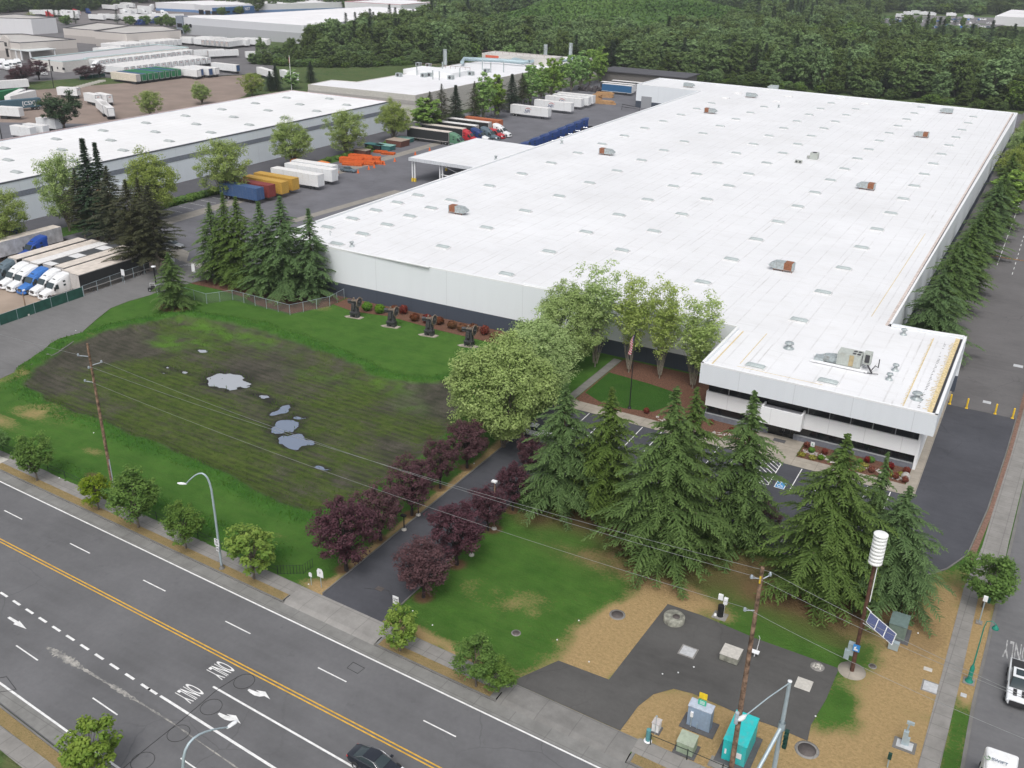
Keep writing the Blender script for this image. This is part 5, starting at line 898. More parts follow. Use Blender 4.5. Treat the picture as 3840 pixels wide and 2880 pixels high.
for i, (x, y) in enumerate(((535, 350), (578, 405), (752, 370), (885, 345), (300, 290), (385, 298), (345, 385), (400, 380), (130, 382))):
    p = at(1440+x/2.304, 120+y/2.304, 9); t = thing('roof_fan', 'small grey fan housing on the white factory roof', 'roof fan', (p.x, p.y, 8.8), 0, 'fan housings on the factory roof'); MB().box(-1.1, 1.1, -1, 1, 0, 1.5).build('housing', GALV, t); MB().cyl((0, -1.03, .8), .6, .05, 12, axis='y').build('fan', FAN, t)
for i, (x, y, h) in enumerate(((655, 385, 3.6), (850, 322, 4.6), (922, 345, 4), (1033, 345, 4.2), (505, 350, 4.5), (422, 405, 3.5), (478, 412, 3.4), (285, 370, 3.4))): p = at(1440+x/2.304, 120+y/2.304, 9); tag(MB().cyl((p.x, p.y, 8.8), .22, h, 8).build('vent_pipe', GALV), 'thin upright vent pipe on the factory roof', 'vent pipe', 'vent pipes on the factory roof')
t = thing('roof_annex', 'low white roof block with a railing at the rear left of the factory', 'roof block', (0, 0, 0)); p = at(1512, 274, 9); MB().box(p.x, p.x+24, p.y, p.y+14, -.3, 10.6).build('body', COPE, t); rl = MB(); [rl.box(p.x+i*2.4, p.x+i*2.4+.08, p.y+13.7, p.y+13.8, 10.6, 11.7) for i in range(11)]; rl.box(p.x, p.x+24, p.y+13.7, p.y+13.8, 11.6, 11.7); rl.build('railing', M('brown_rail', (.22, .13, .11)), t)
sh_ = thing('open_shed', 'low dark roofed shed beyond the annex of the big warehouse', 'shed', (0, 0, 0)); p = aq(2, 0, 1000, 650, 5); p2 = aq(2, 0, 1280, 672, 5); MB().box(-197, -153, 432, 450, 4.7, 5.1).build('roof', M('dark_roof', (.09, .09, .10), .8), sh_); MB().box(-196, -154, 433, 449, 0, 4.7).build('wall', M('dim_wall', (.16, .15, .14), .8), sh_)
# ---- far left buildings
def shed(label, cat, poly, h, wall, roof, trim=None, base=None, baseh=0, z0=-.3, name='far_warehouse', roofc=None):
    t = thing(name, label, cat, (0, 0, 0)); a_ = sum(poly[i][0]*poly[(i+1) % len(poly)][1]-poly[(i+1) % len(poly)][0]*poly[i][1] for i in range(len(poly)))
    if a_ < 0: poly = poly[::-1]
    MB().sheet(poly, h-.25).build('roof', roof, t); b_ = MB(); wallrun(b_, poly, z0, h, .4, 0, True); b_.build('wall', wall, t)
    if trim: b_ = MB(); wallrun(b_, [(p[0]*1.0, p[1]) for p in poly], h, h+.35, .6, 0, True); b_.build('coping', trim, t)
    if base:
        c0 = sum((Vector(p) for p in poly), Vector((0, 0)))/len(poly); pp_ = [tuple(c0+(Vector(p)-c0)*1.004) for p in poly]; b_ = MB(); wallrun(b_, pp_, z0, baseh, .5, 0, True); b_.build('wall_base', base, t)
    return t
CRW = wallmat('cream_wall', (.56, .52, .49), 9, .08); CRB = wallmat('cream_wall_low', (.42, .39, .37), 9, .08); CRR = M('grey_roof', (.46, .44, .42), .9, var=.08, scale=.05); DTR = M('dark_trim', (.10, .10, .11), .8); WRF = roofmat('far_white_roof', (.78, .77, .78), 6, 0, .1, 14); PALEW = wallmat('far_pale_wall', (.58, .59, .62), 12, .06); PALEB = wallmat('far_pale_low', (.40, .41, .43), 12, .06); WHW = wallmat('far_white_wall', (.66, .66, .68), 12, .06)
A_ = lambda x, y, z=0: tuple(at(x/4.608, y/4.608, z)[:2]); B_ = lambda x, y, z=0: tuple(at(480+x/4.608, y/4.608, z)[:2])
t = shed('low cream truck terminal with a long flat roof among docked white trailers', 'truck terminal', [(-431, 302.5), (-408.5, 303), (-408.5, 317), (-412.5, 318), (-412, 383), (-436, 383)], 4.6, M('terminal_wall', (.60, .58, .55), .8), M('terminal_roof', (.50, .49, .51), .8, var=.06), M('terminal_fascia', (.50, .62, .62), .7), name='truck_terminal')
for (x, z0, z1, w) in ((-417.0, 0, 2.4, 1.2), (-415.2, 1.2, 2.2, 1.0), (-413.2, 1.2, 2.2, 1.0), (-409.3, 1.2, 2.2, 1.5)): MB().box(x, x+w, 302.9, 303.1 if z0 else 302.7, z0, z1).build('window' if z0 else 'door', GL, t)
t = thing('carport', 'open white canopy on slanted legs beside the low cream terminal', 'carport', (0, 0, 0)); MB().box(-472, -455, 320, 335, 4.6, 5).build('roof', M('canopy_pale', (.62, .66, .66), .7), t); [MB().box(x, x+.6, y, y+.6, 0, 4.6).build('leg', COPE, t) for x in (-471.5, -467, -463, -456) for y in (320.2, 334)]
shed('cream warehouse with a dark roof edge and an arched entrance at the far left', 'warehouse', [(-500, 300), (-473, 320.5), (-463.5, 321), (-458, 350), (-503, 351), (-520, 330)], 8, CRW, CRR, DTR, CRB, 4)
t = thing('arched_portal', 'arched cream entrance portal on the far left warehouse', 'portal', (-473.5, 320, 0)); MB().prism([(-3, 0), (3, 0), (3, 1.2), (-3, 1.2)], 0, 8.4).cyl((0, -.1, 8.2), 3, 1.3, 20, axis='y').build('frame', CRW, t); MB().box(-1.6, 1.6, -.15, 0, 1, 5).box(-1.6, 1.6, -.15, 0, 6, 8).build('window', GL, t)
shed('cream warehouse with a dark roof edge, left of the far central pair', 'warehouse', [(-523, 392), (-497, 394), (-508, 430), (-540, 430)], 7.4, CRW, CRR, DTR, CRB, 3.8)
shed('cream warehouse with a dark roof edge, right of the far central pair', 'warehouse', [(-491, 388), (-466, 389), (-461, 424), (-488, 436), (-505, 424)], 7.8, CRW, CRR, DTR, CRB, 4)
shed('white building with a dark roof edge and a tall doorway at the top left', 'warehouse', [(-610, 390), (-583, 402), (-572, 407), (-571, 424), (-612, 424)], 9, WHW, CRR, DTR)
t = shed('long white warehouse with a grey corner tower and two square windows', 'warehouse', [(-513, 470), (-411, 474), (-411, 640), (-486, 640), (-500, 500), (-513, 486)], 10.4, PALEW, WRF, None, PALEB, 6)
MB().box(-513.6, -507.5, 469.2, 474, -.3, 10.8).build('corner_tower', M('tower_grey', (.24, .27, .32), .7), t); MB().box(-512.6, -508.4, 469.0, 469.2, 4, 6.4).box(-512.6, -508.4, 469.0, 469.2, .2, 2.4).build('window', GL, t)
for x in (-506, -502.6): MB().box(x, x+1.8, 469.9, 470.1, 4.4, 6.4).build('window', GL, t)
shed('white block of roof standing behind the far grey towered warehouse', 'warehouse', [(-528, 660), (-474, 662), (-474, 720), (-528, 720)], 11, WHW, WRF, M('red_trim', (.5, .25, .28), .8))
BLW = M('blue_wall', (.045, .12, .27), .7, var=.06); t = shed('white and blue warehouse with blue base and office at the top left', 'warehouse', [(-676, 598), (-640, 606), (-624, 600), (-604, 640), (-560, 760), (-640, 760)], 6.4, WHW, WRF, None, M('blue_base', (.14, .24, .42), .7), 1.8)
bp = [A_(2204+1560-480*0, 0)] if False else None
c1 = B_(1560, 270, 0); c2 = B_(2190, 225, 0); c1 = Vector(c1); c2 = Vector(c2); dv = (c2-c1).normalized(); nv_ = Vector((dv.y, -dv.x))
t = thing('office_front', 'deep blue office front with white letters on the far white warehouse', 'office', (0, 0, 0)); MB().prism([tuple(c1), tuple(c2), tuple(c2-nv_*6), tuple(c1-nv_*6)], -.3, 5.4).build('wall', BLW, t)
me = textmesh('NST', 3.4, COPE, .05); o = O('lettering', me, t); o.location = tuple((c1*.2+c2*.8)+nv_*.3)+(3.6,); o.rotation_euler = (R(90), 0, math.atan2(dv.y, dv.x))
for k_ in (.25, .45): q_ = c1.lerp(c2, k_)+nv_*.1; MB().box(-2.5, 2.5, -.1, .1, 1.6, 3).build('window', GL, t, (q_.x, q_.y, 0), math.atan2(dv.y, dv.x))
for k_ in range(3): q_ = Vector(B_(1270+k_*115, 250+k_*14)); tag(MB().box(-2, 2, -.4, .4, 0, 3.6).build('dock_door', GL, None, (q_.x, q_.y, 0), .2), 'dark dock door in the far white and blue warehouse', 'door', 'dock doors of the far blue warehouse')
t = shed('white arched roof building at the top right beyond the car park', 'hall', [(-74, 985), (-49, 985), (-45, 1105), (-70, 1105)], 7, WHW, WRF, None, None, 0)
# ---------------------------------------------------------------- vehicles
TYRE = M('tyre', (.03, .03, .032), .85); RIM = M('rim', (.45, .46, .47), .35, .7); CHAS = M('chassis', (.035, .035, .038), .8); WHT = M('white_paint', (.74, .75, .76), .4, var=.04, dirt=(.5, .48, .44)); CHROME = M('chrome', (.55, .56, .58), .2, .9); WGL = NT('windscreen'); WGL.fin((.03, .045, .05), .08, 0, .8); WGL = WGL.m
LAMP = M('headlamp', (.75, .77, .8), .2); RED = M('lamp_red', (.5, .03, .03), .4)
def wheelmesh(r=.5, w=.28):
    m = MB(); m.lathe([(r*.55, -w/2), (r*.93, -w/2), (r, -w*.3), (r, w*.3), (r*.93, w/2), (r*.55, w/2)], n=18); m.v = [(x, z, y) for x, y, z in m.v]
    m.add([(x, z, y) for x, y, z in MB().lathe([(r*.55, -w*.42), (r*.5, -w*.2), (r*.2, -w*.25), (0, -w*.4)], n=14).v], MB().lathe([(r*.55, -w*.42), (r*.5, -w*.2), (r*.2, -w*.25), (0, -w*.4)], n=14).f, 1)
    m.add([(x, z, y) for x, y, z in MB().lathe([(0, w*.4), (r*.2, w*.25), (r*.5, w*.2), (r*.55, w*.42)], n=14).v], MB().lathe([(0, w*.4), (r*.2, w*.25), (r*.5, w*.2), (r*.55, w*.42)], n=14).f, 1)
    return m.mesh('wheel', [TYRE, RIM])
WM = wheelmesh(); WMc = wheelmesh(.34, .22); WMp = wheelmesh(.42, .28)
def trailer(label, x, y, rz, side, roof=None, front=None, L=16.0, Hh=4.1, group=None, z=0.0, doors=True, skirt=False, ribs=False, logo=None, name='semi_trailer', door=None):
    """rear doors at the origin, nose towards +x"""
    side = side; roof = roof or side; front = front or side
    t = thing(name, label, 'trailer', (x, y, z), rz, group); w = 1.3; b = MB()
    b.box(0, L, -w, w, 1.15, Hh, 0); b.box(.02, L-.02, -w+.03, w-.03, Hh, Hh+.03, 1); b.box(L, L+.02, -w+.04, w-.04, 1.2, Hh-.04, 2)
    b.box(0, L, -w-.02, w+.02, 1.05, 1.2, 4); b.box(0, L, -w-.015, w+.015, Hh-.1, Hh-.02, 4)
    if ribs:
        for i in range(int(L/.6)): b.box(.3+i*.6, .45+i*.6, -w-.03, w+.03, 1.25, Hh-.12, 0)
    b.build('body', [side, roof, front, CHAS, front if not ribs else side], t)
    if doors:
        d = MB(); d.box(-.03, 0, -w+.05, -.02, 1.25, Hh-.1, 0); d.box(-.03, 0, .02, w-.05, 1.25, Hh-.1, 0); [d.box(-.06, -.03, s, s+.04, 1.25, Hh-.12, 1) for s in (-.7, -.35, .32, .66)]; d.box(-.05, 0, -w, w, 1.0, 1.2, 1); d.build('rear_door', [door or front, CHROME], t)
    c = MB(); c.box(.4, L-1.5, -.5, -.35, .95, 1.06); c.box(.4, L-1.5, .35, .5, .95, 1.06); c.box(-.02, .1, -w, w, .5, .6); [c.box(0, .08, s, s+.08, .55, 1.05) for s in (-.8, .72)]; c.box(.8, 3.6, -.45, .45, .75, .95); c.build('chassis', CHAS, t)
    g_ = MB(); [g_.box(L-3.1, L-2.95, s, s+.12, .05, 1.05) for s in (-.8, .68)]; g_.box(L-3.2, L-2.85, -.95, -.6, 0, .06); g_.box(L-3.2, L-2.85, .6, .95, 0, .06); g_.box(L-3.05, L-3, -.8, .8, .6, .68); g_.build('landing_gear', CHAS, t)
    for wx in (1.3, 2.6):
        for s in (-1.0, 1.0): O('wheel', WM, t, (wx, s, .5))
    if skirt: MB().box(4.5, L-4, -w, -w+.04, .45, 1.1).box(4.5, L-4, w-.04, w, .45, 1.1).build('side_skirt', side, t)
    if logo: logo(t, L, w, Hh)
    return t
def tractor(label, x, y, rz, paint, group=None, roofp=None, z=0.0, hoodp=None, name='semi_tractor', high=True, text=None):
    """front bumper towards +x at x=0, frame runs back to -7.5"""
    t = thing(name, label, 'truck', (x, y, z), rz, group); rp = roofp or paint; hp = hoodp or paint
    h = MB(); h.loft([rr(-.05, .72, .55, 1.25, .12, hwt=.62), rr(-.35, .98, .5, 1.42, .2, hwt=.82), rr(-1.2, 1.06, .6, 1.62, .25, hwt=.92), rr(-2.05, 1.1, .7, 1.86, .25, hwt=1.0)]); hd_ = h.build('hood', hp, t)
    b = MB(); b.loft([rr(-2.0, 1.1, .7, 1.9, .2, hwt=1.0), rr(-2.12, 1.15, .7, 2.0, .2, hwt=1.08), rr(-2.75, 1.18, .65, 2.85, .22, hwt=1.08), rr(-3.6, 1.22, .65, 3.15 if high else 2.9, .25, hwt=1.1), rr(-4.3, 1.24, .65, 3.5 if high else 2.95, .25, hwt=1.15), rr(-6.0, 1.24, .65, 3.85 if high else 3.0, .2, hwt=1.2), rr(-6.1, 1.24, .65, 3.85 if high else 3.0, .2, hwt=1.2)]); cb = b.build('cab', paint, t)
    if high: r_ = MB(); r_.loft([rr(-2.95, .8, 2.85, 3.05, .08), rr(-3.9, 1.0, 3.05, 3.55, .2), rr(-5.2, 1.1, 3.2, 3.98, .25), rr(-6.25, 1.2, 3.2, 4.05, .25)]); r_.build('roof_fairing', rp, cb)
    g = MB(); g.add([(-2.02, -1.0, 1.93), (-2.02, 1.0, 1.93), (-2.72, .98, 2.83), (-2.72, -.98, 2.83)], [(0, 1, 2, 3)]); g.v = [(x_+.06, y_, z_+.03) for x_, y_, z_ in g.v]; g.build('windscreen', WGL, cb)
    for s in (-1, 1): MB().add([(-2.35, s*1.19, 1.75), (-3.3, s*1.24, 1.7), (-3.3, s*1.16, 2.6), (-2.75, s*1.14, 2.6)], [(0, 1, 2, 3)]).build('side_window', WGL, cb)
    if high:
        for s in (-1, 1): MB().box(-4.9, -4.4, s*1.2-.06, s*1.2+.06, 2.0, 2.35).box(-4.9, -4.4, s*1.19-.06, s*1.19+.06, 2.75, 3.05).build('sleeper_window', WGL, cb)
        MB().box(-3.5, -3.3, -.35, .35, 3.34, 3.4).build('roof_window', WGL, cb)
    MB().box(-.02, .04, -.5, .5, .62, 1.2, 0).box(.04, .06, -.5, .5, .68, .74, 1).box(.04, .06, -.5, .5, .84, .9, 1).box(.04, .06, -.5, .5, 1.0, 1.06, 1).build('grille', [CHAS, CHROME], hd_)
    bm = MB(); bm.loft([rr(.16, .8, .3, .62, .08), rr(-.1, 1.16, .28, .64, .08), rr(-.6, 1.2, .3, .62, .08)]); bm.build('bumper', hp, t)
    for s in (-1, 1): MB().loft([rr(-.1, .14, .85, 1.15, .06), rr(-.55, .16, .9, 1.2, .06)]).build('headlight', LAMP, hd_, (-.02, s*.82, 0))
    for s in (-1, 1): MB().box(-2.35, -2.15, s*1.42-.12, s*1.42+.12, 1.6, 2.3).tube([(-2.25, s*1.15, 2.2), (-2.25, s*1.42, 2.2)], .03, 5).build('mirror', CHAS, t)
    c = MB(); c.box(-8.2, -2, -.5, -.3, .75, .95); c.box(-8.2, -2, .3, .5, .75, .95); c.box(-7.6, -6.7, -.55, .55, .95, 1.15); c.build('frame', CHAS, t)
    for s in (-1, 1): MB().cyl((-5.9, s*.98, .72), .32, 1.5, 14, axis='x').build('fuel_tank', CHROME, t)
    MB().box(-6.1, -4.2, -1.22, -1.16, .35, .75).box(-6.1, -4.2, 1.16, 1.22, .35, .75).build('side_fairing', paint, t)
    for wx in (-1.05,):
        for s in (-1.02, 1.02): O('wheel', WM, t, (wx, s, .5))
    for wx in (-6.4, -7.7):
        for s in (-.95, .95): O('wheel', WM, t, (wx, s, .5))
    return t
BLK = M('black_side', (.028, .03, .032), .6, var=.15); CREAMR = M('cream_roof', (.62, .56, .50), .8, var=.1, scale=.8, dirt=(.4, .32, .26)); WR = M('white_roof_trailer', (.72, .71, .70), .7, var=.08, dirt=(.5, .45, .4)); GRYF = M('grey_front', (.48, .46, .45), .6, var=.08, dirt=(.3, .26, .22))
BLUE = M('truck_blue', (.045, .16, .46), .3); NAVY = M('truck_navy', (.018, .045, .16), .35); DBLUE = M('trailer_blue', (.05, .10, .22), .6, dirt=(.2, .22, .28)); MAROON = M('container_maroon', (.22, .045, .04), .7, var=.15); YEL = M('container_yellow', (.50, .30, .06), .7, var=.12); ORG = M('orange_steel', (.62, .13, .03), .7, var=.2); RUSTO = M('container_orange', (.42, .13, .06), .7, var=.15); GREYT = M('truck_grey', (.11, .15, .18), .35); GRN = M('truck_green', (.10, .22, .14), .35); REDT = M('truck_red', (.45, .03, .04), .35); CSX = M('teal_trailer', (.06, .12, .16), .6, dirt=(.12, .16, .18)); GRNT = M('green_trailer', (.02, .17, .07), .6, var=.15)
tarp = NT('tarp_roof'); _c = tarp.n('TexCoord'); _s = tarp.n('SeparateXYZ', {'Vector': _c.outputs['Object']})
_w = tarp.n('MapRange', {'Value': tarp.math('PINGPONG', _s.outputs[0], 3.1), 'From Min': 1.9, 'From Max': 1.95}).outputs[0]; tarp.fin(tarp.mix(_w, (.07, .075, .08), (.68, .68, .68)), .7)
# the parked trucks beside the green screened fence (noses towards the road)
XT = [(-152.7, 108), (-155.3, 108.4), (-158.5, 109.3), (-161.5, 109), (-164.4, 108.3), (-167, 108.6), (-170.4, 108)]
TL = ['black-sided trailer nearest the green fence, first of seven', 'black-sided trailer with a stained cream roof, second from the green fence', 'black-sided trailer with a dusty cream roof, third from the green fence', 'trailer with a dark roof and white squares, fourth from the green fence', 'trailer with a clean white roof, fifth from the green fence', 'black-sided trailer with a cream roof, sixth from the green fence', 'black-sided trailer with a cream roof, farthest from the green fence']
TK = [(WHT, 'white sleeper truck nearest the green fence'), (WHT, 'white sleeper truck just left of the nearest one'), (BLUE, 'bright blue sleeper truck in the middle of the parked row'), (WHT, 'white sleeper truck left of the bright blue one'), (WHT, 'white sleeper truck at the left end of the white cabs'), (GREYT, 'grey sleeper truck cut by the left edge of the photo')]
for i, (x, y0) in enumerate(XT):
    rf = [CREAMR, CREAMR, CREAMR, tarp.m, WR, CREAMR, CREAMR][i]
    trailer(TL[i], x, y0+16.1, -R(90), BLK, rf, GRYF, z=-1.0)
for i, (m_, lb) in enumerate(TK): t = tractor(lb, [-155.6, -158.8, -161.5, -164.3, -167.1, -171][i], [102.7, 103.2, 102.6, 102.4, 102.6, 102.9][i], -R(90)-.03, m_, z=-1.0); t.scale = (.93, 1, .97)
t = trailer('dirty silver trailer standing across behind the parked trucks at the left', -182.6, 127.4, -R(90)-.02, M('dirty_silver', (.46, .47, .50), .6, var=.25, scale=.8, dirt=(.25, .24, .24)), CREAMR, z=-1.0)
tractor('deep blue truck parked against the dirty silver trailer', -179.3, 115.3, -R(90), M('deep_blue', (.02, .07, .32), .35), z=-1.0)
t = thing('roll_container', 'dark blue open truck body by the west warehouse, behind the left trees', 'truck body', (-193.5, 122.5, 0)); MB().box(-2.4, 2.4, -1.25, 1.25, 1.0, 3.6, 0).box(-2.3, 2.3, -1.15, 1.15, 3.6, 3.63, 1).build('body', [NAVY, CREAMR], t); MB().box(2.4, 4.2, -1.1, 1.1, .6, 2.6).build('cab', NAVY, t); [O('wheel', WM, t, (wx, s, .5)) for wx in (-1.6, 3.2) for s in (-1, 1)]
# containers and trailers by the west warehouse
def cont(label, x, y, mat, L=12.2, Hh=4.0, rz=0.0): return trailer(label, x, y, rz, mat, None, None, L, Hh, ribs=True, name='container_trailer')
cont('dark blue container on a chassis, front of the coloured row', -180.6, 173.9, DBLUE, 12.4); cont('maroon container between the blue and the yellow ones', -181.0, 177.8, MAROON, 13.0); cont('yellow container beside the maroon one', -180.6, 182.2, YEL, 13); cont('yellow container next to the long white trailers', -181.0, 186.6, YEL, 13)
trailer('long white trailer with a grey roof, front of the white pair', -181.2, 193.2, 0, WHT, WR); trailer('long white trailer with a grey roof, rear of the white pair', -182.0, 199.5, 0.02, WHT, WR, door=WHT)
trailer('white trailer mostly hidden behind the white pair', -183.0, 203.4, .02, WHT, WR, L=14)
ORP = M('truck_orange', (.70, .20, .03), .4)
tractor('orange truck parked beside the long white trailers', -173.6, 209.8, 0, ORP, high=False); t = thing('flatbed', 'black flatbed body behind the orange truck', 'truck body', (-181, 211.5, 0)); MB().box(-3, 3, -1.2, 1.2, .9, 2.4).build('deck', CHAS, t); [O('wheel', WM, t, (wx, s, .5)) for wx in (-2, 2) for s in (-1, 1)]
tractor('orange truck cab half hidden behind the white trailers', -181.8, 208.2, 0, ORP, high=False)
def car(label, x, y, rz, paint, name='parked_car', group=None, z=0.0, L=4.8, W=1.84, kind='sedan', trimm=None, det=True):
    t = thing(name, label, 'car', (x, y, z), rz, group); h = L/2; w = W/2
    b = MB(); b.loft([rr(h, w*.72, .3, .62, .12, hwt=w*.66), rr(h-.35, w*.93, .24, .72, .16, hwt=w*.84), rr(h-1.1, w, .22, .86, .2, hwt=w*.86), rr(h-1.55, w, .22, .95, .2, hwt=w*.88), rr(0, w, .22, 1.0, .2, hwt=w*.87), rr(-h+1.1, w, .22, 1.02, .2, hwt=w*.87), rr(-h+.4, w*.95, .26, 1.0, .18, hwt=w*.84), rr(-h, w*.8, .36, .86, .14, hwt=w*.74)]); b.build('body', paint, t)
    g = MB(); g.loft([rr(h-1.5, w*.80, .86, .98, .05), rr(h-2.25, w*.80, .9, 1.38, .14, hwt=w*.64), rr(-.15, w*.82, .9, 1.46, .16, hwt=w*.66), rr(-h+1.5, w*.8, .9, 1.38, .16, hwt=w*.62), rr(-h+.65, w*.72, .9, 1.03, .05)]); gh_ = g.build('glasshouse', WGL, t)
    r_ = MB(); r_.loft([rr(h-2.2, w*.62, 1.37, 1.41, .02), rr(-.15, w*.66, 1.44, 1.49, .02), rr(-h+1.55, w*.6, 1.37, 1.41, .02)]); r_.build('roof', paint, gh_)
    for wx in (h-.95, -h+1.0):
        for s in (-1, 1): O('wheel', WMc, t, (wx, s*(w-.08), .34))
    if det:
        for s in (-1, 1):
            MB().loft([rr(h-.04, .14, .56, .68, .04), rr(h-.42, .16, .62, .76, .04)]).build('headlight', LAMP, t, (0, s*w*.66, 0)); MB().box(-h-.02, -h+.12, s*w*.62-.16, s*w*.62+.16, .66, .78).build('tail_light', RED, t)
            MB().box(h-1.75, h-1.55, s*(w+.08)-.09, s*(w+.08)+.09, .92, 1.06).build('mirror', paint, t); MB().tube([(h-1.6, s*w*.85, 1.0), (h-2.2, s*w*.73, 1.4), (-.2, s*w*.72, 1.48), (-h+1.5, s*w*.69, 1.40), (-h+.9, s*w*.82, 1.05)], .022, 4).build('window_trim', CHROME, gh_)
    return t
CARB = NT('black_car_paint'); CARB.b.inputs['Coat Weight'].default_value = 1.0; CARB.b.inputs['Coat Roughness'].default_value = .04; CARB.fin((.012, .016, .026), .25, .2, .5)
car('glossy black sedan driving in the near lane at the bottom of the photo', -36.75, 45.15, -.03, CARB.m, 'driving_car', z=-.115, L=4.95)
car('dark grey car parked beside the orange truck in the yard', -172.9, 214.2, .1, GREYT, det=False)
car('dark car parked under the trees in the service road', -9.6, 196, R(8), CHAS, det=False); car('silver car parked behind the brownish firs by the gate', -158.5, 136.8, .15, RIM, det=False); car('dark car left of the silver one behind the brownish firs', -165, 138.5, .1, CHAS, det=False)
p = aq(1, 2, 2055, 405); car('white car glimpsed under the pale green tree by the driveway', p.x+5.5, p.y+2, .1, WHT, det=False)
for i, (x, y) in enumerate(((-40.0, 94.6), (-34.3, 94.6), (-29, 94.8))): car('silver car parked in the car park, half hidden by the cedars' , x, y, R(90), RIM if i != 3 else WHT, det=False, group='cars behind the cedars', z=.04)
# pickup and white road tractor on the side road
PW = M('pickup_white', (.72, .74, .76), .25, var=.02)
t = thing('pickup_truck', 'white pickup with a black bed driving on the side road at the right edge', 'pickup', (7.75, 79.1, -.116), -R(90)+.02)
b = MB(); b.loft([rr(.0, .84, .5, 1.0, .12), rr(-.3, .98, .42, 1.1, .16), rr(-1.6, 1.0, .4, 1.2, .16), rr(-1.9, 1.0, .4, 1.24, .16), rr(-3.9, 1.0, .4, 1.24, .12), rr(-4.0, 1.0, .4, 1.3, .1), rr(-5.75, 1.0, .42, 1.3, .1), rr(-5.8, .97, .45, 1.25, .1)]); b.build('body', PW, t)
MB().loft([rr(-1.5, .86, 1.12, 1.25, .05), rr(-2.3, .88, 1.2, 1.8, .12, hwt=.72), rr(-3.7, .88, 1.2, 1.84, .12, hwt=.74), rr(-4.0, .88, 1.2, 1.6, .1, hwt=.78)]).build('glasshouse', WGL, t)
MB().box(-3.72, -2.32, -.72, .72, 1.82, 1.87).build('roof', PW, t); MB().box(-3.5, -2.6, -.5, .5, 1.872, 1.885).build('sunroof', WGL, t)
MB().box(-5.65, -4.12, -.85, .85, 1.28, 1.32).build('bed', CHAS, t); MB().box(-1.4, -.5, -.5, -.2, 1.17, 1.22).box(-1.4, -.5, .2, .5, 1.17, 1.22).build('hood_vent', CHAS, t); MB().box(-.02, .06, -.7, .7, .5, .92).build('grille', CHAS, t)
for s in (-1, 1): MB().box(-.2, .03, s*.82-.12, s*.82+.12, .85, 1.0).build('headlight', LAMP, t); MB().box(-2.0, -1.75, s*1.15-.12, s*1.15+.12, 1.15, 1.4).build('mirror', CHAS, t)
[O('wheel', WMp, t, (wx, s*.93, .42)) for wx in (-.95, -4.7) for s in (-1, 1)]
t = tractor('white road tractor with grey and green lettering on its roof at the bottom right corner', 6.9, 62.2, -R(90)+.03, WHT, z=-.116)
o = O('lettering', textmesh('SWIFT', .42, M('letter_grey', (.16, .2, .26), .6), .006), t); o.location = (-5.0, -.15, 4.04); o.rotation_euler = (0, R(3), R(90))
o = MB().tube([(-5.0-.2*math.cos(a), -1.02+.2*math.sin(a)+0, 4.03) for a in [R(40*i) for i in range(8)]], .045, 4).build('emblem', M('letter_green', (.2, .3, .2), .6), t)
MB().box(-8.0, -6.5, -1.0, -.92, 1.2, 1.28).box(-8.0, -6.5, .92, 1.0, 1.2, 1.28).tube([(-6.4, -.9, 2.6), (-6.5, -.3, 2.5), (-6.4, -.25, 1.2)], .04, 5).tube([(-6.4, .1, 2.6), (-6.5, .7, 2.5), (-6.4, .75, 1.2)], .04, 5).build('rear_rack', CHAS, t)
# rear of the yard
LB = [(-186.4, 263.2, 'black trailer nearest the tan dumpster in the rear yard', GRN, 'green sleeper truck at the front of the rear yard row', -163.9), (-186.0, 271.0, 'black trailer with a cream roof, second in the rear yard row', REDT, 'red sleeper truck, second in the rear yard row', -164.8), (-185.5, 278.0, 'black trailer with a white roof, third in the rear yard row', GREYT, 'slate grey sleeper truck in the rear yard row', -161.2), (-185.0, 285.6, 'black trailer with a white roof, fourth in the rear yard row', WHT, 'white sleeper truck at the far end of the rear yard row', -161.0)]
for x, y, lb, pm_, lb2, fx in LB:
    trailer(lb, x, y, 0, BLK, CREAMR if y < 275 else WR, GRYF); tractor(lb2, fx, y, 0, pm_)
tractor('navy sleeper truck with a white hood in the rear yard row', -162.8, 274.5, 0, NAVY, hoodp=WHT); tractor('red truck with a low cab beside the white one in the rear yard row', -161.2, 281.8, 0, REDT, high=False)
cont('long orange container behind the black trailers', -182.5, 291.9, RUSTO, 14.2)
NB = M('logo_navy', (.03, .05, .16), .6); NR = M('logo_red', (.5, .05, .04), .6)
def nfi(t, L, w, Hh):
    o = O('lettering', textmesh('NFI', 1.5, NB, .01), t); o.location = (L*.46, -w-.035, 2.35); o.rotation_euler = (R(90), 0, 0)
    MB().tube([(L*.40+i*.32, -w-.035, 3.05+.5*math.sin(i*.42)) for i in range(9)], [.03, .07, .09, .1, .1, .09, .07, .05, .02], 4).build('logo_arc', NR, t); MB().tube([(L*.36+.25*i, -w-.035, 2.3-.6*math.sin(.3+i*.4)) for i in range(7)], .05, 4).build('logo_arc', NB, t)
for i, (x, y) in enumerate(((-182.4, 324.4), (-181.0, 340.6), (-182.5, 352.6), (-182.0, 358.0), (-182.6, 363.4))): trailer(['white trailer with a dark blue logo and red arc, nearest of the rear group', 'white trailer with a dark blue logo and red arc, second of the rear group', 'white trailer third from the front in the rear group', 'white trailer fourth from the front in the rear group', 'white trailer at the far end of the rear group'][i], x, y, 0, WHT, WR, logo=nfi if i != 3 else None)
trailer('blue sided trailer beside the annex at the rear of the yard', -179, 399, 0, M('mid_blue', (.03, .12, .26), .6), WR, WHT, L=14); trailer('dark trailer behind the blue sided one at the rear of the yard', -182, 404, 0, BLK, WR, WHT); trailer('trailer with a pale roof farthest back beside the annex', -180, 411, 0, BLK, WR, WHT)
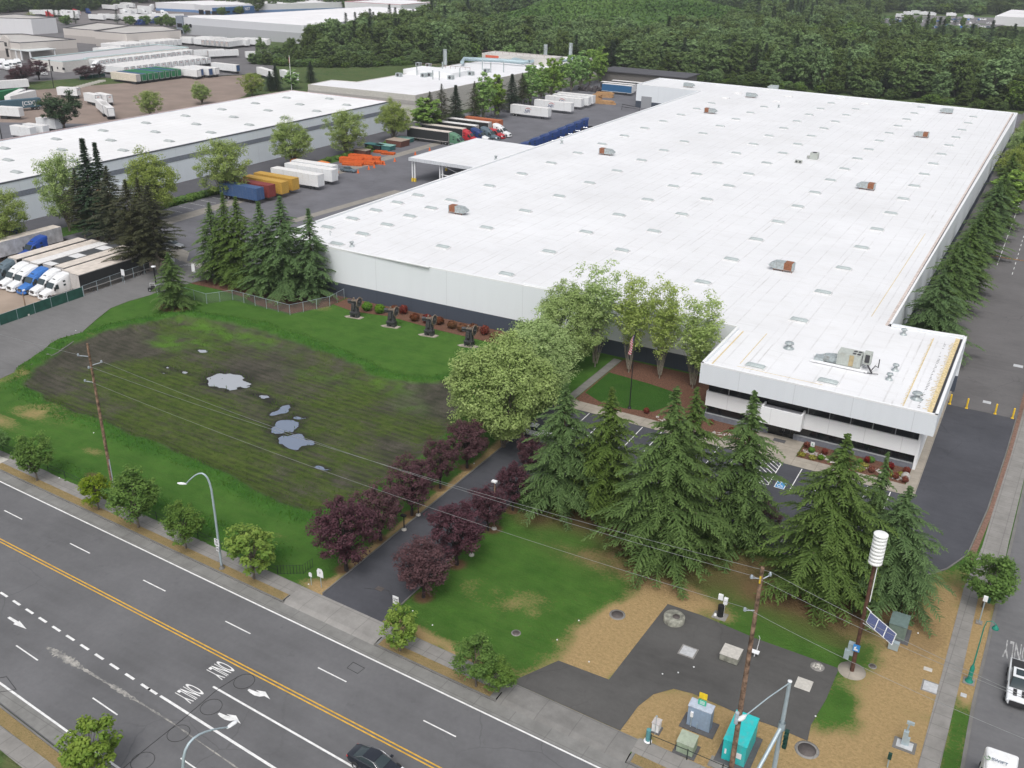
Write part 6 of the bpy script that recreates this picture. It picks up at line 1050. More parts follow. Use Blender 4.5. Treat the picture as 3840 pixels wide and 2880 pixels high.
for i in range(7): tractor('dark blue sleeper truck beside the warehouse, '+ORD[i]+' in the row', -148.6-.5*i, 270+i*7.0, R(180+28), NAVY, 'dark blue trucks along the warehouse')
tractor('dark blue truck just beyond the loading canopy, nearer one', -148.5, 254.6, R(180+28), NAVY); tractor('dark blue truck just beyond the loading canopy, farther one', -148.0, 261.5, R(180+28), NAVY)
# orange racks, skips, cones, lumber
for i, (x, y, a, w) in enumerate(((-179.5, 224, .3, 7), (-178, 226.5, .25, 7.5), (-176.5, 229, .4, 6), (-181, 230, .2, 7), (-175, 224.5, .35, 6), (-177.3, 221.8, .3, 6), (-182, 226.5, .3, 5), (-173.4, 227.2, .3, 5), (-181.4, 240.6, .2, 4), (-178, 240, .3, 4))):
    t = thing('rack_bundle', 'stack of orange steel rack frames lying in the yard' if i < 8 else 'small flat bundle of orange rack frames beyond the large stack', 'rack frames', (x, y, 0), a, 'orange rack frames in the yard' if i < 8 else 'small orange bundles in the yard'); m_ = MB(); hh_ = 1.6-.12*i if i < 8 else .6
    for k_ in range(5): m_.box(-w/2, w/2, -1+.45*k_, -.88+.45*k_, 0, .15); m_.box(-w/2, w/2, -1+.45*k_, -.88+.45*k_, hh_-.15, hh_)
    for k_ in range(7): m_.box(-w/2+k_*w/6.2, -w/2+k_*w/6.2+.15, -1, 1, .15, .3); m_.box(-w/2+k_*w/6.2, -w/2+k_*w/6.2+.15, -1, 1, hh_-.3, hh_-.15)
    m_.box(-w/2, w/2, -1, 1, .3, hh_-.3); m_.build('frames', ORG, t)
def skip(lb, x, y, w, d, h, m_, top, rz=0):
    t = thing('skip_container', lb, 'skip', (x, y, 0), rz); b = MB(); b.loft([[(-w/2+.2, -d/2, .1), (w/2-.2, -d/2, .1), (w/2-.2, d/2, .1), (-w/2+.2, d/2, .1)], [(-w/2, -d/2, h), (w/2, -d/2, h), (w/2, d/2, h), (-w/2, d/2, h)]], 0, False); [b.box(-w/2+.3+k_*.9, -w/2+.42+k_*.9, -d/2-.06, d/2+.06, .2, h-.1) for k_ in range(int(w/.9))]; b.build('body', m_, t); MB().box(-w/2-.1, w/2+.1, -d/2-.1, d/2+.1, h, h+.12).build('lid', top, t)
BRN = M('brown_steel', (.14, .06, .045), .8, var=.2); TAN = M('tan_board', (.36, .29, .24), .9, var=.15); TEAL = M('teal_steel', (.05, .16, .16), .7, var=.15); LTEAL = M('pale_teal', (.22, .40, .36), .7)
skip('large brown skip with a tan cover in the yard', -183.4, 252.5, 6, 4.6, 1.9, BRN, TAN); skip('pale teal flat skip behind the large brown one', -185.2, 258.5, 5, 4, 1.3, TEAL, LTEAL); skip('dark teal skip before the large brown one', -183.2, 245.5, 6, 3, 1.4, TEAL, LTEAL); skip('black topped teal skip left of the dark teal one', -186.5, 244.5, 6, 2.6, 1.4, BLK, TEAL); skip('small brown skip with a tan top beyond the orange racks', -184.2, 235.2, 4.6, 2.6, 1.5, BRN, TAN)
for i, (x, y) in enumerate(((-169.8, 214.5), (-170.1, 219.8), (-170.2, 222.5), (-170.1, 227.2), (-170.4, 232.8), (-170.8, 244), (-170.9, 252))):
    t = thing('traffic_cone', 'orange cone with a white band in the yard, '+ORD[i]+' from the canopy side', 'traffic cone', (x, y, 0), 0, 'cones in the yard'); MB().lathe([(.32, .04), (.24, .4), (.1, 1.0), (0, 1.02)], n=10).box(-.38, .38, -.38, .38, 0, .05).build('body', ORG, t); MB().lathe([(.21, .5), (.15, .75)], n=10).build('band', WHT, t)
WD = M('lumber', (.50, .30, .15), .9, var=.25, scale=3)
for i, (c, r, x, y, w, h, lb) in enumerate([(2, 0, 735, 885, 4, 3.5, 'tall pile of tan lumber at the end of the white trailers'), (2, 0, 790, 895, 9, 1.6, 'low pile of tan lumber beside the white trailers'), (2, 0, 850, 900, 5, .8, 'flat scatter of tan boards in the rear yard'), (2, 0, 800, 840, 8, 2.4, 'pile of tan lumber before the dark heap')]):
    p = aq(c, r, x, y); t = thing('lumber_pile', lb, 'lumber', (p.x, p.y, 0), .1*i); m_ = MB(); [m_.box(-w/2+rw.random(), w/2-rw.random(), -1.4+.45*j, -1.0+.45*j, .25*k_, .25*k_+.2) for j in range(6) for k_ in range(max(1, int(h/.25)-j % 3))]; m_.build('boards', WD, t)
p = aq(2, 0, 690, 790); t = thing('scrap_heap', 'dark heap of scrap and tyres at the rear of the yard', 'scrap', (p.x, p.y, 0)); m_ = MB(); [m_.cyl((rw.uniform(-7, 7), rw.uniform(-2, 2), rw.uniform(0, 1.8)), .8, .35, 9, axis=rw.choice('xyz')) for _ in range(60)]; m_.build('scrap', [M('scrap_dark', (.09, .08, .085), .8, var=.4, scale=5)], t)
p = aq(2, 0, 1050, 960); t = thing('steel_frame', 'black steel frame lying beside the warehouse edge in the yard', 'frame', (p.x-1, p.y, 0)); MB().tube([(-4, 0, .1), (-4, 0, 2.2), (3, 1, 1.4), (3, 1, .1)], .12, 5).tube([(-4, 0, 1.2), (3, 1, .8)], .1, 5).build('frame', BLK, t)
# ---- far trailers: each one a thing, too small to show parts
def far_mesh(side, roof, end, L=16, mark=True):
    b = MB(); b.box(0, L, -1.22, 1.22, 1.1, 4.0, 0); b.box(.05, L-.05, -1.2, 1.2, 4.0, 4.06, 1); b.box(-.03, 0, -1.24, 1.24, 1.1, 4.02, 5); b.box(-.05, -.03, -1.0, 1.0, 1.35, 3.8, 2); b.box(.5, L-1, -.6, .6, .4, 1.1, 3); b.box(.8, 3.4, -1.2, 1.2, .05, .95, 3)
    for i in range(12): b.box(.6+i*(L-1)/12, .66+i*(L-1)/12, -1.25, 1.25, 1.2, 3.95, 0)
    if mark: b.box(-.07, -.05, -.45, .45, 3.1, 3.4, 4)
    return b.mesh('far_trailer', [side, roof, end, CHAS, M('mark_red', (.45, .22, .20), .7), M('door_frame', (.30, .31, .33), .7)])
FT = {'w': far_mesh(WHT, WR, WHT), 'wb': far_mesh(WHT, WR, WHT, mark=False), 'wf': far_mesh(WHT, WR, GRYF), 's': far_mesh(WHT, WR, WHT, 8.6), 'g': far_mesh(GRNT, DBLUE, GRNT, mark=False), 'gg': far_mesh(GRNT, GRNT, GRNT, mark=False), 'cr': far_mesh(M('cream_side', (.62, .57, .48), .6), CREAMR, GRYF, mark=False), 'bl': far_mesh(WHT, WR, DBLUE, mark=False)}
def ft(k_, x, y, rz, label, group=None, z=0): o = tag(O('far_trailer', FT[k_], None, (x, y, z), rz), label, 'trailer', group); return o
for i in range(15): ft('w', -376.2, 311.5+i*3.6, R(180), 'white red-marked trailer, '+ORD[i]+' from the left in the row nearest the tan lot', 'front row of white trailers before the terminal')
for i in range(18): ft('s', -405.6+(.6 if i % 3 == 0 else 0), 321.5+i*3.45, R(180), 'white trailer docked at the terminal, '+ORD[i]+' from the left', 'white trailers docked along the terminal')
for i in range(13): ft('w', -468, 374+i*3.35, 0, 'white trailer in the row behind the terminal roof, '+ORD[i]+' from the left', 'white trailers behind the terminal') if i != 6 else None
for i in range(4): ft('w', -452+i*0, 362-i*3.4+4, 0, 'white trailer left of the terminal roof, beside the cream warehouse', 'white trailers by the cream warehouse')
for i in range(15): ft('wb' if i % 3 else 'w', -468+i*2.6+(i % 4), 424+i*3.0 if i < 6 else 424+(i-6)*3.2, [0, .3, -.25][i % 3], 'white trailer in the loose crowd before the grey towered warehouse', 'white trailers before the towered warehouse')
for i in range(6): ft('wf', -441+i*3.3, 421+i*.4, R(95), 'white trailer standing end on before the towered warehouse', 'white trailers standing end on')
ft('wf', -406, 380, R(60), 'white trailer standing crosswise at the end of the terminal, left of a pair'); ft('wf', -398.5, 383, R(62), 'white trailer standing crosswise at the end of the terminal, right of a pair')
ft('s', -381, 392, 0.9, 'short white trailer near the wood edge, left of two'); ft('s', -375, 398, 0.9, 'short white trailer near the wood edge, right of two')
GX = [('cr', 297.5, 'cream trailer at the near end of the green row'), ('g', 300.6, 'green trailer with a grey roof next to the cream one'), ('gg', 304, None), ('gg', 307.2, None), ('g', 310.4, None), ('gg', 313.6, None), ('g', 317, None), ('gg', 320.4, None)]
for k_, y, lb in GX: ft(k_, -352.5, y, R(180), lb or 'green trailer in the row at the edge of the tan lot', None if lb else 'green trailers at the tan lot')
for i, (x, y) in enumerate(((-344, 324.2), (-346, 327.6), (-344, 331.2), (-343.5, 334.8), (-344, 348.5))): ft(['wb', 'bl', 'bl', 'wb', 'bl'][i], x, y, R(180), ['white trailer beside the last green one', 'white trailer with a blue end, nearest the green row', 'white trailer with a blue end, second from the green row', 'white trailer at the far end beyond the blue ended pair', 'long white trailer crosswise at the end of the tan lot'][i])
for i, (k_, px, py, a, lb) in enumerate((('wb', 210, 860, -.9, 'white trailer with faint lettering at the upper left lot'), ('wb', 300, 872, -1.2, 'grey white trailer in front of the lettered one'), ('wb', 250, 770, -1.9, 'white box trailer standing behind the lettered one'), ('s', 690, 850, R(200), 'short white trailer right of the dark pine, behind'), ('s', 860, 915, R(170), 'silver short trailer right of the dark pine'), ('s', 960, 915, R(170), 'white trailer right of the dark pine, front of the pair'), ('wb', 970, 1035, R(150), 'long white trailer below the pine with a grey side'), ('wb', 930, 1010, R(150), 'white trailer behind the long one below the pine'), ('s', 130, 1190, .1, 'white box trailer near the west roof, left one'), ('s', 240, 1175, .1, 'white box trailer near the west roof, right one'), ('s', 350, 1120, .1, 'white trailer corner behind the dark pine foot'), ('s', 10, 1020, .3, 'white box trailer cut by the left edge'))):
    p = aq(0, 0, px, py); ft(k_, p.x, p.y, a, lb)
p = aq(0, 0, 0, 975); q_ = aq(0, 0, 355, 940); a = math.atan2(q_.y-p.y, q_.x-p.x)
t = trailer('dark teal container trailer with white bracketed letters at the left edge', q_.x, q_.y, a+R(180), CSX, None, None, 16, 4.0)
o = O('lettering', textmesh('[CSX]', 1.9, WHT, .01), t); o.location = (4.4, 1.34, 2.6); o.rotation_euler = (R(90), 0, R(180))
p = aq(0, 0, 0, 885); q_ = aq(0, 0, 200, 850); ft('gg', q_.x, q_.y, math.atan2(p.y-q_.y, p.x-q_.x), 'green trailer behind the dark teal one at the left edge')
# far cabs and small vehicles
def farcab(m_, hood=True):
    b = MB(); b.loft([rr(0, .9, .4, 1.4, .2), rr(-1.8, 1.1, .4, 1.9, .2), rr(-2.4, 1.15, .4, 3.0, .2), rr(-4.2, 1.2, .4, 3.8, .2), rr(-5.6, 1.2, .4, 3.9, .2)]); b.box(-7.5, -5.6, -1, 1, .3, 1.1, 1); b.add([(-1.78, -.95, 1.95), (-1.78, .95, 1.95), (-2.36, .95, 2.9), (-2.36, -.95, 2.9)], [(0, 1, 2, 3)], 2); return b.mesh('far_truck', [m_, CHAS, WGL])
FC = {'w': farcab(WHT), 'n': farcab(NAVY), 'r': farcab(REDT)}
def fc(k_, x, y, rz, label, group=None): return tag(O('far_truck', FC[k_], None, (x, y, 0), rz), label, 'truck', group)
for i, (px, py) in enumerate(((20, 600), (50, 590), (75, 612), (115, 600), (145, 600), (180, 590))): p = aq(0, 0, px, py); fc('w', p.x, p.y, -.4, 'white truck cab in the line by the left edge of the terminal yard', 'white cabs at the left of the terminal')
p = aq(0, 0, 400, 655); fc('w', p.x, p.y, -.2, 'white truck beside the dark purple trees'); p = aq(0, 0, 700, 600); fc('w', p.x, p.y, -1.2, 'white truck parked at the terminal corner'); p = aq(0, 0, 790, 610); fc('w', p.x, p.y, -1.3, 'white truck next to the first docked trailer')
for i, (px, py, k_) in enumerate(((1165, 220, 'n'), (1200, 220, 'n'), (1320, 190, 'n'), (1335, 200, 'n'), (1300, 210, 'n'))): p = aq(0, 0, px, py); fc(k_, p.x, p.y, -1.6, 'dark blue truck cab in the far yard', 'dark blue cabs in the far yard')
rw = random.Random(9)
for i, (px, py, k_) in enumerate([(260, 128, 'wb'), (360, 125, 'wb'), (400, 130, 'wb'), (540, 125, 'w'), (600, 140, 'w'), (680, 165, 'wb'), (780, 165, 'wb'), (860, 160, 'w'), (930, 160, 'w'), (1000, 165, 'w'), (1060, 170, 'w'), (1100, 175, 'w'), (1180, 165, 'w'), (1240, 170, 'w'), (1290, 165, 'w'), (1340, 170, 'wb'), (1400, 165, 'wb'), (1460, 165, 'wb'), (1040, 120, 'wb'), (1130, 115, 'wb'), (1200, 118, 'wb'), (1010, 85, 'wb'), (1110, 80, 'wb'), (1200, 85, 'wb'), (1050, 60, 'wb'), (1150, 62, 'wb')]):
    p = aq(0, 0, px, py+8); ft(k_, p.x, p.y, rw.choice([0, R(180), .2, R(60), -.3]), 'white trailer among the crowd of trailers in the farthest left yard', 'white trailers in the farthest yard')
for i, (px, py, k_) in enumerate([(1110, 125, 'w'), (1170, 125, 'w'), (1280, 120, 'w'), (1350, 130, 'w'), (1420, 130, 'w'), (1480, 135, 'w'), (1280, 75, 'w'), (1330, 150, 'w'), (470, 140, 'r'), (700, 115, 'r'), (780, 115, 'n')]):
    p = aq(0, 0, px, py+6); fc(k_, p.x, p.y, rw.uniform(-2, 2), {'w': 'white truck cab among the trailers of the farthest left yard', 'r': 'red truck cab among the trailers of the farthest left yard', 'n': 'blue truck cab behind the farthest white trailers'}[k_], {'w': 'white cabs in the farthest yard', 'r': 'red cabs in the farthest yard'}.get(k_))
for (x, y, lb) in ((30, 625, 'nearest'), (230, 650, 'farthest')):
    p = aq(1, 0, x, y+30); ft('wb', p.x, p.y, -.45, 'lone silver white trailer on the grass before the wood, %s of two' % lb)
# far car park at the top right
FCR = MB().loft([rr(2.3, .8, .3, .8, .1), rr(1.0, .9, .3, 1.0, .1), rr(.4, .8, .5, 1.45, .1), rr(-1.2, .8, .5, 1.45, .1), rr(-1.9, .9, .3, 1.0, .1), rr(-2.3, .8, .3, .9, .1)]).v
def farcar(m_): return MB().loft([rr(2.3, .8, .3, .8, .1), rr(1.0, .9, .3, 1.0, .1), rr(.4, .8, .5, 1.45, .1), rr(-1.2, .8, .5, 1.45, .1), rr(-1.9, .9, .3, 1.0, .1), rr(-2.3, .8, .3, .9, .1)]).box(-1.1, .3, -.83, .83, 1.0, 1.35, 1).mesh('far_car', [m_, WGL])
def farrv(m_): return MB().box(-4.5, 3.6, -1.25, 1.25, .6, 3.3).box(3.6, 4.6, -1.2, 1.2, .6, 2.6).box(-1, 1, -.6, .6, 3.3, 3.6).box(2.6, 3.61, -1.1, 1.1, 2.0, 2.9, 1).box(-3, -2, -1.28, 1.28, 0, .7, 1).box(2, 3, -1.28, 1.28, 0, .7, 1).mesh('motorhome', [m_, WGL])
FCM = [farcar(WHT), farcar(RIM), farcar(GREYT), farcar(BLUE)]; RV = farrv(WHT)
for (px, py) in ((1145, 155), (1210, 135), (1275, 125), (1405, 140), (1580, 145), (1730, 165), (1350, 135)): p = aq(3, 0, px, py); tag(O('motorhome', RV, None, (p.x, p.y, .3), rw.uniform(-.3, .3)), 'white motorhome in the far car park at the top right', 'motorhome', 'motorhomes in the far car park')
for i in range(64):
    px = rw.uniform(1010, 1930); py = 178+rw.choice([0, 16, 32, 50, 66])+.0*(px-1000)
    if px < 1100 and py > 235: continue
    p = aq(3, 0, px, py); tag(O('far_car', rw.choice(FCM), None, (p.x, p.y, .3), rw.choice([0, R(90), R(180)])+.1), 'small car in the far car park at the top right', 'car', 'cars in the far car park')
for i in range(12): p = aq(3, 0, 995+i*62+rw.uniform(-9, 9), 225+rw.uniform(-14, 14)); tree('f3' if i % 2 else 'f2', p.x, p.y, 8, 5, 'small tree in the far car park at the top right', 'tree', 'planted_tree', 'trees in the far car park', z=.2)
# ---------------------------------------------------------------- poles, lamps, fences, signs, cabinets
WOOD_ = M('weathered_pole', (.20, .13, .09), .95, var=.6, scale=2.5, dirt=(.035, .03, .025)); LGAL = M('lamp_galvanised', (.40, .48, .52), .45, .3, var=.06); LWH = M('lamp_housing', (.72, .74, .75), .4); INS = M('insulator_grey', (.40, .45, .50), .4); WIRE = M('wire', (.30, .31, .31), .6, .3); BLKP = M('black_paint', (.02, .02, .022), .5); SIGNW = M('sign_white', (.75, .76, .77), .5, var=.03); SIGNK = M('sign_ink', (.03, .03, .035), .6); DGRN = M('signal_green', (.02, .22, .16), .4); SGRN = M('signal_head_green', (.012, .05, .04), .5)
def zon(x, y, py):                              # height on the vertical through (x, y) seen at picture row py
    lo, hi = 0., 40.
    for _ in range(40):
        m_ = (lo+hi)/2
        if proj((x, y, m_))[1] > py: lo = m_
        else: hi = m_
    return lo
def lamp(label, x, y, h, head, lean=0.0, base=True):
    t = thing('street_lamp', label, 'street lamp', (x, y, 0)); hx, hy, hz = head[0]-x, head[1]-y, head[2]
    pts = [(0, 0, 0), (0, 0, h*.35), (0, 0, h*.6)]
    b_ = [Vector((0, 0, h*.76)), Vector((0, 0, h*1.12)), Vector((hx*.42, hy*.42, h*1.04)), Vector((hx*.92, hy*.92, hz+.08))]
    for i in range(1, 11):
        a = i/10; pts.append(tuple(b_[0]*(1-a)**3+b_[1]*3*a*(1-a)**2+b_[2]*3*a*a*(1-a)+b_[3]*a**3))
    r0 = .13; MB().tube(pts, [r0*(1-.6*i/len(pts)) for i in range(len(pts))], 10).build('pole', LGAL, t)
    d = Vector((hx, hy, 0)).normalized(); m_ = MB(); e = Vector((hx*.9, hy*.9, hz+.05)); m_.tube([e, e+d*.3, e+d*.7, e+d*1.0], [.09, .17, .19, .08], 10); m_.v = [(a, b, hz+.05+(c-hz-.05)*.55) for a, b, c in m_.v]; m_.build('lamp_head', LWH, t)
    if base: MB().lathe([(.3, 0), (.3, .08), (.2, .12), (.17, .5)], n=12).build('base', C_KERB, t)
    return t
hd = aq(0, 2, 1590, 865, 10.0); L1 = lamp('tall curved grey street lamp with a white speed sign beyond the road', -66.9, 58.5, 11.3, hd)
MB().box(-.32, .32, -.26, -.22, 3.0, 3.85).build('speed_sign', SIGNW, L1); o = O('lettering', textmesh('35', .42, SIGNK, .004), L1); o.location = (0, -.268, 3.3); o.rotation_euler = (R(90), 0, 0); o = O('lettering', textmesh('SPEED\nLIMIT', .14, SIGNK, .004), L1); o.location = (0, -.268, 3.68); o.rotation_euler = (R(90), 0, 0); MB().box(-.2, .2, -.26, -.22, 2.35, 2.85).build('lower_sign', SIGNW, L1); [O('lamp_label', MB().box(-.14, .14, -.28, -.26, z, z+.04).mesh('ink', SIGNK), L1) for z in (2.5, 2.6, 2.7)]
hd = aq(0, 3, 2000, 1290, 9.6); b0 = Vector((-46.0, 31.9, 0)); z2_ = Vector((hd.x-.5, hd.y-4.2, 0)); lamp('curved grey street lamp on the near side of the road, cut by the bottom edge', z2_.x, z2_.y, 10.6, hd)
def woodpole(label, x, y, h, arms, lean=(0, 0), r=.2):
    t = thing('utility_pole', label, 'utility pole', (x, y, 0)); MB().tube([(0, 0, -.1), (lean[0]*.5, lean[1]*.5, h/2), (lean[0], lean[1], h)], [r, r*.85, r*.62], 12).build('pole', WOOD_, t)
    for (z, side, dx, dy) in arms:
        f = z/h; ox, oy = lean[0]*f, lean[1]*f
        MB().tube([(ox, oy, z-.1), (ox+dx, oy+dy, z+.15)], .045, 6).build('bracket', INS, t)
        m_ = MB(); m_.lathe([(.05, 0), (.13, .04), (.06, .1), (.14, .16), (.06, .22), (.1, .28), (0, .32)], (ox+dx, oy+dy, z+.1), 10); m_.build('insulator', INS, t)
    return t
PWt = woodpole('tall weathered wooden pole with short insulator brackets beside the wet basin', -89.8, 63.7, 18.8, [(17.3, 1, -.75, -.85), (16.2, 1, .75, .85), (14.1, 1, -.6, -.7), (16.0, 1, .5, -.7)])
MB().tube([(.2, 0, 0), (.19, 0, 4)], .06, 5).build('riser', INS, PWt)
PEt = woodpole('tall mossy wooden pole in front of the turquoise cabinet', -11.9, 59.5, zon(-11.9, 59.5, 2128), [(zon(-11.9, 59.5, 2166), 1, -.55, -.6), (zon(-11.9, 59.5, 2170), 1, .5, .55), (zon(-11.9, 59.5, 2285), 1, -.65, -.75)], r=.22)
MB().box(-.06, .06, -.26, -.2, 18.7, 19.3).build('yellow_tag', M('tag_yellow', (.7, .5, .05), .6), PEt); MB().cyl((-.1, -.45, zon(-11.9, 59.5, 2700)), .16, 1.1, 12).build('arrester', INS, PEt)
zt = zon(-11.9, 59.5, 2168)+.4; zl = zon(-11.9, 59.5, 2285)+.4
def wire(label, a, b, sag, r=.014):
    a = Vector(a); b = Vector(b); pts = [a.lerp(b, i/24)-Vector((0, 0, sag*4*(i/24)*(1-i/24))) for i in range(25)]
    tag(MB().tube(pts, r, 4).build('power_line', WIRE), label, 'power line')
wire('lower power line running between the two wooden poles', (-90.4, 63.0, 14.5), (-12.55, 58.75, zl), 1.0); wire('upper power line between the wooden poles, nearer the road', (-89.1, 64.4, 16.6), (-12.4, 58.9, zt), 1.15); wire('upper power line between the wooden poles, farther from the road', (-89.3, 63.0, 16.4), (-11.4, 60.05, zt), 1.0)
e1 = Vector((-12.55, 58.75, zl)); r3 = aq(3, 3, 2212, 1310, 15.0); wire('lower power line leaving the mossy pole to the right', e1, e1+(r3-e1)*1.6, .9); r1 = aq(3, 3, 2060, 890, 17.5); r2 = aq(3, 3, 2060, 905, 17.3); e1 = Vector((-12.4, 58.9, zt)); wire('upper power line leaving the mossy pole to the right, nearer one', e1, e1+(r2-e1)*1.8, .8); e1 = Vector((-11.4, 60.05, zt)); wire('upper power line leaving the mossy pole to the right, farther one', e1, e1+(r1-e1)*1.8, .7)
for lb, a, zz in (('power line leaving the left wooden pole past the photo edge, upper', (-90.5, 62.8, 17.6), 17.5),): wire(lb, a, (-170, 66, zz), 1.6)
# siren with its solar panel
sz = zon(-5.9, 76.7, 2003); t = thing('warning_siren', 'brown pole with a white stacked siren, solar panel and blue sign', 'siren', (-5.9, 76.7, 0))
MB().tube([(0, 0, 0), (0, 0, sz-3.0)], [.2, .15], 12).build('pole', M('brown_pole', (.10, .05, .035), .8, var=.3), t); MB().lathe([(1.25, 0), (1.25, .06), (0, .07)], n=28).build('pad', C_TAN, t)
prof = [(.2, -3.15), (.42, -3.1)]
for i in range(8): z = -3.0+i*.36; prof += [(.56, z), (.60, z+.05), (.60, z+.2), (.50, z+.27), (.50, z+.34)]
MB().lathe(prof+[(.62, -.1), (.62, 0), (.5, .03), (0, .04)], (0, 0, sz), 28).build('siren_horn', M('siren_white', (.78, .79, .78), .4, var=.05), t)
c = [aq(3, 3, 885, 308, 7.6), aq(3, 3, 1110, 500, 7.6), None, aq(3, 3, 845, 402, 6.7)]; c[2] = c[1]+c[3]-c[0]; B0 = Vector((-5.9, 76.7, 0))
fr_ = MB(); cc = [p-B0 for p in c]; nn = (cc[1]-cc[0]).cross(cc[3]-cc[0]).normalized(); nn = nn if nn.z > 0 else -nn; fr_.add(cc+[p-nn*.06 for p in cc], [(0, 1, 2, 3)[::1], (7, 6, 5, 4), (0, 4, 5, 1), (1, 5, 6, 2), (2, 6, 7, 3), (3, 7, 4, 0)]); fr_.build('panel_frame', COPE, t)
sol = NT('solar_cells'); sv = sol.n('TexCoord').outputs['Object']; bt = sol.n('TexBrick', {'Vector': sv, 'Color1': (.035, .05, .16, 1), 'Color2': (.05, .07, .21, 1), 'Mortar': (.18, .2, .3, 1), 'Scale': 6.0, 'Mortar Size': .03}); sol.fin(bt.outputs[0], .12, 0, .7)
for k_ in range(3):
    a0, a1 = k_/3+.015, (k_+1)/3-.015; tl, tr_ = cc[0].lerp(cc[1], a0), cc[0].lerp(cc[1], a1); bl2, br_ = cc[3].lerp(cc[2], a0), cc[3].lerp(cc[2], a1); q_ = [tl.lerp(bl2, .05), tr_.lerp(br_, .05), tr_.lerp(br_, .95), tl.lerp(bl2, .95)]
    MB().add([p+nn*.012 for p in q_], [(0, 1, 2, 3)]).build('solar_module', sol.m, t)
MB().tube([(0, 0, 5.6), tuple(cc[3].lerp(cc[2], .45)-nn*.1)], .05, 6).tube([(0, 0, 7.4), tuple(cc[0]-nn*.1)], .05, 6).build('panel_bracket', COPE, t)
MB().tube([(.25, 0, sz-3.4), (.25, 0, 8)], .05, 6).build('conduit', COPE, t); MB().box(-.75, -.2, -.1, .35, 1.7, 3.0).box(-.95, -.5, -.15, .2, 1.2, 2.2).build('control_box', LGAL, t); 
MB().box(-.3, .3, -.3, -.26, 2.5, 3.25, 0).add([(-.2, -.31, 2.62), (.2, -.31, 2.62), (.12, -.31, 2.8), (-.05, -.31, 2.84), (.02, -.31, 3.1), (-.2, -.31, 2.95)], [(0, 1, 2, 3, 4, 5)], 1).build('blue_sign', [M('sign_blue', (.05, .25, .6), .5), SIGNW], t)
# traffic signal mast at the corner
mx, my = -8.6, 59.3; mh = zon(mx, my, 2555); t = thing('traffic_signal_mast', 'thick grey signal mast with a long arm and a dark signal head', 'traffic signal', (mx, my, 0)); MB().tube([(0, 0, 0), (0, 0, mh)], [.2, .14], 14).build('pole', LGAL, t); MB().lathe([(.17, mh), (.17, mh+.05), (0, mh+.07)], n=14).build('cap', COPE, t)
az = zon(mx, my, 2722); ae = at(2752, 2880, az+.1); dv = (ae-Vector((mx, my, az))); MB().tube([(0, 0, az), tuple(dv*1.0), tuple(dv*3.2)], [.16, .14, .09], 12).build('signal_arm', LGAL, t); MB().lathe([(.26, az-.35), (.26, az+.35)], n=14).build('clamp', LGAL, t)
lh = at(2798, 2682, mh-.5)-Vector((mx, my, 0)); MB().tube([(0, 0, mh-.15), (lh.x*.5, lh.y*.5, mh-.2), (lh.x, lh.y, mh-.5)], .05, 8).build('lamp_arm', LGAL, t); m_ = MB(); d = Vector((lh.x, lh.y, 0)).normalized(); e = Vector((lh.x, lh.y, mh-.5)); m_.tube([e, e+d*.25, e+d*.6, e+d*.85], [.06, .17, .2, .08], 10); m_.build('lamp_head', LWH, t)
sg = MB(); sg.box(.32, .62, -.25, .1, az-1.9, az-.2); [sg.cyl((.47, -.5, az-.48-.5*i), .15, .28, 12, axis='y') for i in range(3)]; sg.build('signal_head', SGRN, t)
t = thing('pedestrian_signal', 'small pedestrian signal post seen at the bottom edge near the corner', 'signal post', (aq(3, 3, 1030, 1650).x, aq(3, 3, 1030, 1650).y, 0)); MB().tube([(0, 0, 0), (0, 0, 1.2)], .06).build('pole', LGAL, t); MB().box(-.15, .15, -.12, .12, .9, 1.5).build('signal_head', SGRN, t)
# green street lamp and small post by the side road
t = thing('green_lamp_post', 'green ornamental lamp post with a hanging bell lantern beside the side road', 'street lamp', (3.7, 80.8, .03)); gh = zon(3.7, 80.8, 2330); MB().lathe([(.36, 0), (.36, .1), (.24, .2), (.2, .5), (.2, 1.6), (.13, 1.8), (.07, 2.0)], n=14).build('pedestal', DGRN, t); MB().tube([(0, 0, 1.8), (0, 0, gh*.9), (.1, 0, gh), (.5, .05, gh+.15), (.85, 0, gh-.05)], [.07, .05, .04, .035, .03], 8).build('pole', DGRN, t); MB().lathe([(.05, 0), (.1, -.1), (.28, -.35), (.3, -.45), (.2, -.5), (0, -.6)], (.87, 0, gh-.05), 14).build('lantern', DGRN, t); MB().box(-.5, .5, -.5, .5, 0, .03).build('footing', C_WALK, t)
t = thing('push_button_post', 'slim grey post with a small signal beside the street tree on the side road', 'signal post', (3.6, 90.4, .03)); MB().tube([(0, 0, 0), (0, 0, 3.0)], .06).build('pole', LGAL, t); MB().box(-.2, .2, -.15, .15, 2.7, 3.2).box(.2, .45, -.12, .12, 2.6, 3.1, 1).build('signal_head', [COPE, SGRN], t); MB().box(-.3, .3, -.3, .3, 0, .12).build('footing', C_WALK, t)
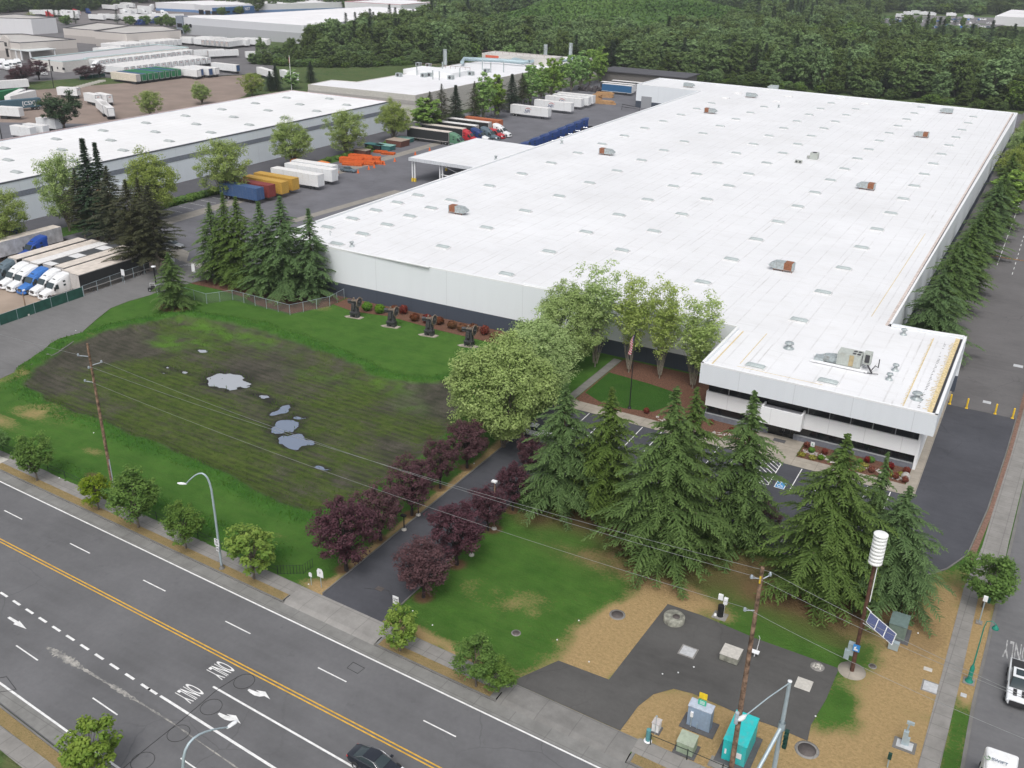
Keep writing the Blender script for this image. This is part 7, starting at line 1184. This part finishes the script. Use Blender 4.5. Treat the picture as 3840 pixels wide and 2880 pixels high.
# cabinets
def cabinet(name, lb, x0, x1, y0, y1, h, m_, pad=None, roof=None, slope=0.0, z=0.0, doors=0):
    t = thing(name, lb, 'cabinet', ((x0+x1)/2, (y0+y1)/2, z)); w, d = (x1-x0)/2, (y1-y0)/2
    if pad: MB().box(-w-pad, w+pad, -d-pad, d+pad, -.05, .08).build('pad', DGREY, t)
    b = MB(); b.add([(-w, -d, .08), (w, -d, .08), (w, d, .08), (-w, d, .08), (-w, -d, h-slope), (w, -d, h-slope), (w, d, h), (-w, d, h)], [(0, 1, 5, 4), (1, 2, 6, 5), (2, 3, 7, 6), (3, 0, 4, 7)]); b.build('body', m_, t)
    b = MB(); b.add([(-w-.04, -d-.05, h-slope), (w+.04, -d-.05, h-slope), (w+.04, d+.05, h), (-w-.04, d+.05, h), (-w-.04, -d-.05, h-slope+.06), (w+.04, -d-.05, h-slope+.06), (w+.04, d+.05, h+.06), (-w-.04, d+.05, h+.06)], [(4, 5, 6, 7), (0, 1, 5, 4), (1, 2, 6, 5), (2, 3, 7, 6), (3, 0, 4, 7), (3, 2, 1, 0)]); b.build('roof', roof or m_, t)
    for i in range(doors): xa = -w+.06+i*(2*w-.06)/doors; MB().box(xa, xa+(2*w-.12)/doors-.05, -d-.025, -d, .18, h-slope-.1).build('door', m_, t)
    return t
CBL = M('cabinet_bluegrey', (.26, .34, .45), .5, var=.06, dirt=(.2, .25, .3)); t = cabinet('control_cabinet', 'tall blue grey control cabinet with a yellow and a green sign on its roof', -16.8, -14.8, 62.45, 63.35, 2.25, CBL, .5, M('cabinet_top', (.42, .47, .55), .5), .1, doors=2)
MB().box(-.35, .35, .1, .14, 2.9, 3.5).build('yellow_sign', M('sign_yellow', (.80, .58, .03), .5), t); MB().box(-.35, .35, .0, .04, 2.3, 2.85).build('green_sign', M('sign_green', (.04, .45, .28), .5), t); [MB().box(-.22, .22, -.015, 0, z, z+.05).build('sign_line', SIGNW, t) for z in (2.42, 2.55, 2.68)]; MB().tube([(-.6, -.55, 0), (-.6, -.55, 1.3)], .05).tube([(-.05, -.5, 0), (-.05, -.5, .6)], .04).build('post', LGAL, t); MB().box(-.72, -.48, -.62, -.46, 1.2, 1.7).build('meter', COPE, t)
cabinet('transformer_box', 'squat pale green transformer box with a worn grey roof patch behind the low black fence', -16.5, -15.1, 59.15, 60.35, 1.35, M('pale_green_box', (.30, .37, .27), .6, dirt=(.2, .22, .18)), .25, M('pale_green_top', (.32, .37, .29), .7, var=.1, dirt=(.22, .2, .2)), .25, doors=2)
cabinet('meter_box', 'small white box on a slab beside the aqua pipe post', -19.1, -18.5, 60.2, 60.9, .95, SIGNW, .15, M('box_top', (.5, .47, .46), .8))
t = thing('marker_post', 'short aqua pipe post at the edge of the pavement by the dark pad', 'post', (-18.95, 59.05, 0)); MB().cyl((0, 0, 0), .2, 1.25, 14).build('post', M('aqua_post', (.10, .28, .30), .5), t); MB().lathe([(.36, 0), (.36, .06), (.2, .08)], n=14).build('collar', COPE, t); tag(MB().tube([(-18.7, 60.0, 0), (-18.7, 60.0, 2.0)], .03).lathe([(.06, 0), (.1, .06), (0, .14)], (-18.7, 60.0, 2.0), 8).build('antenna_post', LGAL), 'thin grey rod with a round tip beside the white box', 'post')
TQ = M('turquoise_paint', (.03, .48, .48), .45, var=.05, dirt=(.25, .33, .32)); t = cabinet('generator_cabinet', 'large turquoise generator cabinet behind the mossy wooden pole', -13.0, -11.1, 60.3, 63.6, 2.5, TQ, .5, TQ, .35, doors=2); MB().box(.15, .65, -1.72, -1.69, .8, 1.35).build('notice', SIGNW, t); MB().box(-.75, -.6, -1.72, -1.69, .8, 1.3).build('notice', SIGNW, t); MB().box(-1.7, 1.5, -2.9, -1.7, -.04, .07).build('pad', C_WALK, t)
cabinet('transformer_box', 'dark green transformer box under the cedar behind the solar panel', -4.0, -2.4, 83.5, 85.2, 1.9, M('dark_green_box', (.14, .19, .16), .6, dirt=(.2, .22, .2)), .4, M('dark_green_top', (.13, .18, .17), .3), .3); cabinet('junction_box', 'small grey box at the foot of the dark green transformer box', -3.6, -2.7, 81.6, 82.1, .8, LGAL)
cabinet('vent_housing', 'raised concrete box hatch near the wooden pole on the dark pad', -17.0, -15.3, 71.8, 73.4, .75, M('mossy_concrete', (.25, .25, .21)), None, CPALE, z=.03); t = thing('handle_frame', 'small white hinged lid and hook beside the raised concrete box', 'lid', (-14.3, 74.0, .03)); MB().box(-.4, .4, -.25, .25, .5, .58).box(-.05, .05, -.05, .05, 0, .5).tube([(.1, .2, .5), (.2, .3, 2.0), (.1, .2, 2.3)], .03).build('lid', COPE, t)
t = thing('gas_post', 'black drum with two white boxes on a post at the edge of the dark pad', 'utility post', (-19.0, 78.1, 0)); MB().cyl((0, 0, 0), .32, 1.3, 16).build('drum', BLKP, t); MB().box(-.7, .7, -.6, .6, -.04, .06).build('pad', C_WALK, t); MB().tube([(.25, .2, 0), (.25, .2, 2.3)], .06).build('post', COPE, t); MB().box(-.45, 0, .1, .35, 1.8, 2.4).box(.12, .5, .05, .35, 1.5, 2.2).build('meter_box', COPE, t); MB().lathe([(.14, 0), (.12, .2), (0, .26)], (-.45, -.2, .06), 10).build('valve', COPE, t)
t = thing('signal_pedestal', 'grey steel pedestal with a camera on a pad in the lower right dry grass', 'pedestal', (-.1, 69.6, 0)); MB().box(-.9, .9, -.7, .7, -.04, .06).build('pad', C_KERB, t); MB().box(-.65, .65, -.45, .45, .06, .12).build('plate', STEEL, t); MB().box(-.3, .1, -.1, .25, .12, 1.5).box(.1, .3, -.05, .2, .12, .9).tube([(-.1, .1, 1.5), (0, .1, 2.4)], .08).build('body', LGAL, t); MB().box(-.25, .35, 0, .2, 2.3, 2.55).build('camera', LGAL, t)
t = thing('rubble_manhole', 'broken round manhole full of pale stones at the north edge of the dark pad', 'manhole', (-8.8, 75.6, .03)); MB().lathe([(.65, .0), (.65, .04), (.5, .05), (0, .03)], n=20).build('collar', C_WALK, t); m_ = MB(); [m_.lathe([(.09, 0), (.07, .08), (0, .1)], (rw.uniform(-.35, .35), rw.uniform(-.3, .3), .04), 6) for _ in range(16)]; m_.build('stones', CPALE, t)
# signs
def sign(name, lb, x, y, h, w, hh_, txt=None, z=0.0, face=None, fm=None, round_=False):
    t = thing(name, lb, 'sign', (x, y, z), face or 0); MB().tube([(0, .03, 0), (0, .03, h)], .035, 6).build('post', LGAL, t)
    m_ = MB(); (m_.prism([(-w/2, 0), (w/2, 0), (w/2, hh_*.7), (w*.3, hh_), (-w*.3, hh_), (-w/2, hh_*.7)], 0, .03) if round_ else m_.prism([(-w/2, 0), (w/2, 0), (w/2, hh_), (-w/2, hh_)], 0, .03)); m_.v = [(a, -c_, h-hh_+b) for a, b, c_ in m_.v]; m_.build('panel', fm or SIGNW, t)
    if txt: o = O('lettering', textmesh(txt, hh_*.34/(1+txt.count('\n')*.3), SIGNK, .004), t); o.location = (0, -.04, h-hh_/2); o.rotation_euler = (R(90), 0, 0)
    return t
sign('driveway_sign', 'white sign on a thin post at the right kerb of the driveway', -47.0, 62.1, 1.9, .7, .95, 'ONE\nWAY', z=0); sign('driveway_sign', 'pale house-shaped sign on a post at the left of the driveway mouth', -55.9, 61.35, 2.3, .8, 1.0, '7', round_=True); sign('marker_sign', 'small white marker on a brown post left of the house-shaped sign', -57.0, 61.1, 1.6, .4, .5, None, round_=True)
for (zx, zy, lb) in ((640, 1215, 'white parking sign left of the office entrance'), (1530, 1440, 'white parking sign right of the office entrance')):
    p = at(2600+zx/3.456, 1280+zy/3.456, 0); t = sign('parking_sign', lb, p.x, p.y, 1.5, .5, .65, None, .05); MB().tube([(-.1, -.05, 1.25), (.0, -.05, 1.12), (.1, -.05, 1.05)], .04, 4).lathe([(.06, 0), (0, .05)], (0, -.05, 1.3), 6).build('symbol', DGRN, t)
p = aq(0, 1, 1680, 745); sign('gate_sign', 'white diamond back sign at the gate lane by the cedars', p.x, p.y, 2.9, .9, 1.6, None, round_=True); p = aq(0, 1, 1075, 790); t = sign('gate_notice', 'white notice box on the chain fence post by the gate', p.x, p.y, 2.8, .9, 1.2, None)
p = aq(0, 1, 1345, 785); t = thing('lamp_bollard', 'black lamp bollard with a white cap at the gate lane', 'bollard lamp', (p.x, p.y, 0)); MB().cyl((0, 0, 0), .12, 3.2, 10).build('pole', BLKP, t); MB().lathe([(.45, 3.2), (.45, 3.32), (0, 3.4)], n=12).build('cap', SIGNW, t)
p = aq(0, 1, 1380, 860); t = thing('motor_scooter', 'black utility cart parked under the small cedar at the gate lane', 'cart', (p.x, p.y, .04), .5); MB().loft([rr(0, .4, .4, .7, .1), rr(-.6, .5, .35, .9, .1), rr(-1.4, .5, .35, .9, .1), rr(-2.0, .4, .4, .7, .1)]).build('body', BLKP, t); [O('wheel', WMc, t, (a, s, .34)) for a in (-.3, -1.6) for s in (-.45, .45)]; MB().tube([(-.5, -.4, .9), (-.6, -.4, 1.7), (-1.5, -.4, 1.7), (-1.5, -.4, .8)], .04).build('roll_bar', SIGNW, t)
p = aq(0, 1, 235, 1065); t = thing('yard_light_pole', 'thin wooden light pole rising by the green screened fence', 'light pole', (p.x, p.y, 0)); zz = zon(p.x, p.y, 720+870/2.304); MB().tube([(0, 0, 0), (0, 0, zz)], [.14, .09], 8).build('pole', M('tan_pole', (.26, .18, .12), .9), t); MB().lathe([(.5, 0), (.5, .3), (.2, .5)], n=10).build('base', CPALE, t)
for i, (c, r, bx, by, ty, lb) in enumerate([(1, 2, 2057, 1252, 845, 'wooden lamp post right of the driveway with a white lamp'), (1, 2, 1280, 1262, 1140, 'dark lamp post left of the driveway behind the second plum'), (1, 2, 1403, 1135, 1010, 'slim dark post left of the driveway behind the third plum'), (1, 2, 1862, 1480, 1360, 'slim dark post in the lawn right of the driveway plums')]):
    p = aq(c, r, bx, by); zz = zon(p.x, p.y, r*720+ty/2.304); t = thing('garden_lamp', lb, 'lamp post', (p.x, p.y, 0)); MB().tube([(0, 0, .2), (0, 0, zz)], .07, 8).build('pole', M('tan_pole', (.26, .18, .12), .9) if i == 0 else BLKP, t); MB().lathe([(.3, 0), (.3, .15), (.12, .3)], n=12).build('base', CPALE, t); MB().box(-.35, .25, -.2, .2, zz-.05, zz+.12).build('lamp_head', SIGNW if i == 0 else BLKP, t)
for (bx, by, ty, lb) in ((0, 1660-0, 1040, 'dark tall light pole at the left edge before the west warehouse roof'), (455, 800, 600, 'thin pole among white trailers at the upper left')):
    p = aq(0, 0, bx+25 if bx == 0 else bx+10, by-420 if bx == 0 else by-40); zz = 11; t = thing('yard_light_pole', lb, 'light pole', (p.x, p.y, 0)); MB().tube([(0, 0, 0), (0, 0, zz)], .15, 6).build('pole', BLKP, t); MB().box(-.5, .5, -.2, .2, zz, zz+.2).build('lamp_head', BLKP, t)
# flagpole
t = thing('flagpole', 'dark flagpole with a limp red and white striped flag before the airy trees', 'flagpole', (-45.3, 116.6, .05)); MB().tube([(0, 0, 0), (0, 0, 11.7)], [.09, .05], 10).build('pole', BLKP, t); MB().lathe([(.3, 0), (.25, .2), (.1, .3)], n=12).lathe([(0, 11.65), (.09, 11.75), (0, 11.9)], n=10).build('base', BLKP, t)
fs = NT('flag_cloth'); s_ = fs.n('SeparateXYZ', {'Vector': fs.n('TexCoord').outputs['Object']}); w_ = fs.math('ADD', fs.math('MULTIPLY', s_.outputs[0], 1.8), s_.outputs[2]); st_ = fs.math('GREATER_THAN', fs.math('PINGPONG', w_, .21), .105)
cn = fs.math('MULTIPLY', fs.math('GREATER_THAN', s_.outputs[2], 9.9), fs.math('GREATER_THAN', s_.outputs[0], -.24)); fs.fin(fs.mix(cn, fs.mix(st_, (.62, .58, .58), (.5, .03, .05)), (.04, .04, .14)), .8)
F = MB(); secs = []
for i in range(14):
    z = 11.3-i*.235; wd = .12+.34*math.sin(min(1, i/5)*1.57); off = -.08-.02*i; secs.append([(off-wd, .1*math.sin(i*.9), z), (off-wd*.6, .16+.05*math.sin(i), z-.05), (off-wd*.2, -.1, z), (off, .08, z+.02), (off-.02, -.02, z), (off-wd*.3, -.18, z), (off-wd*.7, .04, z-.04)])
F.loft(secs); F.build('flag', fs.m, t)
# yellow bollards, speed bumps
YB = M('bollard_yellow', (.75, .50, .04), .6)
for i, (x, y) in enumerate(((-5.6, 142.9), (-3.3, 142.7), (.5, 142.9), (2.8, 142.7))):
    t = thing('bollard', 'yellow steel bollard across the service road, ' + ['nearest the office wall', 'second from the office wall', 'third from the office wall', 'at the kerb side'][i], 'bollard', (x, y, .03)); MB().cyl((0, 0, 0), .13, 1.5, 12).build('post', YB, t); MB().lathe([(.13, 1.5), (.1, 1.58), (0, 1.6)], n=12).build('cap', YB, t); MB().box(-.2, .2, -.2, .2, 0, .05).build('base_plate', YB, t)
for y in (228, 302): tag(MB().box(-9.5, 3.4, y-.25, y+.25, .02, .08).build('speed_bump', M('bump', (.28, .16, .08), .9, var=.6, scale=3)), 'worn orange speed bump across the service road, %s one' % ('nearer' if y == 228 else 'farther'), 'speed bump')
# fences
cl_m = NT('chain_link'); tcv = cl_m.world(); tr = cl_m.n('BsdfTransparent'); mxs = cl_m.n('MixShader', {0: .24}); cl_m.fin((.30, .31, .31), .5, .4); cl_m.t.links.new(tr.outputs[0], mxs.inputs[1]); cl_m.t.links.new(cl_m.b.outputs[0], mxs.inputs[2]); cl_m.t.links.new(mxs.outputs[0], cl_m.out.inputs[0])
def fence(name, lb, pts, h, sp, panel, postm, pr=.04, rails=(1.0,), thick=.02, z=0.0, cat='fence', rm=None):
    t = thing(name, lb, cat, (0, 0, z)); pn = MB(); rl = MB(); pm_ = MB(); n_ = 0
    for a, b in zip(pts, pts[1:]):
        a = Vector(a+(0,)); b = Vector(b+(0,)); L = (b-a).length; k_ = max(1, round(L/sp)); d = (b-a).normalized(); q_ = Vector((-d.y, d.x, 0))*thick/2
        if panel: pn.add([tuple(a-q_+Vector((0, 0, .04))), tuple(b-q_+Vector((0, 0, .04))), tuple(b-q_+Vector((0, 0, h-.03))), tuple(a-q_+Vector((0, 0, h-.03)))], [(0, 1, 2, 3)])
        for r_ in rails: rl.tube([a+Vector((0, 0, h*r_)), b+Vector((0, 0, h*r_))], pr*.7, 5)
        for i in range(k_+(1 if b == Vector(pts[-1]+(0,)) else 0)):
            p = a+(b-a)*i/k_; MB().tube([(0, 0, -.05), (0, 0, h+.06)], pr, 6).build('post', postm, t, tuple(p)); n_ += 1
    if panel: pn.build('mesh_panel', panel, t)
    if rails: rl.build('rail', rm or postm, t)
    return t
GSC = M('green_screen', (.022, .085, .065), .85, var=.22, scale=.8)
fence('screened_fence', 'dark green screened fence between the truck yard and the gate road', [(-147.3, 52), (-147.9, 76), (-148.3, 89.6), (-148.7, 106.5)], 1.9, 3.2, GSC, LGAL)
fence('chain_link_fence', 'grey chain link fence continuing from the green screen to the gate', [(-148.7, 106.6), (-149.2, 113), (-149.6, 124)], 2.0, 3.0, cl_m.m, LGAL); fence('chain_link_fence', 'grey chain link fence bending round the lawn at the warehouse corner', [(-138.5, 114.5), (-137.1, 116.2), (-127.3, 115.7), (-124.8, 119.6), (-111, 119.3), (-107.9, 126.4), (-108.3, 131)], 1.9, 3.0, cl_m.m, LGAL)
fence('sliding_gate', 'white barred gate standing open behind the brownish firs', [(-157, 133.4), (-150.2, 129.4)], 1.9, .6, None, COPE, .05, (1.0, .1), cat='gate')
GRF = M('black_fence', (.02, .028, .025), .6); fence('low_fence', 'low dark wire fence behind the pavement at the left', [(-125, 63.6), (-99.8, 62.35), (-80, 61.55), (-73.2, 61.25), (-61.2, 60.75)], 1.0, 3.1, None, GRF, .04, (.95, .5)); fence('low_fence', 'low black rail fence in front of the pale green box', [(-18.6, 58.75), (-15.4, 58.75), (-12.4, 58.7), (-8, 58.6)], 1.1, 3.0, None, GRF, .05, (.95,)); fence('iron_railing', 'short black iron railing at the driveway culvert', [(-61.2, 60.75), (-59, 62.2), (-58.9, 63.6)], 1.1, .35, None, GRF, .025, (.98, .1))
fence('chain_link_fence', 'dark chain fence below the tree line in the rear yard', [(-186, 296), (-189, 330), (-188, 372)], 2.4, 4, cl_m.m, GRF, .06)
GWR = [(-372, 303), (-364, 285), (-363, 262)]; fence('green_fence', 'low green fence by the dark purple trees at the far terminal', [tuple(aq(0, 0, 690, 690)[:2]), tuple(aq(0, 0, 910, 660)[:2])], 1.5, 4, GSC, LGAL)
for i in range(11):
    p = aq(0, 0, 620+i*26, 775-i*7); tag(MB().box(-1.6, 1.6, -.3, .3, 0, .7).lathe([(.2, .7), (0, .75)], n=6).build('concrete_barrier', CPALE, None, tuple(p), 1.0), 'pale concrete block along the edge of the tan lot', 'barrier', 'concrete blocks along the tan lot')
# old iron presses on display
IRN = M('press_iron', (.085, .088, .095), .6, .5, var=.4, scale=5, dirt=(.16, .12, .10)); BRZ = M('press_rim', (.24, .19, .15), .6, .4, var=.2); PBS = M('press_base', (.33, .29, .25), .9, var=.2, scale=3)
t0 = thing('iron_press', 'old iron flywheel press on a pale base, leftmost of the four on the lawn', 'press', (-100.7, 124.5, 0), 0, None)
MB().prism([(-1.9, -.5), (-1.4, -.75), (1.3, -.55), (1.5, .5), (-.9, .75)], -.05, .12).build('base', PBS, t0)
b = MB(); b.box(-.75, -.35, -.45, .45, .12, 1.0); b.box(.35, .75, -.45, .45, .12, 1.0); b.box(-.75, .75, -.5, .5, .6, .8); b.loft([[(-.65, -.35, .9), (.65, -.35, .9), (.65, .4, .9), (-.65, .4, .9)], [(-.5, -.25, 2.6), (.5, -.25, 2.6), (.5, .35, 2.6), (-.5, .35, 2.6)], [(-.6, -.4, 3.1), (.6, -.4, 3.1), (.6, .45, 3.1), (-.6, .45, 3.1)]], 0, False); b.box(-.7, .7, -.75, -.25, .95, 1.15); b.box(-.28, .28, -.65, -.2, 1.7, 2.7); b.build('frame', IRN, t0)
MB().box(-.2, .2, -.36, -.34, 1.2, 1.65).box(-.25, .25, -.47, -.45, .2, .55).build('opening', BLKP, t0)
w_ = MB(); P = [(0, .85*math.cos(a), 2.95+.85*math.sin(a)) for a in [2*math.pi*i/24 for i in range(25)]]; w_.tube(P, .09, 6); w_.build('flywheel', BRZ, t0, (.95, 0, 0)); w_ = MB(); w_.cyl((-.05, 0, 2.95), .72, .1, 24, axis='x'); w_.cyl((-.15, 0, 2.95), .2, .35, 12, axis='x'); w_.build('wheel_disc', IRN, t0, (.95, 0, 0))
MB().cyl((-1.3, .05, 2.95), .28, .7, 14, axis='x').cyl((-1.0, .05, 2.95), .1, 2.2, 10, axis='x').box(-1.25, -.6, -.25, .35, 2.55, 2.7).build('motor', IRN, t0); MB().cyl((-.2, .1, 3.1), .16, .5, 12).box(-.5, .5, -.3, .3, 3.1, 3.22).tube([(.2, .1, 3.3), (.9, .4, 3.6), (1.5, .3, 3.55)], .05, 5).build('top_gear', BRZ, t0)
t0.rotation_euler = (0, 0, .12)
for (x, y, lb) in ((-92.7, 124.3, 'old iron flywheel press, second from the left on the lawn'), (-85.0, 124.4, 'old iron flywheel press, third from the left on the lawn'), (-76.9, 124.0, 'old iron flywheel press, rightmost of the four, nearest the pale trees')): dup(t0, (x, y, 0), .12, lb)
for o in [t0]+[q for q in bpy.data.objects if q.get('category') == 'press']: o['group'] = 'iron presses displayed on the lawn'
# small pale litter on the lawns
m_ = MB(); rl_ = random.Random(4)
for (c, r, x, y) in [(1, 3, 1355, 305), (1, 3, 1525, 428), (2, 3, 577, 388), (2, 3, 390, 555), (2, 3, 665, 745), (2, 3, 1570, 790), (2, 3, 1435, 838), (2, 3, 1300, 850), (1, 3, 455, 75), (0, 2, 513, 815), (0, 2, 540, 270), (0, 2, 810, 425), (1, 2, 797, 1605), (1, 2, 1885, 690), (0, 1, 655, 1200), (0, 0, 1650, 1240), (3, 3, 410, 1215), (3, 3, 1295, 497)]:
    p = aq(c, r, x, y); m_.lathe([(.07, .0), (.08, .05), (.04, .09), (0, .1)], (p.x, p.y, .03), 7)
o = m_.build('litter', SIGNW); o['kind'] = 'stuff'; o['label'] = 'scattered small white scraps on lawn and paving'
# ---------------------------------------------------------------- the air
hz = MB().box(-1900, 500, -60, 2700, -2.3, 75)
hm = bpy.data.materials.new('haze_air'); hm.use_nodes = True; ht = hm.node_tree; ht.nodes.remove(ht.nodes['Principled BSDF'])
pv_ = ht.nodes.new('ShaderNodeVolumePrincipled'); pv_.inputs['Color'].default_value = (.86, .90, .95, 1); pv_.inputs['Density'].default_value = .00016; pv_.inputs['Anisotropy'].default_value = .3
ht.links.new(pv_.outputs[0], ht.nodes['Material Output'].inputs['Volume'])
o = hz.build('haze', hm); o['kind'] = 'stuff'; o['label'] = 'thin pale haze over the whole place'
